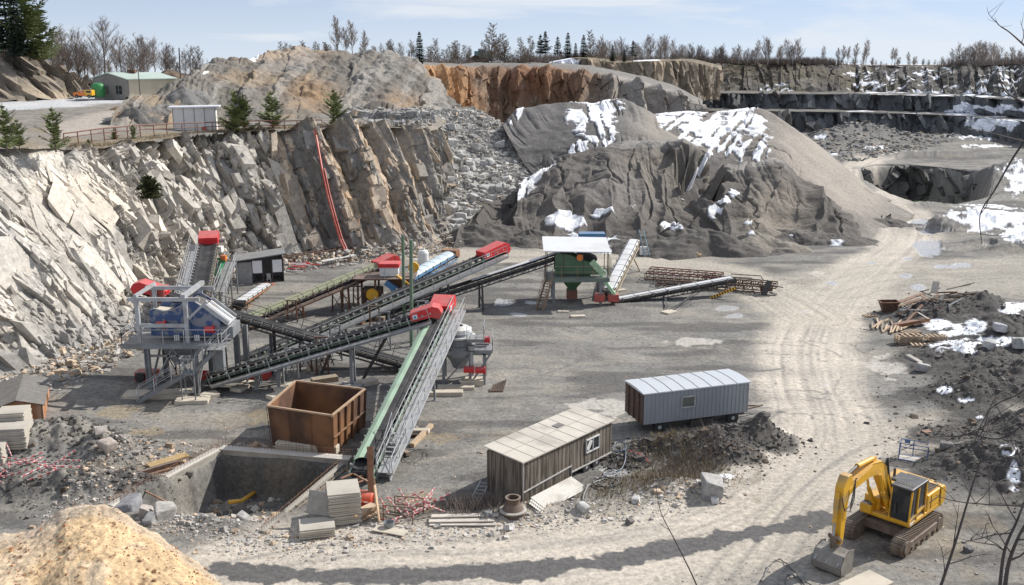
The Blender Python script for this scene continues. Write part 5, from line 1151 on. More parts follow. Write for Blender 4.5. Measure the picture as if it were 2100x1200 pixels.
# ---- scrap lattice frames
rngf = random.Random(3)
def lattice_frame(px0, py0, px1, py1, z, w, h, lab, mat, n=12, over=1.0):
    a = G(px0, py0); b = G(px1, py1); a.z = b.z = z; X = (b-a).normalized(); S = Vector((-X.y, X.x, 0)); Z = Vector((0, 0, 1))
    o = thing('lattice_frame', lab, 'steel frame', a, 0, 'old conveyor frames lying in the yard'); m = MB()
    for s in (0, w):
        for hh in (0, h): m.beam(a+S*s+Z*hh, b+S*s+Z*hh, .10)
    m.build('chord', mat, o); m = MB()
    for i in range(n+1):
        p = a.lerp(b, i/n); q = a.lerp(b, min(1, (i+1)/n))
        for s in (0, w): m.beam(p+S*s, p+S*s+Z*h, .06); m.beam(p+S*s, q+S*s+Z*h, .05)
        m.beam(p+Z*h, p+S*w+Z*h, .06); m.beam(p, p+S*w, .06)
    m.build('lattice_bar', mat, o); return o
lattice_frame(1322, 575, 1540, 590, .15, 1.0, .6, 'dark red lattice frame at the back of the scrap frames', DRUST)
lattice_frame(1345, 588, 1560, 603, .15, 1.0, .6, 'nearest rusty lattice frame behind the low stacker conveyor', DRUST)
lattice_frame(1330, 578, 1480, 590, .9, .9, .5, 'lattice frame lying on top of two others', paint('red_oxide', (.16, .045, .035), .7), 9)
lattice_frame(1440, 590, 1590, 606, .7, .8, .5, 'lattice frame with a bent hoop handrail at its right end', DRUST, 10)
g = G(1572, 604); o = thing('scrap_end_drum', 'rusty conveyor tail end with torn plates right of the scrap frames', 'scrap', g); m = MB(); m.tube(g+Vector((-.5, 0, .6)), g+Vector((.5, .3, .6)), .35, 12); m.build('drum', DRUST, o)
m = MB(); m.beam(g+Vector((-.4, -.3, 0)), g+Vector((.2, -.2, 1.4)), .1, .6); m.beam(g+Vector((.3, 0, .2)), g+Vector((.9, -.4, .1)), .5, .06); m.beam(g+Vector((0, 0, 1)), g+Vector((1.6, 0, .7)), .08); m.build('torn_plate', DARKST, o)
m = MB(); pts = [D(1500, 570, 94), D(1500, 562, 94), D(1560, 566, 94), D(1566, 576, 94)]; m.path(pts, .05, 6); m.path([p+Vector((0, .1, -.4)) for p in pts], .04, 6); centered('hoop_rail', m, DARKST, 'thin bent handrail lying over the scrap frames', 'handrail')
# timber/long rack in front of the rock wall
lattice_frame(575, 548, 735, 522, .5, .9, .5, 'long rusty lattice frame lying at the foot of the rock wall', DRUST, 14)
m = MB(); a, b = G(660, 545), G(728, 533); m.beam(a+Vector((0, 0, .5)), b+Vector((0, 0, .6)), .6, .05); centered('white_sheet', m, WPAINT, 'narrow white sheet lying below the long lattice frame', 'sheet')
m = MB(); g = G(1405, 527); m.beam(g+Vector((-1.9, 0, .2)), g+Vector((1.9, 0, .2)), .5, .3); m.beam(g+Vector((-1.6, 0, .45)), g+Vector((1.5, 0, .4)), .3, .2); centered('timber_beam', m, WOODN, 'orange brown timber beam at the foot of the dark heap', 'beam')

# ---- loose supports, cables and clutter under the belts
for i, (px, py, H_, kind) in enumerate(((520, 790, 1.6, 0), (545, 770, 2.0, 0), (600, 780, 2.4, 0), (662, 772, 3.0, 1), (690, 745, 3.0, 0), (628, 765, 2.6, 1), (770, 700, 3.0, 1), (790, 720, 3.2, 0), (868, 700, 3.4, 0), (455, 765, 2.8, 1), (350, 770, 3.0, 1), (600, 662, 2.0, 1), (692, 640, 2.2, 1), (735, 640, 2.4, 1))):
    g = G(px, py); o = thing('trestle', 'braced steel trestle under the crossing belts', 'trestle', g, 0, 'trestles under the crossing belts'); mt = (GREY, DRUST)[kind]
    for s in (-.45, .45): m = MB(); m.beam(g+Vector((s, 0, -.05)), g+Vector((s*.8, 0, H_)), .12); m.build('trestle_leg', mt, o)
    m = MB(); m.beam(g+Vector((-.42, 0, .3)), g+Vector((.38, 0, H_*.7)), .06); m.beam(g+Vector((.42, 0, .3)), g+Vector((-.38, 0, H_*.7)), .06); m.beam(g+Vector((-.5, 0, H_)), g+Vector((.5, 0, H_)), .1); m.build('brace', mt, o)
for i, (p, q_) in enumerate((((560, 745), (600, 735)), ((640, 790), (690, 785)), ((700, 800), (742, 806)), ((505, 752), (545, 748)), ((700, 662), (745, 668)), ((745, 655), (790, 662)), ((620, 690), (665, 686)))):
    a_, b_ = G(*p), G(*q_); m = MB(); m.beam(a_+Vector((0, 0, .25)), b_+Vector((0, .3, .25)), .7, .45); centered('spare_part', m, [DRUST, WOODD, GREY, DARKST][i % 4], ['rusty', 'wooden', 'grey', 'black'][i % 4]+' crate sized part lying under the crossing belts', 'machine part', 'machine parts under the crossing belts')
# ------------------------------------------------------------------ rusty hopper, concrete bay, formwork
def frustum(m, bot, top, t=.06):
    """open box: four tapering walls"""
    n = len(bot)
    for i in range(n):
        a, b, c, d = bot[i], bot[(i+1) % n], top[(i+1) % n], top[i]
        cen = sum(bot, Vector())/n; nn = (b-a).cross(d-a).normalized()
        if nn.dot(a-cen) > 0: nn = -nn
        m.add([a, b, c, d, a+nn*t, b+nn*t, c+nn*t, d+nn*t], [(0, 1, 2, 3), (7, 6, 5, 4), (0, 4, 5, 1), (1, 5, 6, 2), (2, 6, 7, 3), (3, 7, 4, 0)])
RUSTP = paint('hopper_rust', (.095, .044, .024), .8, 0, .35, 1.0, (.24, .11, .042), .9, lo=.45, hi=.62)
tl_, tr, br, bl = D(549, 845, 55.2), D(681, 864, 53.6), D(748, 808, 58.2), D(607, 795, 59.8)
cen = (tl_+tr+br+bl)/4; top = [Vector((p.x, p.y, 2.6)) for p in (tl_, tr, br, bl)]; bot = [Vector((cen.x+(p.x-cen.x)*.94, cen.y+(p.y-cen.y)*.94, .1)) for p in top]
o = thing('steel_hopper', 'big open rusty steel hopper at the foot of the mint conveyor', 'hopper', (cen.x, cen.y, 0))
m = MB(); frustum(m, bot, top); m.build('hopper_shell', RUSTP, o)
m = MB(); top2 = [p+Vector((0, 0, .05)) for p in top]
for i in range(4): m.beam(top2[i], top2[(i+1) % 4], .12, .1)
m.build('rim', paint('rim_rust', (.42, .27, .16), .7), o)
for i, n in ((1, 5), (0, 3)):
    for k in range(n+1):
        f = k/n; a = bot[i].lerp(bot[(i+1) % 4], f); b = top[i].lerp(top[(i+1) % 4], f); out = (a+b)/2-Vector((cen.x, cen.y, (a.z+b.z)/2)); out.normalize()
        m = MB(); m.beam(a+out*.07, b+out*.07, .09 if i else .03, .12 if i else .03, out); m.build('rib', RUSTP, o)
m = MB(); a, b = bot[1].lerp(top[1], .45), bot[2].lerp(top[2], .45); m.beam(a+Vector((.1, -.02, 0)), b+Vector((.1, 0, 0)), .08, .1); m.build('side_rail', RUSTP, o)
def wall_seg(m, a, b, w, z0, z1): m.beam(Vector((a[0], a[1], (z0+z1)/2)), Vector((b[0], b[1], (z0+z1)/2)), w, z1-z0)
o = thing('retaining_bay', 'U shaped concrete bay wall with rusty rebar along its top', 'concrete wall', (-17, 54, 0))
A_, B_, C_, E_ = (-20.7, 46.6), (-17.25, 54.2), (-9.6, 52.65), (-12.3, 44.2)
m = MB(); wall_seg(m, A_, B_, .35, -3, .32); w1 = m.build('left_wall', CONCD, o, bevel=.01)
m = MB(); wall_seg(m, (-17.43, 54.4), (-9.4, 52.8), .4, -3, .325); m.build('back_wall', CONCD, o)
m = MB(); wall_seg(m, (-9.75, 52.4), E_, .3, -3, .2); m.build('right_wall', CONCD, o)
m = MB(); m.beam((-20.75, 46.7, .345), (-17.4, 54.2, .345), .42, .05); m.beam((-17.2, 54.4, .35), (-9.3, 52.82, .35), .6, .05); m.build('coping', paint('pale_coping', (.66, .62, .55), .85, 0, .12, 2), o)
for (a, b, n, nm) in ((A_, B_, 34, 'left'), ((-17.2, 54.55), (-9.3, 52.95), 36, 'back'), ((-9.85, 52.2), E_, 36, 'right')):
    m = MB(); rg = random.Random(n)
    for i in range(n+1):
        f = i/n; x, y = a[0]+(b[0]-a[0])*f, a[1]+(b[1]-a[1])*f; hh = rg.uniform(.5, .8) if nm != 'right' else rg.uniform(.2, .35)
        m.tube((x, y, .2), (x+rg.uniform(-.05, .05), y+rg.uniform(-.03, .03), .3+hh), .011, 4)
    for z in (.5, .65, .8)[:3 if nm != 'right' else 1]: m.tube((a[0], a[1], z), (b[0], b[1], z), .009, 4)
    m.build('rebar_mesh', RUST, o)
m = MB()
for i in range(15): 
    f = i/14; x, y = -9.6+(E_[0]+9.6)*f-.22*0, 52.2+(E_[1]-52.2)*f; m.beam((x+.22, y-.12, -1.0), (x+.22, y-.12, .25), .07, .05)
for z in (.1, -.35, -.8): m.beam((-9.35, 52.0, z), (E_[0]+.27, E_[1]-.1, z), .06, .09)
m.build('formwork_frame', WOODD, o)
# yellow pipe in the bay
m = MB(); m.path([G(470, 1033, -1.9)+Vector((0, 0, .1)), G(495, 1027, -2), G(526, 1012, -2.2)+Vector((0, 0, .15))], .12, 10); centered('yellow_pipe', m, YEL, 'yellow plastic pipe lying inside the concrete bay', 'pipe', smooth=True)
def panel_stack(cx, cy, z, rz, n, L_, W_, lab, th=.075, grp='stacks of concrete formwork panels', mat=None, jit=.04, tilt=0):
    o = thing('formwork_stack', lab, 'panel stack', (cx, cy, z), rz, grp); rg = random.Random(int(cx*10+n))
    mt = mat or paint('form_panel', (.50, .46, .39), .85, 0, .15, 1.5, (.34, .30, .25), .6)
    m = MB().box((0, 0, th*.42), (L_, W_, th*.82)); me = newmesh('panel', m.v, m.f, mt)
    for i in range(n):
        p = bpy.data.objects.new('panel', me); COL.objects.link(p); p.parent = o; p.location = (rg.uniform(-jit, jit), rg.uniform(-jit, jit), i*th+.1); p.rotation_euler = (0, 0, rg.uniform(-.03, .03))
    for s in (-.35, .35): m = MB(); m.box((L_*s, 0, .05), (.1, W_*.98, .1)); m.build('bearer', WOODD, o, world=False)
    return o
g = G(652, 1098); panel_stack(g.x-.1, g.y+.2, 0, .25, 6, 1.7, 1.3, 'low formwork stack in front of the concrete bay, bottom step of three')
g = G(700, 1075); panel_stack(g.x+.05, g.y+.6, 0, .25, 22, 1.6, 1.7, 'tallest formwork stack right of the concrete bay')
g = G(655, 1092); t2 = Vector((g.x, g.y+.3, 0))
m = MB(); m.beam(t2+Vector((-.1, .35, .62)), t2+Vector((.05, .75, 1.7)), 1.35, .08, (0, -1, .3)); centered('plywood_board', m, paint('grey_panel', (.32, .31, .285), .8), 'dark grey formwork panel leaning on the stack by the bay', 'panel')
g = G(735, 1065); panel_stack(g.x+.3, g.y+.1, 0, .9, 5, 1.5, .5, 'small pile of timber frames right of the formwork stacks', .1, mat=WOODN, jit=.12)
for (px, py, n, lab, L_, W_) in ((28, 948, 17, 'left formwork stack by the rusty shed, nearer one', 2.6, 1.6), (-8, 965, 16, 'formwork stack cut by the left edge of the photo', 1.8, 1.5), (45, 930, 14, 'formwork stack standing closest to the rusty shed', 1.6, 1.4)):
    g = G(px, py); panel_stack(g.x-.4, g.y+.3, ground_at(g.x, g.y)-.1, .15, n, L_, W_, lab)
for (px, py, lab, dx) in ((612, 920, 'grey formwork panel leaning against the rusty hopper', 0), (622, 912, 'second grey panel behind the first against the rusty hopper', .25)):
    g = G(px, py); m = MB(); m.beam(g+Vector((dx*.5, dx, .3)), g+Vector((dx*.5, .35+dx, 1.05+dx)), 1.3, .06, (0, -1, .2)); centered('grey_slab', m, paint('grey_panel2', (.36, .36, .35), .8), lab, 'panel')
for (px, py, s_, lab) in ((600, 925, 1, 'pale cut blocks in a row behind the concrete bay wall, left'), (660, 930, 2, 'pale cut blocks behind the concrete bay wall, right')):
    g = G(px, py); m = MB()
    m.box(g+Vector((0, .1, .3)), (2.0, .6, .5), -.2); centered('cream_block', m, CREAM, lab, 'block', bevel=.04)
# rusty chute post right of hopper and red drum
m = MB(); g = G(762, 1045); m.beam(g, g+Vector((-.15, 1.2, 3.0)), .32, .2); m.beam(g+Vector((.25, .0, 0)), g+Vector((0, 1.2, 1.2)), .12); centered('rusty_post', m, RUST, 'rusty upright channel beside the red drum', 'post')
g = G(745, 1040); o = thing('red_drum', 'bright red steel drum lying on its side at the corner of the formwork', 'drum', g)
m = MB(); m.lathe(g+Vector((-.6, .25, .45)), [(.42, 0), (.45, .05), (.45, .6), (.46, .62), (.45, .65), (.45, 1.15), (.42, 1.2)], 18, (1, -.25, -.05)); m.build('drum_shell', paint('drum_red', (.62, .07, .02), .45, 0, .15, 2), o, smooth=True)
m = MB(); g = G(778, 1070); m.beam(g+Vector((0, 0, 0)), g+Vector((-.25, .5, 1.75)), .6, .05, (1, 0, 0)); centered('leaning_board', m, WOODN, 'pale narrow board leaning beside the red drum', 'board')
for i, (a, b, c, d, w) in enumerate(((725, 1000, 770, 985, .1), (712, 985, 760, 1010, .08), (700, 1010, 745, 975, .07), (720, 1030, 760, 990, .07))):
    m = MB(); m.beam(G(a, b)+Vector((0, 0, .4+.2*i)), G(c, d)+Vector((0, 0, .7-.15*i)), w); centered('rusty_bar', m, RUST, 'thin rusty steel bar lying over others behind the red drum', 'bar', 'rusty bars behind the red drum')
# ---- rusty shed at the left edge
o = thing('rusty_shed', 'rusty sheet metal shed with a dark low gable roof at the left edge', 'shed', G(40, 895))
c0 = G(92, 876); Xs = Vector((-.93, -.36, 0)); Ys = Vector((-.36, .93, 0)); SH = paint('shed_rust', (.36, .15, .06), .75, 0, .3, 1.2, (.50, .33, .22), .9, stretch=(3, 3, .5))
def q2(a, b, z): return c0+Xs*a+Ys*b+Vector((0, 0, z))
W2, L2 = 2.9, 5.5
m = MB(); m.prism([q2(0, 0, 0), q2(W2, 0, 0), q2(W2, 0, 1.5), q2(W2/2, 0, 1.95), q2(0, 0, 1.5)], (0, 0, 0), Ys*.06); m.beam(q2(.03, 0, .75), q2(.03, L2, .75), .06, 1.5); m.build('wall', SH, o)
m = MB()
for a, b in ((-.15, W2/2), (W2+.15, W2/2)):
    z0_, z1_ = 1.48, 1.98; V = [q2(a, -.15, z0_), q2(b, -.15, z1_), q2(b, L2, z1_), q2(a, L2, z0_)]; m.add(V+[v+Vector((0, 0, .05)) for v in V], [(0, 1, 2, 3), (7, 6, 5, 4), (0, 4, 5, 1), (1, 5, 6, 2), (2, 6, 7, 3), (3, 7, 4, 0)])
m.build('roof', paint('dark_roof', (.085, .08, .075), .7), o)
for a in (.02, 1.0, 1.95, W2): m = MB(); m.beam(q2(a, -.04, 0), q2(a, -.04, 1.5), .05); m.build('sheet_joint', DRUST, o)
# ------------------------------------------------------------------ trailers
def wheel(parent, p, axis, r=.42, w=.25):
    axis = Vector(axis).normalized(); m = MB(); m.lathe(Vector(p)-axis*w/2, [(r*.62, 0), (r*.93, 0), (r, w*.2), (r, w*.8), (r*.93, w), (r*.62, w)], 22, axis); wo_ = m.build('wheel', BELT, parent, smooth=False)
    m = MB(); m.lathe(Vector(p)-axis*(w/2-.02), [(.08, -.03), (r*.3, -.02), (r*.6, .05), (r*.6, w-.09), (r*.3, w-.02), (.08, w-.01)], 18, axis); m.build('rim', LGREY, wo_)
TRG = paint('trailer_grey', (.33, .35, .375), .5, .1, .08, 1.0, (.25, .24, .22), .3, stretch=(1, 1, .3))
P0 = Vector((8.1, 57, 0)); U = (Vector((15.05, 59.3, 0))-P0); LT = U.length; U.normalize(); Vv = Vector((-U.y, U.x, 0)); Zv = Vector((0, 0, 1))
o = thing('site_trailer', 'grey corrugated metal site trailer on four black wheels', 'trailer', P0)
def tq(a, b, z): return P0+U*a+Vv*b+Zv*z
z0_, z1_, WT = .75, 2.72, 2.6
def corr(m, a, b, z0, z1, out, n, dep=.05):
    pts = []
    d = (b-a)/n
    for i in range(n):
        s = a+d*i; pts += [s, s+d*.68, s+d*.76+out*dep, s+d*.92+out*dep]
    pts.append(b); k = len(pts); m.add([Vector((p.x, p.y, z0)) for p in pts]+[Vector((p.x, p.y, z1)) for p in pts], [(i, i+1, k+i+1, k+i) for i in range(k-1)])
m = MB(); corr(m, tq(0, -.01, 0), tq(LT, -.01, 0), z0_, z1_, -Vv, 26); corr(m, tq(LT+.01, 0, 0), tq(LT+.01, WT, 0), z0_, z1_, U, 9); m.box(tq(LT/2, WT/2, (z0_+z1_)/2), (LT-.06, WT-.06, z1_-z0_-.02), math.atan2(U.y, U.x)); m.build('body', TRG, o)
m = MB(); m.box(tq(-.03, WT/2, (z0_+z1_)/2), (.06, WT, z1_-z0_), math.atan2(U.y, U.x)); m.build('end_wall', paint('brown_end', (.085, .05, .04), .6), o)
for b in (.55, 1.3, 2.05): m = MB(); m.beam(tq(-.09, b, z0_), tq(-.09, b, z1_), .06, .1); m.build('end_batten', DRUST, o)
prof = [(-.1, 0), (-.1, .07), (WT*.35, .15), (WT*.65, .15), (WT+.1, .07), (WT+.1, 0)]
m = MB(); m.prism([tq(-.1, b, z1_+z) for b, z in prof], (0, 0, 0), U*(LT+.2)); rf = m.build('roof', paint('trailer_roof', (.66, .70, .74), .4, .2, .07, 1.0, (.5, .35, .2), .35, lo=.58, hi=.7), o)
for i in range(1, 8):
    m = MB(); x = LT*i/8; m.path([tq(x, b, z1_+z+.012) for b, z in prof[1:5]], .016, 4); m.build('roof_seam', GREY, rf)
w_ = MB(); 
for (a, b, c, d) in ((2.55, 1.6, 3.45, 1.6), (2.55, 2.3, 3.45, 2.3), (2.55, 1.6, 2.55, 2.3), (3.45, 1.6, 3.45, 2.3)): w_.beam(tq(a+.0, -.09, b), tq(c+.0, -.09, d), .07, .09)
wo2 = w_.build('window', paint('window_frame_grey', (.45, .46, .44), .5), o); m = MB(); m.box(tq(3.0, -.07, 1.95), (.86, .03, .66), math.atan2(U.y, U.x)); m.build('pane', paint('pane_dull', (.16, .16, .14), .15, 0, .3, 1.5), wo2)
m = MB(); m.beam(tq(.1, .25, .62), tq(LT-.1, .25, .62), .14, .2); m.beam(tq(.1, WT-.25, .62), tq(LT-.1, WT-.25, .62), .14, .2); m.box(tq(1.2+.4*LT, .25, .4), (1.6, .4, .35), math.atan2(U.y, U.x)); m.build('chassis', DARKST, o)
for a in (1.15, LT-1.0):
    for b in (.15, WT-.15): wheel(o, tq(a, b, .42), Vv)
m = MB(); m.beam(tq(LT, .8, .55), tq(LT+1.7, 1.25, .5), .08); m.beam(tq(LT, 1.8, .55), tq(LT+1.7, 1.3, .5), .08); m.tube(tq(LT+1.6, 1.28, .5), tq(LT+1.95, 1.28, .52), .05, 8); m.build('drawbar', DRUST, o)
# wooden caravan
WOODC = paint('caravan_boards', (.085, .068, .052), .8, 0, .5, 3.0, (.26, .22, .175), .9, stretch=(5.0, 5.0, .35), bump=.12, lo=.42, hi=.62)
P0 = G(1072, 1036); P0.z = 0; U = (Vector((5.72, 53.3, 0))-P0); LT = U.length; U.normalize(); Vv = Vector((-U.y, U.x, 0)); WT = 2.5
o = thing('wooden_caravan', 'dark weathered board clad caravan with a pale patched roof', 'caravan', P0); rz = math.atan2(U.y, U.x)
m = MB(); h0, h1 = .55, 2.42; m.box(tq(LT/2, WT/2, (h0+h1)/2), (LT-.05, WT-.05, h1-h0), rz); m.build('body', WOODC, o)
m = MB(); n = 46; wpl = LT/n
for i in range(n): 
    zb = .02 if i < n*.52 else .55; m.box(tq((i+.5)*wpl, -.02-.012*(i % 2), (zb+h1)/2), (wpl-.012, .035, h1-zb), rz)
m.build('side_boards', WOODC, o)
m = MB(); n = 16; wpl = WT/n
for i in range(n): m.box(tq(-.02-.012*(i % 2), (i+.5)*wpl, (.02+h1)/2), (.035, wpl-.012, h1-.02), rz)
m.build('end_boards', WOODC, o)
TRIM = paint('white_trim', (.55, .53, .5), .7, 0, .2, 3)
m = MB(); m.beam(tq(-.03, -.06, .72), tq(LT*.52, -.06, .90), .05, .07); m.beam(tq(LT*.52, -.06, .95), tq(LT*.52, -.06, .3), .05, .07); m.beam(tq(LT*.52, -.06, .52), tq(LT, -.06, .52), .05, .08); m.beam(tq(-.03, -.06, 0), tq(-.03, -.06, h1), .07, .07); m.build('white_trim', TRIM, o)
V = [tq(-.15, -.15, h1), tq(LT+.15, -.15, h1), tq(LT+.15, WT+.15, h1+.16), tq(-.15, WT+.15, h1+.16)]
m = MB(); m.add(V+[v+Zv*.07 for v in V], [(3, 2, 1, 0), (4, 5, 6, 7), (0, 1, 5, 4), (1, 2, 6, 5), (2, 3, 7, 6), (3, 0, 4, 7)]); rf = m.build('roof', paint('patched_roof', (.60, .55, .47), .75, 0, .18, 1.1, (.34, .31, .27), .8, lo=.46, hi=.62), o)
for i in range(1, 9): m = MB(); m.beam(V[0].lerp(V[1], i/9)+Zv*.078, V[3].lerp(V[2], i/9)+Zv*.078, .03, .014); m.build('roof_seam', paint('seam', (.40, .37, .32), .8), rf)
m = MB(); m.beam(V[0].lerp(V[1], .0).lerp(V[3], .5)+Zv*.078, V[1].lerp(V[2], .5)+Zv*.078, .03, .014); m.build('roof_seam', MATS['seam'], rf)
m = MB(); c_ = V[0].lerp(V[1], .62).lerp(V[3].lerp(V[2], .62), .62); m.box(c_+Zv*.09, (.6, .45, .04), rz); m.build('roof_patch', paint('patch_dark', (.12, .115, .11), .7), rf)
w_ = MB()
for (a, b, c, d) in ((5.35, 1.25, 6.55, 1.25), (5.35, 2.0, 6.55, 2.0), (5.35, 1.25, 5.35, 2.0), (6.55, 1.25, 6.55, 2.0), (5.98, 1.25, 5.98, 2.0)): w_.beam(tq(a, -.08, b), tq(c, -.08, d), .07, .07)
wo2 = w_.build('window', WPAINT, o); m = MB(); m.box(tq(5.95, -.06, 1.63), (1.15, .02, .72), rz); m.build('pane', GLASS, wo2)
m = MB(); m.beam(tq(5.45, -.085, 1.4), tq(5.8, -.085, 1.9), .02, .3, (0, 0, 1)); m.build('curtain', WPAINT, wo2)
m = MB(); m.beam(tq(.3, .35, .42), tq(LT, .35, .42), .12, .18); m.beam(tq(.3, WT-.35, .42), tq(LT, WT-.35, .42), .12, .18); m.build('chassis', LGREY, o)
for a in (LT*.70, LT*.82): 
    for b in (.05, WT-.1): wheel(o, tq(a, b, .34), Vv, .34, .2)
# white corrugated sheets next to it
g0, g1 = G(1092, 1055), G(1180, 1012)
for k in range(3):
    d = (g1-g0); L_ = d.length; d.normalize(); s = Vector((-d.y, d.x, 0)); m = MB(); n = 14; a0 = g0+s*(.1*k-.15)+d*(.18*k)+Zv*(.28+.06*k)
    pts = [s*(.9*i/n-.45)+Zv*(.04*(i % 2)+.25*(i/n)) for i in range(n+1)]; nn = len(pts)
    m.add([a0+p for p in pts]+[a0+p+d*L_*.95+Zv*.12 for p in pts]+[a0+p+Zv*-.015 for p in pts]+[a0+p+d*L_*.95+Zv*.105 for p in pts], [(i, i+1, nn+i+1, nn+i) for i in range(nn-1)]+[(2*nn+i+1, 2*nn+i, 3*nn+i, 3*nn+i+1) for i in range(nn-1)])
    centered('corrugated_sheet', m, paint('white_corr', (.66, .63, .57), .7, 0, .15, 2, (.35, .3, .24), .6), ['bottom', 'middle', 'top'][k]+' white corrugated sheet of the pile along the wooden caravan', 'sheet', 'corrugated sheets by the wooden caravan')
g = G(1052, 1058); o = thing('manhole_cone', 'rust brown manhole cone standing before the wooden caravan', 'manhole cone', g)
m = MB(); m.lathe(g, [(.62, 0), (.64, .3), (.60, .32), (.36, .72), (.34, .95), (.40, .98), (.40, 1.04), (.30, 1.04), (.29, .7)], 24); m.build('cone', paint('cone_brown', (.13, .085, .06), .85, 0, .2, 3), o, smooth=False)
m = MB(); m.lathe(g+Zv*.3, [(.62, 0), (.70, .02), (.70, .08), (.62, .1)], 24); m.build('base_ring', CONC, o)
# ladder by the caravan
g0, g1 = G(970, 1062), G(1004, 998); o = thing('steel_ladder', 'thin steel ladder lying in the shadow left of the wooden caravan', 'ladder', g0); d = (g1-g0).normalized(); s = Vector((-d.y, d.x, 0))
for k in (0, .5): m = MB(); m.beam(g0+s*k+Zv*.15, g1+s*k+Zv*.3, .05); m.build('stile', LGREY, o)
for i in range(9): a = (g0+Zv*.15).lerp(g1+Zv*.3, (i+.5)/9); m = MB(); m.beam(a, a+s*.5, .035); m.build('rung', LGREY, o)
# white plank slab
g0, g1 = G(880, 1072), G(1014, 1072)
for k, (dy, z) in enumerate(((0, .14), (-.18, .05), (.25, .24))):
    m = MB(); m.beam(g0+Vector((.05*k, dy, z)), g1+Vector((.1*k, dy*1.3, z+.04)), .45 if k != 2 else .3, .05); centered('white_plank', m, paint('plank_white', (.66, .60, .52), .8, 0, .2, 2, (.4, .34, .28), .6), ['topmost wide pale plank lying left of the manhole cone', 'lowest pale plank of the pile left of the manhole cone', 'rear pale plank of the pile left of the manhole cone'][k], 'plank', 'pale planks by the road')
m = MB(); g = G(800, 1092); m.box(g+Vector((0, 0, .1)), (1.7, .6, .05), -.35); centered('cream_board', m, CREAM, 'cream board with rubble lying in front of the red and white barriers', 'board')
# hoses
HOSE = paint('black_hose', (.03, .035, .04), .35, 0, .2, 3)
def hose(pts, r, lab, mat=HOSE, z=.08, name='hose', cat='hose', grp=None):
    P = smoothline([tuple(G(a, b)) for a, b in pts], 8); P = [Vector((p[0], p[1], ground_at(p[0], p[1])+z+.03*math.sin(i*1.3))) for i, p in enumerate(P)]
    m = MB(); m.path(P, r, 6); return centered(name, m, mat, lab, cat, grp, smooth=True)
for k, (cx, cy, rx, ry, col, lab) in enumerate(((1255, 978, 17, 8, paint('grey_hose', (.3, .31, .32), .5), 'grey hose coil lying behind the caravan wheel'), (1240, 998, 24, 10, HOSE, 'black hose coil by the caravan drawbar'), (1248, 1002, 20, 8, HOSE, 'inner black hose coil by the caravan drawbar'), (1270, 935, 14, 12, paint('blue_hose', (.05, .09, .15), .4), 'dark blue hose loop hanging behind the caravan corner'))):
    hose([(cx+rx*math.cos(t), cy+ry*math.sin(t)*(1+.06*math.sin(3*t))) for t in [i*.7 for i in range(19)]], .035, lab, col, .08+.05*k, 'hose_coil', 'hose', 'hoses beside the wooden caravan')
hose([(1270, 975), (1235, 990), (1205, 1005), (1195, 1030), (1200, 1042)], .04, 'grey hose running forward past the corrugated sheets', MATS['grey_hose'], grp='hoses beside the wooden caravan')
hose([(1220, 990), (1250, 978), (1280, 960), (1282, 930)], .04, 'long blue hose bent around the caravan corner', MATS['blue_hose'], .1, grp='hoses beside the wooden caravan')
hose([(1290, 940), (1305, 946), (1318, 950), (1330, 955)], .03, 'thin red cable on the dark mound between the trailers', RED, grp=None)
hose([(1560, 1195), (1580, 1160), (1600, 1150), (1625, 1170), (1650, 1200), (1660, 1220)], .03, 'black cable curling on the road left of the excavator bucket')
hose([(1610, 1215), (1612, 1185), (1625, 1182), (1650, 1195), (1700, 1215)], .03, 'second black cable at the lower edge near the bucket')
hose([(820, 935), (850, 925), (870, 935), (850, 950), (825, 945), (840, 930), (870, 925), (880, 940)], .02, 'tangle of black wire on the gravel right of the silver walkway', HOSE, name='wire_tangle', cat='wire')
# ---- red and white barrier rods in tangles
RWR = paint('barrier_red', (.56, .10, .11), .6, 0, .2, 3); RWW = paint('barrier_white', (.66, .58, .56), .6, 0, .2, 3)
def barrier(rg, cx, cy, sx, sy, i, where):
    a = Vector((cx+rg.uniform(-sx, sx), cy+rg.uniform(-sy, sy), 0)); an = rg.uniform(0, math.pi); L_ = rg.uniform(.9, 2.0)
    gz = ground_at(a.x, a.y); a.z = gz+rg.uniform(.05, .7); b = a+Vector((math.cos(an)*L_, math.sin(an)*L_*.8, rg.uniform(-.5, .5))); b.z = max(b.z, ground_at(b.x, b.y)+.04)
    o = thing('barrier_rod', 'red and white banded barrier rod in the heap '+where, 'barrier rod', a, 0, 'barrier rods '+where)
    w = MB(); w.tube(a, b, .036, 7); w.build('rod', RWW, o)
    for k in range(4):
        p, q = a.lerp(b, .06+k*.26), a.lerp(b, .19+k*.26); r = MB(); r.tube(p, q, .041, 7); r.build('red_band', RWR, o)
rg = random.Random(11)
g = G(60, 1005)
for i in range(26): barrier(rg, g.x, g.y, 1.5, 1.5, i, 'on the left mound')
g = G(835, 1060)
for i in range(22): barrier(rg, g.x-.2, g.y, 1.25, .8, i, 'behind the pale planks')
for (px, py, lab) in ((815, 1070, 'nearer one'), (838, 1050, 'farther one')):
    g = G(px, py); o = thing('steel_rack', 'brown tubular rack standing among the barrier rods, '+lab, 'rack', g); 
    for (a, b) in (((-.7, 0, 0), (-.7, 0, .9)), ((.8, -.3, 0), (.8, -.3, .9)), ((-.7, 0, .9), (.8, -.3, .9)), ((-.7, 0, .45), (.8, -.3, .45))): m = MB(); m.tube(g+Vector(a), g+Vector(b), .03, 6); m.build('tube', DRUST, o)
m = MB(); g = G(798, 1085); m.lathe(g, [(.2, 0), (.28, .4), (.26, .4), (.18, .02)], 14); centered('grey_bucket', m, GREY, 'grey bucket in front of the barrier rods', 'bucket')
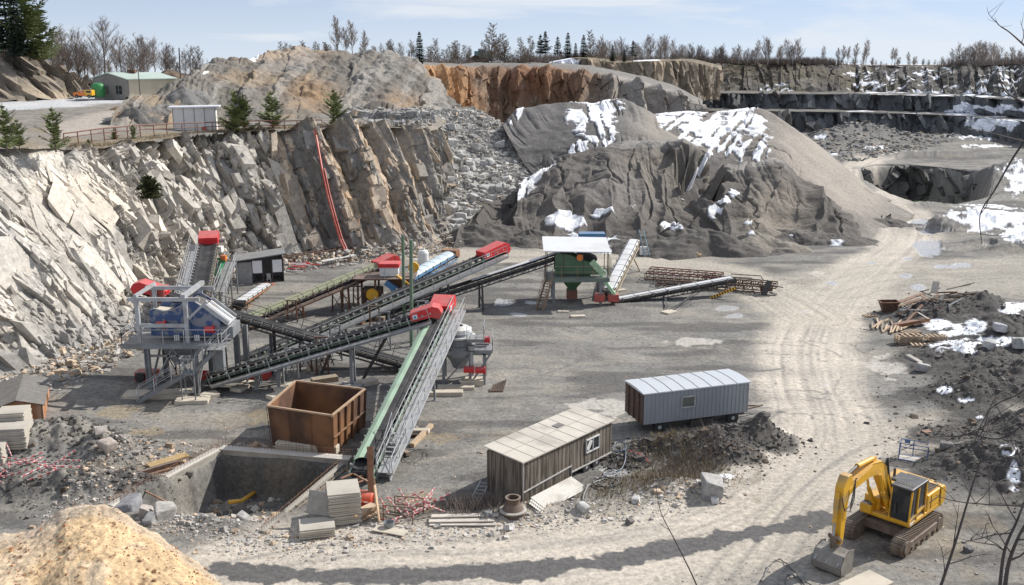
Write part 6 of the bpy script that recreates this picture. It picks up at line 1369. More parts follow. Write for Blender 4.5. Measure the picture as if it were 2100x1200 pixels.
# ------------------------------------------------------------------ stones
def rockverts(rg, n=1):
    base = [Vector(v) for v in ((1, 1, 1), (1, 1, -1), (1, -1, 1), (1, -1, -1), (-1, 1, 1), (-1, 1, -1), (-1, -1, 1), (-1, -1, -1), (0, 0, 1.08), (1.06, 0, 0), (-1.08, 0, 0), (0, 1.05, 0), (0, -1.1, 0))]
    V = [v*.6+Vector((rg.uniform(-.22, .22), rg.uniform(-.22, .22), rg.uniform(-.22, .22))) for v in base]; return V
RF = [(0, 8, 2), (2, 8, 6), (6, 8, 4), (4, 8, 0), (0, 2, 9), (2, 3, 9), (3, 1, 9), (1, 0, 9), (4, 5, 10), (5, 7, 10), (7, 6, 10), (6, 4, 10), (0, 1, 11), (1, 5, 11), (5, 4, 11), (4, 0, 11), (2, 6, 12), (6, 7, 12), (7, 3, 12), (3, 2, 12), (1, 3, 7, 5)]
def stone_mat(name, c, var=.5):
    m, n, l = _mat(name); o = n.nodes.new('ShaderNodeOutputMaterial'); b = n.nodes.new('ShaderNodeBsdfPrincipled'); at = n.nodes.new('ShaderNodeAttribute'); at.attribute_name = 'Col'
    t = n.nodes.new('ShaderNodeTexCoord'); nz_ = n.nodes.new('ShaderNodeTexNoise'); nz_.inputs['Scale'].default_value = 4; nz_.inputs['Detail'].default_value = 7
    mr = n.nodes.new('ShaderNodeMapRange'); mr.inputs[1].default_value = .3; mr.inputs[2].default_value = .7; mr.inputs[3].default_value = .7; mr.inputs[4].default_value = 1.25; mu = n.nodes.new('ShaderNodeMix'); mu.data_type = 'RGBA'; mu.blend_type = 'MULTIPLY'; mu.inputs[0].default_value = 1
    bp = n.nodes.new('ShaderNodeBump'); bp.inputs['Distance'].default_value = .05; bp.inputs['Strength'].default_value = .5
    l(t.outputs['Object'], nz_.inputs['Vector']); l(nz_.outputs[0], mr.inputs[0]); l(mr.outputs[0], mu.inputs[7]); l(at.outputs['Color'], mu.inputs[6]); l(mu.outputs[2], b.inputs['Base Color']); l(nz_.outputs[0], bp.inputs['Height']); l(bp.outputs[0], b.inputs['Normal']); b.inputs['Roughness'].default_value = .9
    l(b.outputs[0], o.inputs[0]); return m
STM = stone_mat('stone', (.3, .3, .3))
_rs = np.random.RandomState(5)
PROTO = [np.array([tuple(v) for v in rockverts(random.Random(i))]) for i in range(12)]
def stones(name, pos, size, cols, flat=.75, kind='stuff'):
    """one mesh of many loose stones; pos (n,3), size (n,), cols (n,3)"""
    n = len(pos); V = np.zeros((n, 13, 3)); a = _rs.uniform(0, 6.283, n); c, s = np.cos(a), np.sin(a); pi_ = _rs.randint(0, 12, n); sc = size[:, None]*_rs.uniform(.7, 1.3, (n, 3)); sc[:, 2] *= flat
    B = np.stack(PROTO)[pi_]*sc[:, None, :]; tl = _rs.uniform(-.5, .5, n); ct, st = np.cos(tl), np.sin(tl)
    y = B[..., 1]*ct[:, None]-B[..., 2]*st[:, None]; z = B[..., 1]*st[:, None]+B[..., 2]*ct[:, None]; x = B[..., 0]
    V[..., 0] = x*c[:, None]-y*s[:, None]+pos[:, 0:1]; V[..., 1] = x*s[:, None]+y*c[:, None]+pos[:, 1:2]; V[..., 2] = z+pos[:, 2:3]
    me = bpy.data.meshes.new(name); me.vertices.add(n*13); me.vertices.foreach_set('co', V.reshape(-1).astype(np.float32))
    tri = np.array([f for f in RF if len(f) == 3]); nt = len(tri)
    idx = (tri[None]+np.arange(n)[:, None, None]*13).reshape(-1); me.loops.add(len(idx)); me.loops.foreach_set('vertex_index', idx.astype(np.int32)); me.polygons.add(n*nt); me.polygons.foreach_set('loop_start', (np.arange(n*nt)*3).astype(np.int32)); me.polygons.foreach_set('use_smooth', np.zeros(n*nt, bool)); me.update(calc_edges=True)
    ca = me.color_attributes.new('Col', 'FLOAT_COLOR', 'POINT'); cc = np.ones((n, 13, 4)); cc[..., :3] = cols[:, None, :]; ca.data.foreach_set('color', cc.reshape(-1).astype(np.float32)); me.materials.append(STM)
    o = bpy.data.objects.new(name, me); COL.objects.link(o); o['kind'] = kind; return o
def greys(n, base=(.30, .295, .28), var=.35, tan=.15):
    c = np.array(base)[None]*(1+_rs.uniform(-var, var, (n, 1))); t = _rs.rand(n) < tan; c[t] = c[t]*np.array((1.15, .95, .75)); return np.clip(c, .03, .8)
def on_floor(n, x0, x1, y0, y1, cond=None):
    x = _rs.uniform(x0, x1, n); y = _rs.uniform(y0, y1, n)
    if cond is not None: m = cond(x, y); x, y = x[m], y[m]
    return np.stack([x, y, floor_z(x[:, None], y[:, None])[:, 0]], 1)
# talus
m_ = TALP.reshape(-1, 3)[_rs.randint(0, TALP.shape[0]*TALP.shape[1], 46000)]
px_, py_ = scr(m_); k = fbm3(m_, 9, 3, 301)+.15; keep = (_rs.rand(len(m_)) < np.clip(.55+k*1.6, .05, 1)); m_ = m_[keep]; n = len(m_)
sz = np.clip(_rs.lognormal(-1.98, .58, n), .05, .9)*(1+.3*fbm3(m_, 14, 2, 303)); stones('loose_rock', m_+np.array((0, 0, .05)), sz, greys(n, (.36, .348, .325), .45, .08))
k_ = 2600; a_ = 690+200*_rs.rand(k_)**.7; b_ = np.clip(_rs.normal(238, 8, k_), 222, 256); m_ = np.array([tuple(G(p, q, 14.2+.9*max(0, 1-abs(q-232)/14))) for p, q in zip(a_, b_)])
stones('loose_rock', m_, np.clip(_rs.lognormal(-1.8, .6, k_), .08, .9), greys(k_, (.34, .33, .31), .4, .08))
# foot of the rock wall
r_ = CLIFFP[3:26].reshape(-1, 3); m_ = r_[_rs.randint(0, len(r_), 5200)]+_rs.uniform(-1, 1, (5200, 3))*np.array((2.4, 2.4, 0))+np.array((1.6, -1.6, .0)); m_[:, 2] = np.maximum(np.minimum(m_[:, 2], 1.3), .02)
zz = floor_z(m_[:, :1], m_[:, 1:2])[:, 0]; m_[:, 2] = np.where(m_[:, 2] < .5, zz+.03, m_[:, 2]); stones('scree', m_, np.clip(_rs.lognormal(-2.1, .6, len(m_)), .04, .55), greys(len(m_), (.40, .375, .34), .35, .3))
# gravel over the yard, denser in front
P1 = on_floor(12000, -26, 24, 38, 60, lambda x, y: (polysd(x, y, bay_poly) > .1) & (segdist(x, y, road)[0]+1.2*fbm2(x, y, 3, 3, 5) > 3.4)); n = len(P1); stones('gravel', P1, np.clip(_rs.lognormal(-3.75, .55, n), .01, .13), greys(n, (.32, .31, .29), .45, .2))
P2 = on_floor(5000, -32, 34, 58, 100, lambda x, y: segdist(x, y, road)[0] > 3.2); n = len(P2); stones('gravel', P2, np.clip(_rs.lognormal(-3.5, .5, n), .015, .15), greys(n, (.30, .29, .27), .45, .2))
P3 = np.concatenate([np.stack([_rs.normal(h[0], h[2]*.8, 700), _rs.normal(h[1], h[3]*.8, 700), np.zeros(700)], 1) for h in heaps[:21]]); P3[:, 2] = floor_z(P3[:, :1], P3[:, 1:2])[:, 0]
n = len(P3); stones('rubble', P3, np.clip(_rs.lognormal(-3.3, .7, n), .02, .35), greys(n, (.10, .092, .083), .5, .15))
# rubble along the road verge and round the bay
vb = [G(a, b) for a, b in ((330, 1050), (420, 1090), (520, 1115), (640, 1125), (760, 1100), (900, 1085), (1050, 1075), (1180, 1060), (1300, 1040), (1420, 1015), (1500, 990))]
i_ = _rs.randint(0, len(vb)-1, 4200); f_ = _rs.rand(4200); vx = np.array([tuple(v) for v in vb]); P4 = vx[i_]*(1-f_[:, None])+vx[i_+1]*f_[:, None]+_rs.normal(0, .75, (4200, 3)); P4[:, 2] = floor_z(P4[:, :1], P4[:, 1:2])[:, 0]
stones('rubble', P4, np.clip(_rs.lognormal(-3.2, .6, 4200), .02, .25), greys(4200, (.40, .38, .35), .35, .2))
P5 = on_floor(2600, -24, -14.5, 44, 56, lambda x, y: (polysd(x, y, bay_poly) > .4) & (y < 60)); stones('rubble', P5, np.clip(_rs.lognormal(-2.9, .6, len(P5)), .03, .42), greys(len(P5), (.40, .36, .32), .3, .3))
P6 = on_floor(500, -19, -11.5, 44.5, 53, lambda x, y: polysd(x, y, bay_poly) < -.3); stones('rubble', P6, np.clip(_rs.lognormal(-2.3, .6, len(P6)), .03, .35), greys(len(P6), (.36, .33, .29), .3, .3))
P7 = np.stack([_rs.uniform(28, 75, 2600), _rs.uniform(215, 292, 2600), np.zeros(2600)], 1); P7[:, 0] += (P7[:, 1]-215)*.9; P7[:, 2] = floor_z(P7[:, :1], P7[:, 1:2])[:, 0]; stones('rubble', P7, np.clip(_rs.lognormal(-1.2, .5, 2600), .1, .9), greys(2600, (.22, .215, .205), .4, .2))
def boulder(px, py, s, lab, col=(.36, .35, .33), dz=0, pos=None, sx=1.2):
    rg_ = random.Random(int(px*7+py)); g = pos or G(px, py); V = rockverts(rg_); me = bpy.data.meshes.new('boulder'); me.from_pydata([(v.x*s*sx, v.y*s*.9, v.z*s*.8) for v in V], [], RF); me.update()
    bm_ = me.color_attributes.new('Col', 'FLOAT_COLOR', 'POINT')
    for d_ in bm_.data: d_.color = (*col, 1)
    me.materials.append(STM); o = bpy.data.objects.new('boulder', me); COL.objects.link(o); gz = ground_at(g.x, g.y) if pos is None else g.z; o.location = (g.x, g.y, gz+s*.35+dz); o.rotation_euler = (rg_.uniform(-.3, .3), rg_.uniform(-.3, .3), rg_.uniform(0, 6))
    bv = o.modifiers.new('bevel', 'BEVEL'); bv.width = s*.09; bv.segments = 2; bv.limit_method = 'NONE'
    return tag(o, lab, 'boulder', 'boulders around the yard')
for (px, py, s, lab, c) in ((1457, 1015, 1.0, 'large angular grey boulder at the bend of the road', (.36, .35, .33)), (1466, 1030, .35, 'small pale stone in front of the angular boulder', (.5, .5, .49)), (340, 1065, .75, 'rounded grey boulder at the front end of the left bay wall', (.38, .36, .33)), (268, 1040, .9, 'dark flat boulder beside the left bay wall end', (.25, .25, .26)),
        (300, 1060, .6, 'angular stone between two boulders at the bay wall end', (.40, .36, .32)), (312, 1078, .5, 'lowest pale stone at the bay wall end', (.42, .41, .39)), (225, 955, .6, 'brown grey block on the left rubble slope', (.42, .36, .31)), (212, 935, .5, 'squarish pale block at the top of the left rubble slope', (.46, .42, .38)), (478, 1038, .38, 'stone beside the yellow pipe', (.42, .38, .34)),
        (500, 1065, .45, 'round stone at the mouth of the concrete bay', (.36, .34, .32)), (2045, 715, .7, 'pale block right of the snow on the east heaps', (.42, .42, .42)), (2085, 735, .8, 'big grey block at the right edge above the twigs', (.38, .38, .37)), (2025, 745, .6, 'squared pale stone below the east heaps snow', (.45, .45, .43)), (1890, 768, .6, 'grey block in front of the concrete beam', (.40, .39, .37)),
        (1985, 1132, .3, 'small dark stone right of the excavator track', (.12, .12, .12)), (1290, 1072, .28, 'dark stone on the road verge', (.14, .13, .12)), (1305, 1035, .35, 'white stone beside the brown scrub', (.58, .56, .53)), (1045, 1085, .3, 'white stone under the manhole cone', (.55, .54, .52)), (1195, 1055, .4, 'pale stone right of the corrugated sheets', (.46, .45, .43)), (1000, 1066, .35, 'stone by the ladder foot', (.2, .2, .2)), (1940, 940, .5, 'rounded dark boulder behind the blue basket', (.2, .19, .18))):
    boulder(px, py, s, lab, c)
for i in range(90):   # the big blocks of the blasted slope
    p = TALP[int(_rs.randint(10, 230)), int(_rs.randint(60, 400))]; boulder(i*13, i*7, float(_rs.uniform(.5, 1.15)), 'one of the large pale blocks lying on the blasted rock slope', (.42, .415, .40), pos=Vector(p))['group'] = 'large blocks on the blasted rock slope'

q_ = on_floor(900, -22, -8, 30, 40); q_[:, 2] = -9   # small red brown stones on the sandy rise
_sr = bpy.data.objects['sandy_rise'].data; _co = np.empty(len(_sr.vertices)*3); _sr.vertices.foreach_get('co', _co); _co = _co.reshape(-1, 3); _pk = _co[_rs.randint(int(len(_co)*.12), len(_co), 1500)]
stones('gravel', _pk+np.array((0, 0, .01)), np.clip(_rs.lognormal(-3.9, .6, 1500), .008, .12), greys(1500, (.34, .20, .12), .5, .5))
# ------------------------------------------------------------------ excavator
EXY = paint('excavator_yellow', (.76, .40, .015), .45, 0, .16, 2.4, (.36, .25, .12), .75, lo=.50, hi=.68)
CABK = paint('cab_black', (.035, .037, .04), .35, 0, .15, 2)
TRK = paint('track_steel', (.17, .12, .085), .7, .2, .35, 4, (.26, .22, .17), .7)
BKT = paint('bucket_steel', (.27, .25, .22), .6, .2, .25, 2, (.16, .12, .09), .6)
E0 = Vector((18.75, 44.35, 0)); ang = math.atan2(-.70, -.72)     # it faces towards the camera and left
ex = thing('excavator', 'yellow tracked excavator with a black cab roof and its bucket on the ground', 'excavator', E0, ang)
GZ = ground_at(E0.x, E0.y)
def L3(x, y, z): return (x, y, z)
for s in (-1, 1):      # local: +x forward, +y operator's left
    y = s*1.22; m = MB(); lc = 4.5; r = .43; n = 8; prof = []
    for i in range(n+1): t = -math.pi/2+math.pi*i/n; prof.append((lc/2-r+r*math.cos(t), .45+r*math.sin(t)))
    for i in range(n+1): t = math.pi/2+math.pi*i/n; prof.append((-lc/2+r+r*math.cos(t), .45+r*math.sin(t)))
    m.prism([Vector((a, 0, b)) for a, b in prof], (0, y-.27, 0), (0, .54, 0)); m.v = [Vector((v.x*.97, v.y, .45+(v.z-.45)*.93)) for v in m.v]; tr_ = m.build('track', TRK, ex, world=False)
    # shoes
    per = []; 
    for a, b in zip(prof, prof[1:]+prof[:1]):
        d = math.hypot(b[0]-a[0], b[1]-a[1]); k = max(1, round(d/.17)); per += [((a[0]+(b[0]-a[0])*i/k, a[1]+(b[1]-a[1])*i/k), math.atan2(b[1]-a[1], b[0]-a[0])) for i in range(k)]
    sm_ = MB(); sm_.box((0, 0, 0), (.155, .6, .05)); sm_.box((.03, 0, -.04), (.03, .6, .05)); me = newmesh('track_shoe', sm_.v, sm_.f, TRK)
    for (p, t) in per: o = bpy.data.objects.new('track_shoe', me); COL.objects.link(o); o.parent = tr_; o.location = (p[0], y, p[1]); o.rotation_euler = (0, -t, 0)
    m = MB(); m.box((0, y+s*.30, .48), (3.2, .08, .3)); m.build('track_frame', EXY if s < 0 else TRK, ex, world=False)
    for xx in (-1.2, -.6, 0, .6, 1.2): m = MB(); m.tube((xx, y+s*.27, .25), (xx, y+s*.37, .25), .13, 12); m.build('track_roller', TRK, ex, world=False)
    for xx in (-1.8, 1.8): m = MB(); m.tube((xx, y+s*.26, .45), (xx, y+s*.36, .45), .33, 16); m.build('sprocket', TRK, ex, world=False)
m = MB(); m.box((0, 0, .65), (2.2, 2.0, .4)); m.lathe((0, 0, .85), [(.7, 0), (.7, .25)], 20); m.build('undercarriage', TRK, ex, world=False)
m = MB(); m.box((-.75, 0, 1.2), (3.6, 2.5, .22)); m.box((-1.75, -.25, 1.75), (1.9, 2.0, .95)); m.prism([Vector((-2.3, 0, 1.1)), Vector((-2.85, 0, 1.25)), Vector((-2.9, 0, 1.9)), Vector((-2.65, 0, 2.15)), Vector((-2.2, 0, 2.2))], (0, -1.3, 0), (0, 2.6, 0))
m.box((-.1, -.85, 1.6), (1.6, .8, .7)); m.box((.55, -.95, 1.4), (1.2, .6, .45)); m.build('house', EXY, ex, world=False, bevel=.05)
m = MB(); m.box((-1.7, -.2, 2.26), (1.1, 1.2, .1)); 
for i in range(5): m.box((-1.3-i*.2, .9, 2.26), (.09, .5, .04))
m.build('engine_grille', CABK, ex, world=False)
m = MB(); m.tube((-1.6, -.85, 2.2), (-1.6, -.85, 2.7), .07, 8); m.build('exhaust', DARKST, ex, world=False)
m = MB(); m.box((-1.75, 1.0, 1.72), (1.9, .5, .85)); m.build('side_door', EXY, ex, world=False, bevel=.05)
# cab: frame, glass and roof
m = MB(); x0_, x1_, y0_, y1_, zb_, zt_ = -.55, 1.15, .25, 1.22, 1.3, 2.95
for (a, b) in (((x1_, y0_), (x1_-.12, y0_)), ((x1_, y1_), (x1_-.12, y1_)), ((x0_, y0_), (x0_, y0_)), ((x0_, y1_), (x0_, y1_)), ((.35, y1_), (.30, y1_))): m.beam((a[0], a[1], zb_), (b[0], b[1], zt_), .07)
m.beam((x0_, y1_, zb_+.45), (x1_, y1_, zb_+.1), .06, .1); m.box(((x0_+x1_)/2, (y0_+y1_)/2, zb_), (x1_-x0_, y1_-y0_, .12)); cab = m.build('cab_frame', EXY, ex, world=False)
m = MB(); m.box(((x0_+x1_)/2-.03, (y0_+y1_)/2, (zb_+zt_)/2), (x1_-x0_-.1, y1_-y0_-.06, zt_-zb_-.06)); m.build('cab_glass', GLASS, ex, world=False)
m = MB(); m.box(((x0_+x1_)/2-.05, (y0_+y1_)/2, zt_+.06), (x1_-x0_+.12, y1_-y0_+.1, .13)); rf = m.build('cab_roof', CABK, ex, world=False, bevel=.04)
for i in range(6): m = MB(); m.box((.62, .38+i*.14, zt_+.135), (.35, .07, .03)); m.build('roof_slot', DARKST, rf, world=False)
m = MB(); m.box((x1_-.01, .5, 1.9), (.02, .1, .5)); m.tube((x1_+.1, y0_+.05, 1.5), (x1_+.0, y0_+.05, 2.3), .015, 5); m.tube((x0_+1.6, y1_+.05, 1.7), (x0_+1.5, y1_+.05, 2.6), .02, 5); m.build('cab_handle', CABK, ex, world=False)
# boom: deep bent box beam
def plate_arm(pts_top, pts_bot, w, name, mat):
    m = MB(); pr = [Vector((a, 0, b)) for a, b in pts_top]+[Vector((a, 0, b)) for a, b in reversed(pts_bot)]; m.prism(pr, (0, -.35-w/2, 0), (0, w, 0)); return m.build(name, mat, ex, world=False, bevel=.02)
BY = -.35
plate_arm([(-.2, 1.75), (.35, 3.1), (.95, 4.25), (1.75, 4.95), (2.6, 4.98), (4.15, 4.62), (4.75, 4.30)], [(.15, 1.45), (.85, 2.75), (1.45, 3.70), (2.0, 4.15), (2.7, 4.30), (4.1, 4.15), (4.7, 3.95)], .50, 'boom', EXY)
m = MB()
for s in (-.36, .36):
    m.tube((.7, BY+s, 1.5), (1.5, BY+s, 2.9), .11, 10); m.tube((1.5, BY+s, 2.9), (1.95, BY+s, 4.2), .06, 8)
m.build('boom_cylinder', EXY, ex, world=False)
m = MB(); m.tube((2.2, BY, 5.15), (3.7, BY, 5.25), .13, 12); c_ = m.build('stick_cylinder', EXY, ex, world=False); m = MB(); m.tube((3.7, BY, 5.25), (4.75, BY, 5.02), .07, 10); m.build('piston_rod', DARKST, c_, world=False)
m = MB(); m.box((2.1, BY, 5.05), (.3, .2, .3)); m.build('cylinder_bracket', EXY, ex, world=False)
plate_arm([(4.55, 5.15), (4.95, 5.15), (5.25, 4.55), (5.3, 3.4), (5.2, 1.5), (5.15, 1.2)], [(4.35, 4.3), (4.6, 3.9), (4.72, 3.4), (4.78, 2.6), (4.85, 1.6), (4.92, 1.2)], .42, 'stick', EXY)
m = MB(); m.tube((5.38, BY, 4.3), (5.45, BY, 2.6), .10, 10); c_ = m.build('bucket_cylinder', EXY, ex, world=False); m = MB(); m.tube((5.45, BY, 2.6), (5.45, BY, 1.75), .055, 8); m.build('piston_rod', LGREY, c_, world=False)
m = MB(); m.beam((5.45, BY-.22, 1.75), (5.1, BY-.22, 1.35), .07, .16); m.beam((5.45, BY+.22, 1.75), (5.1, BY+.22, 1.35), .07, .16); m.beam((5.45, BY, 1.75), (5.35, BY, 1.0), .3, .12); m.build('bucket_link', TRK, ex, world=False)
# bucket
m = MB(); pr = [(4.75, 1.05), (5.15, 1.15), (5.7, .95), (5.95, .5), (5.85, .12), (5.5, -.02), (4.85, .0)]; wb = 1.45; th = .04
for s in (-wb/2, wb/2-th): m.prism([Vector((a, BY+s, b)) for a, b in pr], (0, 0, 0), (0, th, 0))
for a, b in zip(pr[1:6], pr[2:7]): m.add([Vector((a[0], BY-wb/2, a[1])), Vector((b[0], BY-wb/2, b[1])), Vector((b[0], BY+wb/2, b[1])), Vector((a[0], BY+wb/2, a[1])), Vector((a[0]-.03, BY-wb/2, a[1]-.04)), Vector((b[0]-.03, BY-wb/2, b[1]+.04)), Vector((b[0]-.03, BY+wb/2, b[1]+.04)), Vector((a[0]-.03, BY+wb/2, a[1]-.04))], [(0, 1, 2, 3), (7, 6, 5, 4), (0, 4, 5, 1), (1, 5, 6, 2), (2, 6, 7, 3), (3, 7, 4, 0)])
bk = m.build('bucket', BKT, ex, world=False)
for i in range(5): m = MB(); m.box((4.75, BY-wb/2+.1+i*(wb-.2)/4, .02), (.3, .1, .06)); m.build('bucket_tooth', RUST, bk, world=False)
for i in range(3): m = MB(); m.beam((5.3, BY-.55+.55*i, 1.12), (5.98, BY-.55+.55*i, .55), .05, .06); m.build('wear_strip', LGREY, bk, world=False)
rgx = random.Random(9)
for k in range(5):
    m = MB(); o_ = .1*k-.2; m.path([Vector(p) for p in ((1.6+.1*k, BY+o_, 4.9), (1.2, BY+.25+o_*.3, 4.6+.1*k), (.8, BY+.3, 3.6), (.3, BY+.3, 2.4), (.1, BY+.2+.03*k, 1.6))], .025, 5); m.build('hydraulic_hose', HOSE, ex, world=False)
for k in range(3):
    m = MB(); m.path([Vector(p) for p in ((4.2, BY+.24, 4.8), (4.5, BY+.3+.04*k, 4.0-.15*k), (4.7, BY+.32, 3.4-.2*k), (5.1, BY+.25, 3.2), (5.3, BY+.2, 4.0))], .022, 5); m.build('hydraulic_hose', HOSE, ex, world=False)
for s in (-.25, .25):
    m = MB(); m.path([Vector(p) for p in ((1.5, BY+s, 4.85), (2.6, BY+s*.9, 5.06), (4.1, BY+s*.9, 4.74))], .03, 6); m.build('boom_pipe', EXY, ex, world=False)
for (p0_, d0_) in (((-1.75, 1.262, 1.75), (1.5, .012, .04)), ((-1.2, 1.262, 1.72), (.03, .012, .7)), ((-2.2, 1.262, 1.72), (.03, .012, .7)), ((.9, -.95, 1.64), (.4, .5, .012))): m = MB(); m.box(p0_, d0_); m.build('panel_gap', CABK, ex, world=False)
m = MB(); m.beam((2.3, BY+.215, 4.62), (3.9, BY+.215, 4.42), .012, .12); m.build('boom_stripe', CABK, ex, world=False)
m = MB(); m.box((-2.92, -.3, 1.55), (.02, 1.6, .25)); m.build('counterweight_stripe', CABK, ex, world=False)
for x_ in (-.5, .2): m = MB(); m.box((x_, .72, 1.75), (.5, .5, .12)); m.box((x_-.2, .72, 2.1), (.12, .45, .7)); m.build('driver_seat', DARKST, ex, world=False); break
m = MB(); m.box((1.02, 1.3, 1.32), (.3, .02, .12)); m.build('number_plate', WPAINT, ex, world=False)
for o_ in ALLKIDS(ex):
    if o_.name.split('.')[0] in ('boom', 'stick', 'boom_cylinder', 'stick_cylinder', 'piston_rod', 'cylinder_bracket', 'bucket_cylinder', 'hydraulic_hose', 'boom_pipe', 'boom_stripe', 'bucket_link'):
        for v in o_.data.vertices:
            if v.co.z > 1.6: v.co.z = 1.6+(v.co.z-1.6)*.82
# ---- blue work basket
g = G(1872, 945); o = thing('work_basket', 'blue tubular work basket with a white floor behind the excavator', 'work basket', g, -.45)
gz = Vector(g); BL = paint('basket_blue', (.10, .17, .33), .5, 0, .2, 3)
m = MB(); m.box((0, 0, .1), (1.5, .75, .06)); m.build('floor_plate', paint('basket_floor', (.55, .5, .44), .7), o, world=False)
m = MB(); m.beam((-.78, -.38, .08), (.78, -.38, .08), .07, .14); m.beam((-.78, .38, .08), (.78, .38, .08), .07, .14); m.build('base_frame', BL, o, world=False)
for x in (-.76, -.05, .76):
    for y in (-.37, .37):
        if x == -.05 and y < 0: continue
        m = MB(); m.tube((x, y, .1), (x, y, 1.1), .03, 6); m.build('post', BL, o, world=False)
for z in (.6, 1.1): m = MB(); m.path([(-.76, -.37, z), (-.76, .37, z), (.76, .37, z), (.76, -.37, z)], .03, 6); m.build('rail', BL, o, world=False)
m = MB(); m.tube((-.76, -.37, 1.1), (.76, -.37, 1.1), .03, 6); m.build('rail', BL, o, world=False)
m = MB(); m.box((.8, .1, .95), (.02, .35, .28)); m.build('yellow_plate', YEL, o, world=False); m = MB(); m.box((-.4, .4, 1.0), (.3, .1, .22)); m.build('control_box', BL, o, world=False)
g = G(1898, 893); m = MB(); m.box(g+Vector((0, 0, .1)), (.9, .5, .12), .2); m.box(g+Vector((.1, .05, .22)), (.6, .4, .1), .4); centered('rusty_plate', m, RUST, 'small rusty red plates on the ground behind the blue basket', 'scrap')
m = MB(); g = G(1775, 1205); m.box(g+Vector((0, 0, .12)), (2.2, 1.3, .24), .6); centered('concrete_block', m, CREAM, 'pale concrete block cut by the lower edge near the bucket', 'block', bevel=.03)
# ------------------------------------------------------------------ scrap field on the east side
g = G(1822, 640); o = thing('scrap_skip', 'tapered rusty skip full of scrap at the left end of the scrap field', 'skip', g); b_ = [g+Vector(v) for v in ((-.55, -.45, 0), (.45, -.5, 0), (.55, .4, 0), (-.45, .5, 0))]; t_ = [g+Vector(v) for v in ((-.9, -.6, 1.0), (.75, -.7, 1.05), (.85, .6, 1.0), (-.8, .7, .95))]
m = MB(); frustum(m, b_, t_, .05); m.build('skip_body', DRUST, o)
m = MB(); 
for i in range(4): m.beam(t_[i], t_[(i+1) % 4], .08)
m.build('rim', RUST, o)
rg = random.Random(21); BAR = [RUST, DRUST, WOODD, GREY, DARKST, DRUST, LGREY, WOODN]
for i in range(46):
    px, py = rg.uniform(1835, 1945), rg.uniform(612, 668); a = G(px, py); a.z = ground_at(a.x, a.y)+rg.uniform(.05, 1.0); an = rg.uniform(-1.2, 1.2); L_ = rg.uniform(.8, 3.2)
    b = a+Vector((math.cos(an)*L_, math.sin(an)*L_, rg.uniform(-.5, .7))); b.z = max(b.z, ground_at(b.x, b.y)+.05)
    m = MB(); mt = BAR[i % 8]; 
    if i % 4 == 0: m.beam(a, b, rg.uniform(.25, .6), .05)
    else: m.beam(a, b, rg.uniform(.06, .13))
    centered('scrap_bar', m, mt, ['rusty', 'dark rusty', 'weathered wooden', 'grey steel', 'black', 'dark rusty', 'silver', 'pale wooden'][i % 8]+(' plate' if i % 4 == 0 else ' bar')+' thrown on the scrap heap behind the skip', 'scrap', 'scrap pieces on the heap behind the skip')
g = G(1845, 652); m = MB(); m.lathe(g+Vector((0, 0, .35)), [(.32, 0), (.32, 1.2)], 14, (.9, .5, .1)); centered('grey_barrel', m, GREY, 'dull blue grey barrel lying in front of the scrap heap', 'barrel')
g = G(1932, 640); m = MB(); m.lathe(g+Vector((0, 0, .1)), [(.3, 0), (.55, .2), (.55, .8), (.3, 1.0)], 14, (.3, .1, 1)); centered('green_tank', m, GREENB, 'green tank on the scrap heap', 'tank')
g = G(1870, 672); m = MB(); m.beam(g+Vector((-1.6, -.1, .3)), g+Vector((1.6, .6, .7)), .5, .06); m.beam(g+Vector((-1.6, -.35, .2)), g+Vector((1.6, .3, .6)), .08, .3); centered('rusty_beam', m, RUST, 'wide rusty plate beam in front of the scrap heap', 'beam')
for i in range(18):
    f = i/17; px = 1788+f*60+rg.uniform(-4, 4); py = 672+rg.uniform(-6, 14)+f*4; a = G(px, py); an = 1.0+rg.uniform(-.25, .35); L_ = rg.uniform(1.6, 3.0); b = a+Vector((math.cos(an)*L_, math.sin(an)*L_, 0)); gz = ground_at(a.x, a.y)
    m = MB(); m.beam((a.x, a.y, gz+.08+.05*(i % 3)), (b.x, b.y, gz+.12+.06*(i % 4)), .14, .1); centered('timber_length', m, WOODN if i % 3 else WOODD, ('loose pale' if i % 3 else 'loose grey brown')+' timber lying below the scrap heap', 'timber', 'loose timbers below the scrap heap')
def pallet(px, py, rz, n, lab, w=1.2, d=.8):
    g = G(px, py); o = thing('pallet', lab, 'pallet', (g.x, g.y, ground_at(g.x, g.y)), rz, 'pallets and slab stacks by the scrap')
    for k in range(n):
        z = .14*k
        for i in range(5): m = MB(); m.box((-w/2+w*i/4, 0, z+.13), (.12, d, .025)); m.build('board', WOODN, o, world=False)
        for y in (-d/2+.05, 0, d/2-.05): m = MB(); m.box((0, y, z+.06), (w, .08, .09)); m.build('bearer', WOODD, o, world=False)
pallet(1862, 705, .1, 5, 'stack of thick cream pallets below the timbers', 1.9, 1.0); pallet(1868, 690, .5, 3, 'pallet stack with dark gaps behind the cream stack', 1.5, .9); pallet(1880, 700, .3, 1, 'single pallet leaning right of the cream stack', 1.1, .9)
pallet(1888, 715, -.1, 1, 'flat pallet in front of the cream stack', 1.4, .8); pallet(1918, 705, .1, 3, 'dark pallet stack beside the snow patch', 1.5, .8); pallet(1786, 646, .2, 1, 'pale pallet left of the timbers', 1.2, .8)
a, b = G(1860, 740), G(1912, 768); m = MB(); m.beam(a+Vector((0, 0, .35)), b+Vector((0, 0, .3)), .4, .35); centered('concrete_beam', m, CONC, 'long concrete beam lying on the dark east bank', 'beam', bevel=.03)
m = MB(); a, b = G(1770, 678), G(1793, 681); m.beam(a+Vector((0, 0, .1)), b+Vector((0, 0, .1)), .06); centered('thin_rod', m, DARKST, 'thin dark rod left of the loose timbers', 'rod')
g = G(1020, 803); rg = random.Random(5)
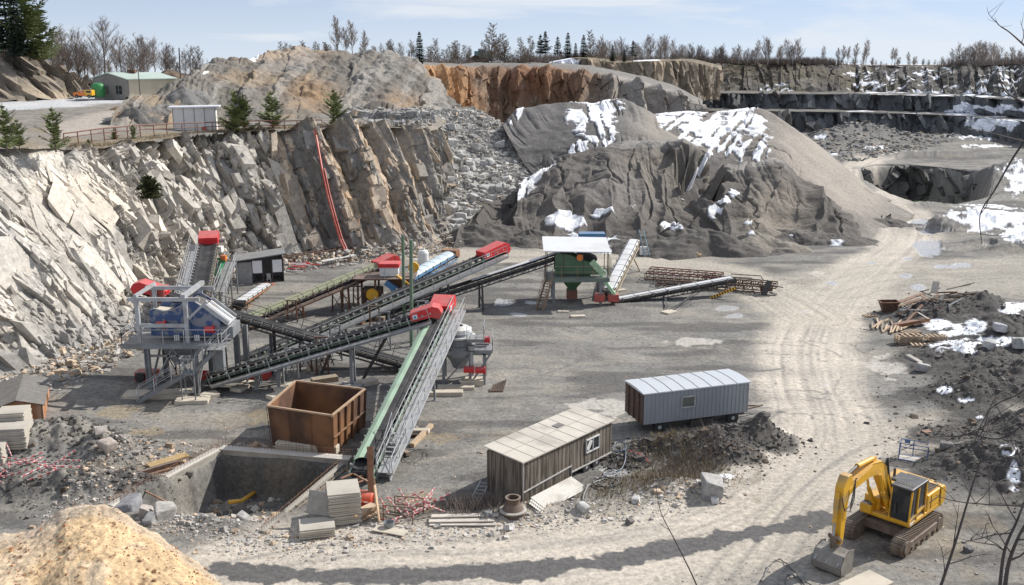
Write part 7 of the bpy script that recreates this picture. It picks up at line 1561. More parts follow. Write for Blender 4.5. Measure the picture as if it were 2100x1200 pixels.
for i in range(7): m = MB(); a = g+Vector((-.5+.14*i, -.2, .05)); m.beam(a, a+Vector((.25, .8, .25+.06*i)), .09); centered('rusty_rail', m, DRUST, 'short rusty rail in the small bundle lying alone in the yard', 'rail', 'small bundle of rusty rails in the yard')
# timbers and pipe beside the mint conveyor foot
for i, (a, b, c, d, w, mt, lab) in enumerate(((845, 918, 885, 878, .28, WOODN, 'long orange brown timber bundle beside the conveyor foot'), (838, 888, 880, 890, .45, CREAM, 'short cream timber beam behind the orange bundle'), (815, 925, 838, 938, .3, WOODD, 'timber lying at the foot of the silver walkway'), (812, 912, 836, 916, .35, GREY, 'grey steel pipe piece under the silver walkway'), (815, 898, 860, 900, .12, DRUST, 'thin brown beam behind the pipe piece'))):
    m = MB(); 
    if i == 3: m.tube(G(a, b)+Vector((0, 0, .3)), G(c, d)+Vector((0, 0, .3)), .28, 14)
    else: m.beam(G(a, b)+Vector((0, 0, .15)), G(c, d)+Vector((0, 0, .2)), w, .22)
    centered('timber_bundle' if i != 3 else 'steel_pipe', m, mt, lab, 'timber' if i != 3 else 'pipe')
o = thing('walkway_ladder', 'silver ladder stair at the foot of the mint conveyor walkway', 'ladder', G(790, 985)); a, b = G(786, 985), Vector((-6.1, 52.6, 1.9)); stairs(o, a, D(818, 880, 53.5), .8, LGREY, LGREY, 11)
# timbers near the bay
for i, (a, b, c, d, w, mt, lab) in enumerate(((280, 985, 365, 962, .25, DRUST, 'dark rusty beam lying left of the bay wall'), (285, 992, 350, 975, .15, RUST, 'thinner rusty beam below the dark one'), (300, 1020, 345, 1045, .08, RUST, 'reddish bar across the boulders at the bay'), (235, 1012, 275, 1012, .15, WOODD, 'dark board on the rubble left of the bay'), (905-600, 967, 385, 945, .7, paint('orange_sheet', (.42, .26, .07), .8), 'orange rusty sheet lying behind the left bay wall'), (40, 930, 95, 900, .12, DARKST, 'dark pipe right of the rusty shed'))):
    m = MB(); m.beam(G(a, b)+Vector((0, 0, .35 if i < 5 else .1)), G(c, d)+Vector((0, 0, .4)), w, .08 if i != 0 else .25); centered('steel_beam', m, mt, lab, 'beam')
# boards by the shed
rg = random.Random(8)
for i in range(14):
    px, py = rg.uniform(582, 625), rg.uniform(540, 558); a = G(px, py); an = rg.uniform(-.6, .6); L_ = rg.uniform(.8, 2.2); m = MB(); m.beam(a+Vector((0, 0, .1+.04*i)), a+Vector((math.cos(an)*L_, math.sin(an)*L_, .2+.03*i)), .09); centered('painted_bar', m, RED if i % 2 else WPAINT, ('red' if i % 2 else 'white')+' bar in the jumble right of the open shed', 'bar', 'red and white bars right of the open shed')
for i in range(5): px = 590+i*16; a = G(px, 534+rg.uniform(-3, 3)); m = MB(); m.box(a+Vector((0, 0, .4+.1*(i % 2))), (1.6, .7, .12), rg.uniform(-.4, .4)); centered('cream_sheet', m, [WOODN, CREAM, LGREY][i % 3], ['orange brown', 'cream', 'silver'][i % 3]+' flat sheet lying on the long lattice frame by the shed', 'sheet', 'sheets lying right of the open shed')
# red hose down the rock wall
pts = [(645, 262, 119), (652, 300, 117.3), (660, 345, 115.8), (672, 400, 114.4), (684, 445, 113.2), (697, 490, 112.2), (708, 514, 111.6)]
m = MB(); m.path([D(*p) for p in pts], .13, 6); m.path([D(p[0]+5, p[1], p[2]) for p in pts[2:]], .08, 6); centered('red_hose', m, paint('red_pipe', (.55, .07, .04), .5), 'long red pipe hanging down the rock wall', 'pipe')
# ------------------------------------------------------------------ things on the ledge
P1_ = D(345, 266, 117); P1_.z = D(345, 268, 117).z; 
o = thing('site_hut', 'white panelled site hut with a flat roof on the ledge above the rock wall', 'hut', D(400, 268, 118)); a, b = D(357, 270, 117), D(444, 268, 118); b.z = a.z = D(400, 270, 117.5).z
X_ = (b-a).normalized(); Y_ = Vector((-X_.y, X_.x, 0)); Lh = (b-a).length; Hh = 2.75
def hq(x, y, z): return a+X_*x+Y_*y+Vector((0, 0, z))
m = MB(); m.box(hq(Lh/2, 1.3, Hh/2), (Lh, 2.6, Hh), math.atan2(X_.y, X_.x)); m.build('body', paint('hut_white', (.74, .72, .68), .6, 0, .08, .8, (.5, .47, .42), .4), o)
m = MB(); m.prism([hq(-.5, -.3, Hh), hq(Lh+.5, -.3, Hh+.05), hq(Lh+.5, -.3, Hh+.2), hq(-.5, -.3, Hh+.15)], (0, 0, 0), Y_*3.1); m.build('roof', WHITE, o)
for f in (0, .25, .5, .74, 1): m = MB(); m.beam(hq(Lh*f, -.03, 0), hq(Lh*f, -.03, Hh), .06, .05); m.build('panel_joint', GREY, o)
m = MB(); m.box(hq(-.03, 1.2, 1.5), (.06, .8, 1.5), math.atan2(X_.y, X_.x)); m.build('window', GLASS, o)
m = MB(); m.box(hq(Lh*.72, -.25, .3), (.5, .3, .5)); m.build('red_box', RED2, o)
# railing pipe along the edge
RP_ = paint('rail_brown', (.20, .085, .06), .7, 0, .25, 3); o = thing('edge_railing', 'long rusty pipe railing along the edge of the ledge', 'railing', D(300, 285, 108))
pts = [(130, 288, 93), (205, 278, 98), (270, 272, 104), (345, 268, 110), (430, 265, 115), (520, 262, 118), (590, 262, 119.5), (660, 260, 121)]; tp = [(a, b-14, c) for a, b, c in pts]
m = MB(); m.path([D(*p) for p in tp], .07, 6); m.build('top_pipe', RP_, o); m = MB(); m.path([D(a, b-5, c) for a, b, c in pts], .05, 6); m.build('lower_pipe', RP_, o)
P3d = [D(*p) for p in tp]
for i in range(20):
    f = i/19*(len(P3d)-1); k = min(int(f), len(P3d)-2); p = P3d[k].lerp(P3d[k+1], f-k); m = MB(); m.beam(p-Vector((0, 0, 1.3)), p, .08); m.build('post', RP_, o)
# workshop building with a pale green roof
o = thing('workshop', 'low workshop with grey gable, cream side wall and pale green roof on the upper terrace', 'building', D(240, 198, 206))
a = D(194, 200, 204); c = D(263, 196, 200); b = D(321, 178, 214); b.z = c.z = a.z; c.x += .0
Hw = 3.7; GX = (a-c); wid = GX.length; Xg = GX.normalized(); Yg = Vector((-Xg.y, Xg.x, 0)); Yg = Yg if Yg.y > 0 else -Yg; DL = 9.3; Yg = (Yg*.55+Vector((.83, .25, 0))*.9).normalized()
mid = (a+c)/2; 
def wq(s, d, z): return c+Xg*(s*wid)+Yg*d+Vector((0, 0, z))
m = MB(); m.prism([wq(0, 0, -.3), wq(1, 0, -.3), wq(1, 0, Hw), wq(.5, 0, Hw+1.1), wq(0, 0, Hw)], (0, 0, 0), Yg*.3); m.build('gable_wall', paint('gable_grey', (.25, .235, .21), .85, 0, .2, .6), o)
m = MB(); m.prism([wq(0, .3, -.3), wq(0, DL, -.3), wq(0, DL, Hw), wq(0, .3, Hw)], (0, 0, 0), Xg*.3); m.prism([wq(1, .3, -.3), wq(1, DL, -.3), wq(1, DL, Hw), wq(1, .3, Hw)], (0, 0, 0), -Xg*.3); m.build('side_wall', paint('cream_wall', (.62, .55, .42), .85, 0, .1, .6), o)
m = MB()
for s0, s1 in ((-.06, .5), (1.06, .5)):
    V = [wq(s0, -.4, Hw-.05), wq(s1, -.4, Hw+1.15), wq(s1, DL+.4, Hw+1.15), wq(s0, DL+.4, Hw-.05)]; m.add(V+[v+Vector((0, 0, .15)) for v in V], [(0, 1, 2, 3), (7, 6, 5, 4), (0, 4, 5, 1), (1, 5, 6, 2), (2, 6, 7, 3), (3, 7, 4, 0)])
rf = m.build('roof', paint('pale_green_roof', (.46, .58, .52), .6, 0, .1, .6), o); m = MB(); m.box(wq(.5, 4.5, Hw+1.5), (1.6, 1.6, .7)); m.build('roof_vent', DRUST, rf)
for s, w_, h_ in ((.25, 1.5, 1.6), (.62, 1.0, 1.6), (.82, 1.0, 2.2)):
    m = MB(); p = wq(s, -.05, 1.6); m.beam(p-Xg*w_/2, p+Xg*w_/2, .1, h_); f_ = m.build('window', GLASS, o)
    m = MB(); m.beam(p-Yg*.06+Vector((0, 0, -h_/2)), p-Yg*.06+Vector((0, 0, h_/2)), .08); m.beam(p-Yg*.06-Xg*w_/2, p-Yg*.06+Xg*w_/2, .08); m.build('window_bar', GREY, f_)
g = D(203, 199, 200); o = thing('green_silo', 'upright green tank beside the workshop gable', 'tank', g); m = MB(); m.lathe(g, [(1.2, 0), (1.25, .2), (1.25, 2.2), (1.1, 2.55), (.5, 2.75)], 20); m.build('tank_shell', paint('silo_green', (.03, .22, .06), .5, 0, .2, 1), o); m = MB(); m.tube(g+Vector((-.9, -1.0, 0)), g+Vector((-.9, -1.0, 1.3)), .08, 6); m.build('stand_leg', GREY, o)
g = D(174, 201, 198); o = thing('orange_truck', 'small orange and yellow truck parked left of the green tank', 'truck', g)
m = MB(); m.box(g+Vector((1.1, 0, 1.0)), (1.5, 1.7, 1.1)); m.build('cab', YEL, o, bevel=.12); m = MB(); m.box(g+Vector((-.7, 0, .75)), (2.4, 1.7, .6)); m.beam(g+Vector((-1.6, -.2, 1.0)), g+Vector((.3, -.2, 1.45)), .9, .15); m.build('load_bed', ORNG, o, bevel=.04)
m = MB(); m.box(g+Vector((1.15, -.87, 1.25)), (.9, .03, .45)); m.build('side_window', GLASS, o)
for dx in (-1.2, 1.2):
    for dy in (-.8, .8): wheel(o, g+Vector((dx, dy, .35)), (0, 1, 0), .35, .2)
for (px, py, H_, Y_, lab) in ((286, 177, 7.5, 196, 'lamp post standing in front of the workshop side wall'), (260, 172, 5.5, 204, 'shorter lamp post by the workshop gable'), (380, 155, 4.5, 205, 'lamp post right of the workshop')):
    g = D(px, py, Y_); z = 14.6; o = thing('lamp_post', lab, 'lamp post', (g.x, Y_, z), 0, 'lamp posts by the workshop'); m = MB(); m.tube((g.x, Y_, z), (g.x, Y_, z+H_), .09, 6); m.build('pole', DARKST, o); m = MB(); m.box((g.x-.4, Y_, z+H_), (1.2, .25, .12)); m.build('lamp_head', GREY, o)
g = D(368, 150, 215); m = MB(); m.tube((g.x, 215, 14), D(367, 98, 215), .14, 6); centered('timber_mast', m, DARKST, 'bare dark pole rising behind the terrace', 'pole')
# chalet on the far rim and the blue green sheet stack
g = D(985, 131, 262); o = thing('chalet', 'small dark chalet with a broad brown roof on the far rim', 'house', g); m = MB(); m.box(g+Vector((0, 0, .6)), (4.5, 4, 1.6)); m.build('wall', DRUST, o)
m = MB(); m.prism([g+Vector((-3.6, -3, .9)), g+Vector((-1.2, -3, 2.3)), g+Vector((3.6, -3, .9)), g+Vector((3.6, -3, .7)), g+Vector((-3.6, -3, .7))], (0, 0, 0), (0, 6, 0)); m.build('roof', paint('roof_brown', (.06, .04, .035), .8), o)
m = MB(); m.box(g+Vector((.8, -2.02, .8)), (.8, .05, .5)); m.build('window', GLASS, o)
g = D(992, 122, 275); o = thing('blue_green_box', 'blue green site cabin showing behind the chalet', 'cabin', g); m = MB(); m.box(g+Vector((0, 0, .9)), (5.0, 3, 2.6)); m.build('wall', paint('teal', (.12, .28, .30), .6), o); m = MB(); m.box(g+Vector((-.5, 0, 2.4)), (2, 2.2, .5)); m.build('roof_box', MATS['teal'], o)
# ------------------------------------------------------------------ trees
BARK = paint('bark', (.13, .105, .085), .9, 0, .3, 4); BARKP = paint('birch_bark', (.42, .38, .34), .85, 0, .3, 3, (.12, .1, .09), .6); TWIG = paint('twigs', (.20, .165, .145), .9, 0, .2, 3); TWIGP = paint('pale_twigs', (.32, .27, .235), .9, 0, .2, 3)
def leafmat(name, c):
    return paint(name, c, .75, 0, .35, 2.0, (c[0]*.5, c[1]*.55, c[2]*.6), .7)
NEED = leafmat('spruce_needles', (.028, .055, .026)); NEEDP = leafmat('pine_needles', (.135, .165, .05)); NEEDD = leafmat('dark_needles', (.022, .042, .022)); LARCH = paint('larch_twigs', (.20, .155, .115), .9, 0, .25, 3)
def bare_tree(seed, H, spread=.33, dens=26, r=.16, up=.75, trunkmat=BARK, twmat=TWIG, low=.25, twr=.022):
    rg = random.Random(seed); tr = MB(); tw = MB(); pts = []; x = y = 0
    for i in range(8): pts.append(Vector((x, y, H*.93*i/7))); x += rg.uniform(-.02, .02)*H; y += rg.uniform(-.02, .02)*H
    tr.path(pts, r, 6, r*.2)
    for k in range(dens):
        f = low+(1-low)*(k+rg.random())/dens; i = min(int(f*7), 6); p = pts[i].lerp(pts[i+1], f*7-i); an = rg.uniform(0, 6.28); ln = H*spread*(1.15-f*.8)*rg.uniform(.6, 1.15); d = Vector((math.cos(an), math.sin(an), up*rg.uniform(.6, 1.6))).normalized()
        q = [p]; 
        for s in range(3): q.append(q[-1]+d*ln/3); d = (d+Vector((rg.uniform(-.2, .2), rg.uniform(-.2, .2), .22))).normalized()
        (tr if k % 3 == 0 else tw).path(q, r*.34*(1.15-f), 4, twr)
        for j in range(7):
            g = rg.uniform(.2, 1); ii = min(int(g*3), 2); pp = q[ii].lerp(q[ii+1], g*3-ii); dd = (d+Vector((rg.uniform(-.9, .9), rg.uniform(-.9, .9), rg.uniform(-.1, .8)))).normalized(); l2 = ln*rg.uniform(.25, .5); e = pp+dd*l2
            tw.tube(pp, e, twr, 3, twr*.6, cap=False)
            for w in range(4):
                g2 = pp.lerp(e, rg.uniform(.2, .95)); d3 = (dd+Vector((rg.uniform(-.9, .9), rg.uniform(-.9, .9), rg.uniform(-.2, .9)))).normalized(); tw.tube(g2, g2+d3*l2*rg.uniform(.3, .6), twr*.7, 3, twr*.4, cap=False)
    return newmesh('trunk', tr.v, tr.f, trunkmat), newmesh('crown', tw.v, tw.f, twmat)
def conifer(seed, H, R0, mat, whorls=22, per=8, droop=-.25, low=.08, needle=1.0, gap=0.0, sparse=1.0):
    rg = random.Random(seed); tr = MB(); tr.tube((0, 0, 0), (0, 0, H), H*.016+.04, 6, .02); V = []; F = []
    for w in range(whorls):
        f = low+(1-low)*(w+rg.uniform(-.3, .3))/whorls; z = H*f; R_ = R0*(1-f)**.75*rg.uniform(.75, 1.12)+.12
        for k in range(per):
            if rg.random() < gap: continue
            an = 6.283*(k+rg.uniform(-.35, .35))/per+w*.7; L_ = R_*(rg.uniform(.65, 1.1) if gap < .3 else rg.uniform(.45, 1.25)); d = Vector((math.cos(an), math.sin(an), droop+.35*f)); s = Vector((-math.sin(an), math.cos(an), 0))
            p0 = Vector((0, 0, z)); e = p0+d*L_; tr.tube(p0, p0+d*L_*.9, .03, 3, .012, cap=False)
            n = max(4, int(L_*7*sparse))
            for j in range(n):
                t = (j+.6)/n; c = p0.lerp(e, t)+Vector((rg.uniform(-.06, .06)*L_, rg.uniform(-.06, .06)*L_, rg.uniform(-.10, .08)*needle)); wd = (.34*L_*(1-t*.6)+.12)*needle
                for sg in (-1, 1):
                    o = len(V); tip = c+s*sg*wd*rg.uniform(.6, 1.2)+d*wd*.45+Vector((0, 0, rg.uniform(-.22, .12)*needle)); b = .10*needle+.03
                    V += [c-d*b*.5, c+d*b, tip+d*b*.4, tip-d*b*.3+Vector((0, 0, rg.uniform(-.08, .08)))]; F.append((o, o+1, o+2, o+3))
    for j in range(6): o = len(V); a = rg.uniform(0, 6.28); V += [Vector((0, 0, H*.96)), Vector((math.cos(a)*.1, math.sin(a)*.1, H*.99)), Vector((0, 0, H*1.03))]; F.append((o, o+1, o+2))
    return newmesh('trunk', tr.v, tr.f, BARK), newmesh('crown', V, F, mat)
def plant_tree(meshes, loc, label, cat='tree', name='bare_tree', group=None, s=1.0, rz=0.0, sz=None):
    o = thing(name, label, cat, loc, rz, group); o.scale = (s, s, sz or s)
    for m in meshes:
        c = bpy.data.objects.new(m.name.split('.')[0], m); COL.objects.link(c); c.parent = o
    return o
rt = random.Random(77)
BT = [bare_tree(i, 10, .36+.06*(i % 3), 42, .16, .8+.3*(i % 2), twmat=(TWIG, TWIGP)[i % 2], twr=.028, low=.12) for i in range(5)]
BR = [bare_tree(20+i, 10, .34, 44, .14, 1.2, BARKP, TWIGP, .25, .026) for i in range(2)]
BN = [bare_tree(30+i, 10, .46, 48, .17, .9, twmat=TWIGP, twr=.020) for i in range(3)]
LA = [bare_tree(40+i, 10, .26, 80, .13, .12, twmat=LARCH, low=.12, twr=.028) for i in range(3)]
SPR = [conifer(50+i, 10, 2.3, (NEED, NEEDD)[i % 2], 26, 9) for i in range(3)]
PIN = [conifer(60+i, 10, 2.6, NEEDD, 16, 6, .05, .3, 1.5, .35) for i in range(2)]
YP = [conifer(70+i, 10, 4.2, NEEDP, 10, 6, .55, .08, 1.2, .36, 1.1) for i in range(4)]
def at_top(px, py_base, Y): p = D(px, py_base, Y); return p
# far rim, left to right: (x range, base y, depth, height in pixels, kinds)
def row(n, x0, x1, base, Y, h0, h1, kind, lab, grp, names='bare_tree', jx=9):
    for i in range(n):
        px = x0+(x1-x0)*(i+.5)/n+rt.uniform(-jx, jx); YY = Y+rt.uniform(-8, 8); p = D(px, base+3, YY); Hm = rt.uniform(h0*.65, h1*1.12)*YY/FPX
        plant_tree(kind[i % len(kind)], p, lab, 'tree', names, grp, Hm/10, rt.uniform(0, 6))
g1 = 'bare trees behind the workshop'; row(9, 110, 215, 178, 235, 95, 135, BN, 'tall bare tree left of the workshop roof', g1)
row(10, 225, 330, 160, 250, 50, 75, BN+BT, 'bare tree behind the workshop', g1); row(12, 330, 430, 158, 260, 30, 60, BT, 'low bare tree between the workshop and the earth hill', g1); row(7, 160, 300, 165, 240, 25, 45, BT, 'low bare tree behind the workshop roof ridge', g1)
row(1, 392, 396, 172, 235, 50, 60, BN, 'rounded bare tree at the left foot of the earth hill', g1, jx=1)
g2 = 'bare trees behind the earth hill'; row(17, 580, 690, 122, 240, 28, 40, LA, 'small larch on the skyline right of the hill top', g2, 'larch')
for px, h in ((692, 82), (724, 74), (748, 55), (712, 60)): p = D(px, 122, 236); plant_tree(BR[px % 2], p, 'tall pale bare birch on the skyline behind the earth hill, %s' % {692: 'leftmost and tallest', 724: 'just right of the tallest', 748: 'rightmost of four', 712: 'slender between two taller'}[px], 'tree', 'birch', g2, h*236/FPX/10, px)
row(16, 740, 850, 122, 240, 25, 38, BT, 'small bare tree left of the lone spruce', g2)
p = D(861, 132, 232); plant_tree(SPR[0], p, 'lone dark spruce at the right shoulder of the earth hill', 'tree', 'spruce', None, 64*232/FPX/10)
g3 = 'trees along the middle of the far rim'; row(15, 870, 990, 133, 258, 40, 52, LA, 'rounded brown larch left of the chalet', g3, 'larch')
row(3, 995, 1020, 133, 262, 78, 86, LA, 'tall larch right of the chalet', g3, 'larch'); row(2, 1025, 1045, 133, 262, 66, 74, LA, 'second tall larch group right of the chalet', g3, 'larch'); row(3, 1055, 1085, 133, 262, 60, 76, LA, 'larch standing left of the dark pines', g3, 'larch')
for px, h, k, lab in ((1108, 54, PIN[0], 'dark broad pine, left one of a touching pair'), (1118, 60, PIN[1], 'dark broad pine, right one of a touching pair'), (1143, 50, PIN[0], 'dark pine between the pair and the spruces'), (1164, 58, SPR[1], 'dark dense spruce right of the pines'), (1180, 38, SPR[2], 'small spruce right of the dense one'), (1196, 54, SPR[1], 'slim spruce at the edge of the rock step'), (1256, 34, SPR[2], 'small spruce right of the round bare tree'), (1297, 42, PIN[1], 'thin pine above the rock step'), (1280, 26, SPR[0], 'very small spruce above the rock step')):
    p = D(px, 128, 272); plant_tree(k, p, lab, 'tree', 'spruce' if k in SPR else 'pine', g3, h*272/FPX/10, px)
row(1, 1210, 1212, 126, 270, 60, 62, LA, 'pale larch beside the slim spruce', g3, 'larch', jx=0); row(1, 1240, 1242, 126, 275, 50, 52, BN, 'round crowned bare tree standing free above the rock step', g3, jx=0)
row(30, 1215, 1400, 128, 300, 28, 48, BT+BN, 'bare tree above the rock step', g3)
g4 = 'bare trees along the right of the far rim'; row(30, 1385, 1520, 130, 345, 25, 36, BT, 'low bare tree on the far rim left of the snow', g4); row(20, 1520, 1640, 130, 350, 34, 46, BR+BN, 'slender bare tree in the denser stand left of the snow', g4)
for px, h in ((1687, 36), (1718, 34), (1730, 38), (1752, 42), (1775, 48), (1738, 36), (1835, 32), (1828, 34), (1862, 26), (1770, 30)): p = D(px, 134, 360); plant_tree(BR[px % 2], p, 'slender upright bare tree standing apart on the snowy rim', 'tree', 'bare_tree', g4, h*360/FPX/10, px)
row(34, 1700, 1960, 134, 365, 12, 18, BT, 'low bush like bare tree on the snowy rim', g4); row(30, 1950, 2120, 138, 335, 28, 46, BT+BN, 'bare tree in the dense stand at the right end of the rim', g4)
row(10, 1600, 1700, 133, 355, 12, 20, BT, 'low shrub like bare tree on the rim', g4); row(24, 1060, 1300, 128, 285, 14, 26, BT, 'low bare tree filling the gaps behind the spruces', g3)
row(2, 1640, 1655, 133, 352, 14, 18, SPR, 'tiny spruce on the far rim', g4, 'spruce')
# big trees on the knoll
for px, pb, h, YY, lab in ((20, 112, 190, 215, 'large spruce at the top left corner'), (62, 125, 150, 212, 'broad pine leaning over the knoll'), (88, 130, 105, 208, 'smaller pine at the edge of the knoll'), (-30, 110, 180, 222, 'dark spruce cut by the left edge'), (40, 120, 130, 206, 'spruce in front of the two large ones')):
    p = D(px, pb, YY); plant_tree((YP if px in (62, 88) else SPR)[abs(px) % 3], p, lab, 'tree', 'spruce', 'evergreens on the left knoll', h*YY/FPX/10, px, h*YY/FPX/10)
row(8, 100, 180, 150, 225, 30, 60, BT, 'brown scrubby tree at the foot of the evergreens', 'scrub trees on the left knoll')
# young pines on the edge of the rock wall
for px, pb, h, YY, lab in ((15, 305, 95, 78, 'young pine at the left edge of the ledge'), (40, 300, 60, 82, 'short young pine beside the leftmost one'), (115, 306, 90, 84, 'young pine with a bare tip in front of the terrace'), (485, 272, 92, 117, 'young pine, left one of the pair by the hut'), (503, 270, 82, 118, 'young pine, right one of the pair by the hut'), (560, 262, 78, 120, 'slim young pine right of the pair'), (686, 262, 82, 124, 'young pine above the top of the red pipe'), (275, 286, 36, 104, 'bushy small pine behind the railing'), (236, 284, 28, 102, 'little pine left of the bushy one'), (183, 300, 22, 96, 'tiny pine bush on the ledge edge')):
    p = D(px, pb+6, YY); s = h*YY/FPX/10; plant_tree(YP[px % 4], p, lab, 'tree', 'young_pine', 'young pines along the ledge', s*1.0, px, s)
# dry scrub patches
def scrub(n, pts, h, mat, name='dry_scrub'):
    V = []; F = []; rg = random.Random(len(pts)*n)
    for i in range(n):
        f = rg.random()*(len(pts)-1); k = min(int(f), len(pts)-2); p = pts[k].lerp(pts[k+1], f-k)+Vector((rg.gauss(0, 1), rg.gauss(0, 1), 0))*pts_w; 
        if on_g: p.z = ground_at(p.x, p.y)
        for j in range(5):
            d = Vector((rg.uniform(-.6, .6), rg.uniform(-.6, .6), 1)).normalized()*h*rg.uniform(.4, 1); s = Vector((-d.y, d.x, 0)); s = s.normalized()*max(.012, h*.017) if s.length > 1e-4 else Vector((.012, 0, 0)); o = len(V); V += [p-s, p+s, p+d]; F.append((o, o+1, o+2))
    me = newmesh(name, V, F, mat); ob = bpy.data.objects.new(name, me); COL.objects.link(ob); ob['kind'] = 'stuff'; return ob
DRY = paint('dry_grass', (.24, .18, .10), .9, 0, .3, 3)
on_g = False; pts_w = .6; scrub(1600, [D(a, b, c) for a, b, c in ((130, 302, 90), (205, 300, 95), (300, 286, 106), (390, 274, 113), (480, 268, 117), (570, 264, 120), (650, 260, 122), (720, 258, 125), (800, 256, 129))], .5, DRY)
on_g = True; pts_w = .9; scrub(1100, [G(1230, 1020), G(1300, 1000), G(1380, 985), G(1450, 960), G(1330, 935), G(1400, 935)], .5, DRY)
pts_w = .5; scrub(240, [G(930, 1045), G(980, 1050), G(1040, 1040)], 1.0, TWIG); pts_w = .8; scrub(300, [G(1350, 990), G(1480, 930)], .8, TWIG)
on_g = False; pts_w = 2.5
scrub(3200, [D(a, b, c) for a, b, c in ((1050, 131, 262), (1200, 126, 285), (1400, 128, 345), (1530, 131, 362), (1640, 131, 360), (1700, 133, 358))], 3.2, TWIG, 'brushwood')
scrub(700, [D(a, b, c) for a, b, c in ((1700, 134, 362), (1850, 137, 350), (1960, 137, 338))], 1.3, TWIG, 'brushwood'); scrub(900, [D(a, b, c) for a, b, c in ((1950, 137, 338), (2040, 136, 322), (2130, 132, 300))], 3.2, TWIG, 'brushwood')
scrub(700, [D(a, b, c) for a, b, c in ((570, 122, 236), (700, 122, 238), (850, 132, 238), (1000, 133, 258))], 2.2, TWIG, 'brushwood'); scrub(900, [D(a, b, c) for a, b, c in ((105, 170, 232), (200, 172, 240), (330, 168, 250), (430, 162, 245))], 2.2, TWIGP, 'brushwood')
pts_w = 5.0; scrub(1400, [D(a, b, c) for a, b, c in ((1300, 170, 325), (1450, 165, 342), (1600, 165, 345), (1750, 165, 340), (2000, 165, 325), (2100, 165, 305))], 1.2, TWIG, 'brushwood')
on_g = True
BU = conifer(91, 2.2, 1.4, leafmat('bush_green', (.08, .09, .035)), 8, 8, .3, .05, 1.0, .1, 2); o = plant_tree(BU, D(308, 408, 94.0), 'dull green bush growing on the light rock wall', 'bush', 'bush', None, 1.0)
# ---- bare shoots rising close in front of the photographer, at the right
def shoot(name, lab, main, r0, seed, nb=9, Y0=7.0, bl=.5):
    rg = random.Random(seed); P = [D(a, b, c) for a, b, c in main]; P = [Vector(p) for p in smoothline([tuple(v) for v in P], 5)]; o = thing(name, lab, 'branch', P[0], 0, 'bare shoots close to the camera'); m = MB(); m.path(P, r0, 6, r0*.3); m.build('stem', DTW, o)
    for k in range(nb):
        f = rg.uniform(.15, .98); i = int(f*(len(P)-1)); p = P[i]; d = Vector((rg.uniform(-1, 1), rg.uniform(-.3, .3), rg.uniform(-.2, 1))).normalized(); q = [p]
        for s in range(4): q.append(q[-1]+d*bl/4*rg.uniform(.7, 1.2)); d = (d+Vector((rg.uniform(-.4, .4), 0, rg.uniform(-.3, .3)))).normalized()
        m = MB(); m.path(q, r0*.42, 4, r0*.12)
        for j in range(2): t = q[2+j]; m.tube(t, t+Vector((rg.uniform(-.1, .1), 0, rg.uniform(.0, .12))), r0*.2, 4, r0*.1)
        m.build('twig', DTW, o)
    return o
DTW = paint('dark_twig', (.035, .022, .02), .7, 0, .3, 20)
shoot('bare_shoot', 'long straight dark shoot leaning right of the excavator', [(1925, 1215, 7), (1960, 1110, 7), (1990, 1010, 7), (2012, 940, 7.1)], .013, 1, 4, bl=.4)
shoot('bare_shoot', 'long curved dark branch dropping from the right edge to the snow patch', [(2130, 250, 8), (2080, 320, 8), (2040, 390, 8.1), (2010, 440, 8.1), (2014, 500, 8.1)], .010, 2, 3, bl=.25)
shoot('bare_shoot', 'thorny branch tip against the sky at the right edge', [(2120, 110, 7), (2095, 88, 7), (2070, 66, 7), (2046, 50, 7)], .008, 3, 3, bl=.15)
shoot('bare_shoot', 'thin branch bending before the far quarry benches', [(2130, 225, 7), (2090, 205, 7), (2060, 185, 7), (2048, 150, 7)], .009, 4, 4, bl=.2)
shoot('bare_shoot', 'nearly level twig at the right edge before the flooded pit', [(2130, 295, 7), (2080, 285, 7), (2030, 272, 7), (1990, 264, 7)], .006, 5, 3, bl=.15)
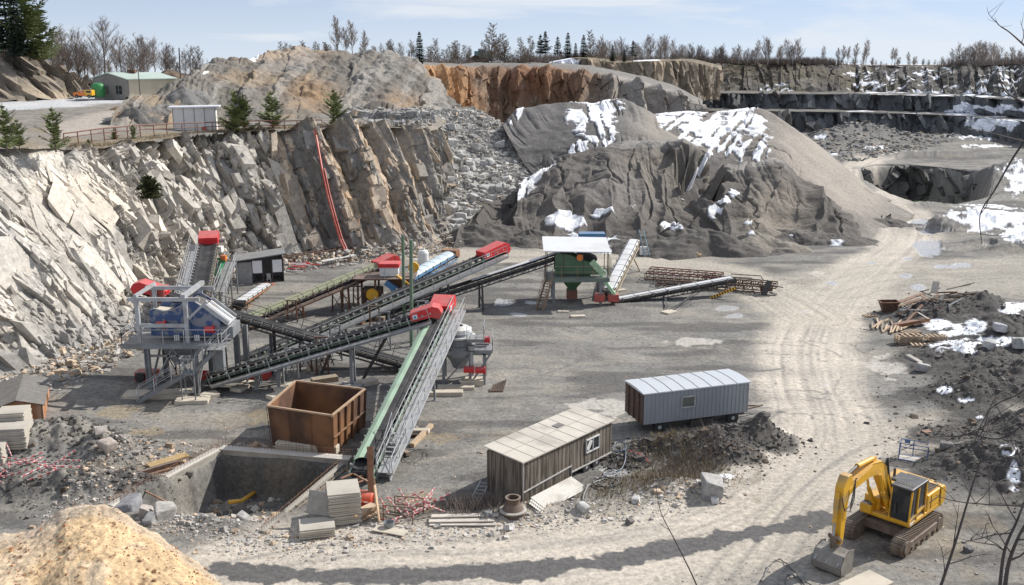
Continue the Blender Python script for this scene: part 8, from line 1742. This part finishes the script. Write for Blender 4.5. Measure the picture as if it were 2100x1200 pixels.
shoot('bare_shoot', 'spreading branch low at the right edge', [(2140, 840, 6.5), (2100, 870, 6.5), (2050, 900, 6.5), (1985, 890, 6.6), (1940, 905, 6.6)], .009, 6, 8, bl=.45)
shoot('bare_shoot', 'dark double shoot rising at the lower right corner', [(2050, 1210, 6), (2060, 1130, 6), (2085, 1070, 6), (2110, 1010, 6.1), (2140, 960, 6)], .013, 7, 6, bl=.4)
shoot('bare_shoot', 'second thicker shoot at the lower right corner', [(2060, 1215, 5.8), (2070, 1150, 5.8), (2100, 1080, 5.8), (2140, 1030, 5.8)], .016, 8, 4, bl=.4)
shoot('bare_shoot', 'level branch crossing right of the excavator cab', [(2140, 1050, 6.5), (2090, 1038, 6.5), (2030, 1035, 6.5), (1960, 1028, 6.5), (1920, 1016, 6.5)], .008, 9, 7, bl=.4)
shoot('bare_shoot', 'reddish shoot standing over the road in the lower middle', [(1435, 1215, 6), (1415, 1170, 6), (1385, 1110, 6), (1355, 1050, 6), (1345, 995, 6)], .006, 10, 2, bl=.08)
shoot('bare_shoot', 'bare twig low right against the dark bank', [(2150, 720, 6.5), (2100, 800, 6.5), (2030, 840, 6.5), (1990, 930, 6.5)], .007, 11, 7, bl=.35)

# ---- labels: where look-alikes stand in a row, say which one of the row
ORD = 'leftmost second third fourth fifth sixth seventh eighth ninth tenth eleventh twelfth thirteenth fourteenth fifteenth sixteenth seventeenth eighteenth nineteenth twentieth'.split()+['twenty-'+w for w in 'first second third fourth fifth sixth seventh eighth ninth'.split()]+['thirtieth']+['thirty-'+w for w in 'first second third fourth fifth sixth seventh eighth ninth'.split()]
_by = {}
for ob in COL.objects:
    if ob.parent is None and ob.get('label'): _by.setdefault(ob['label'], []).append(ob)
for lab, obs in _by.items():
    if 1 < len(obs) <= 36 and obs[0].get('category') != 'barrier rod' and len((lab+' twenty first from the left').split()) <= 16:
        obs.sort(key=lambda q: q.location.x/max(q.location.y, 1))
        for i, ob in enumerate(obs): ob['label'] = lab+(', the leftmost' if i == 0 else ', the rightmost' if i == len(obs)-1 else ', '+ORD[i]+' from the left')
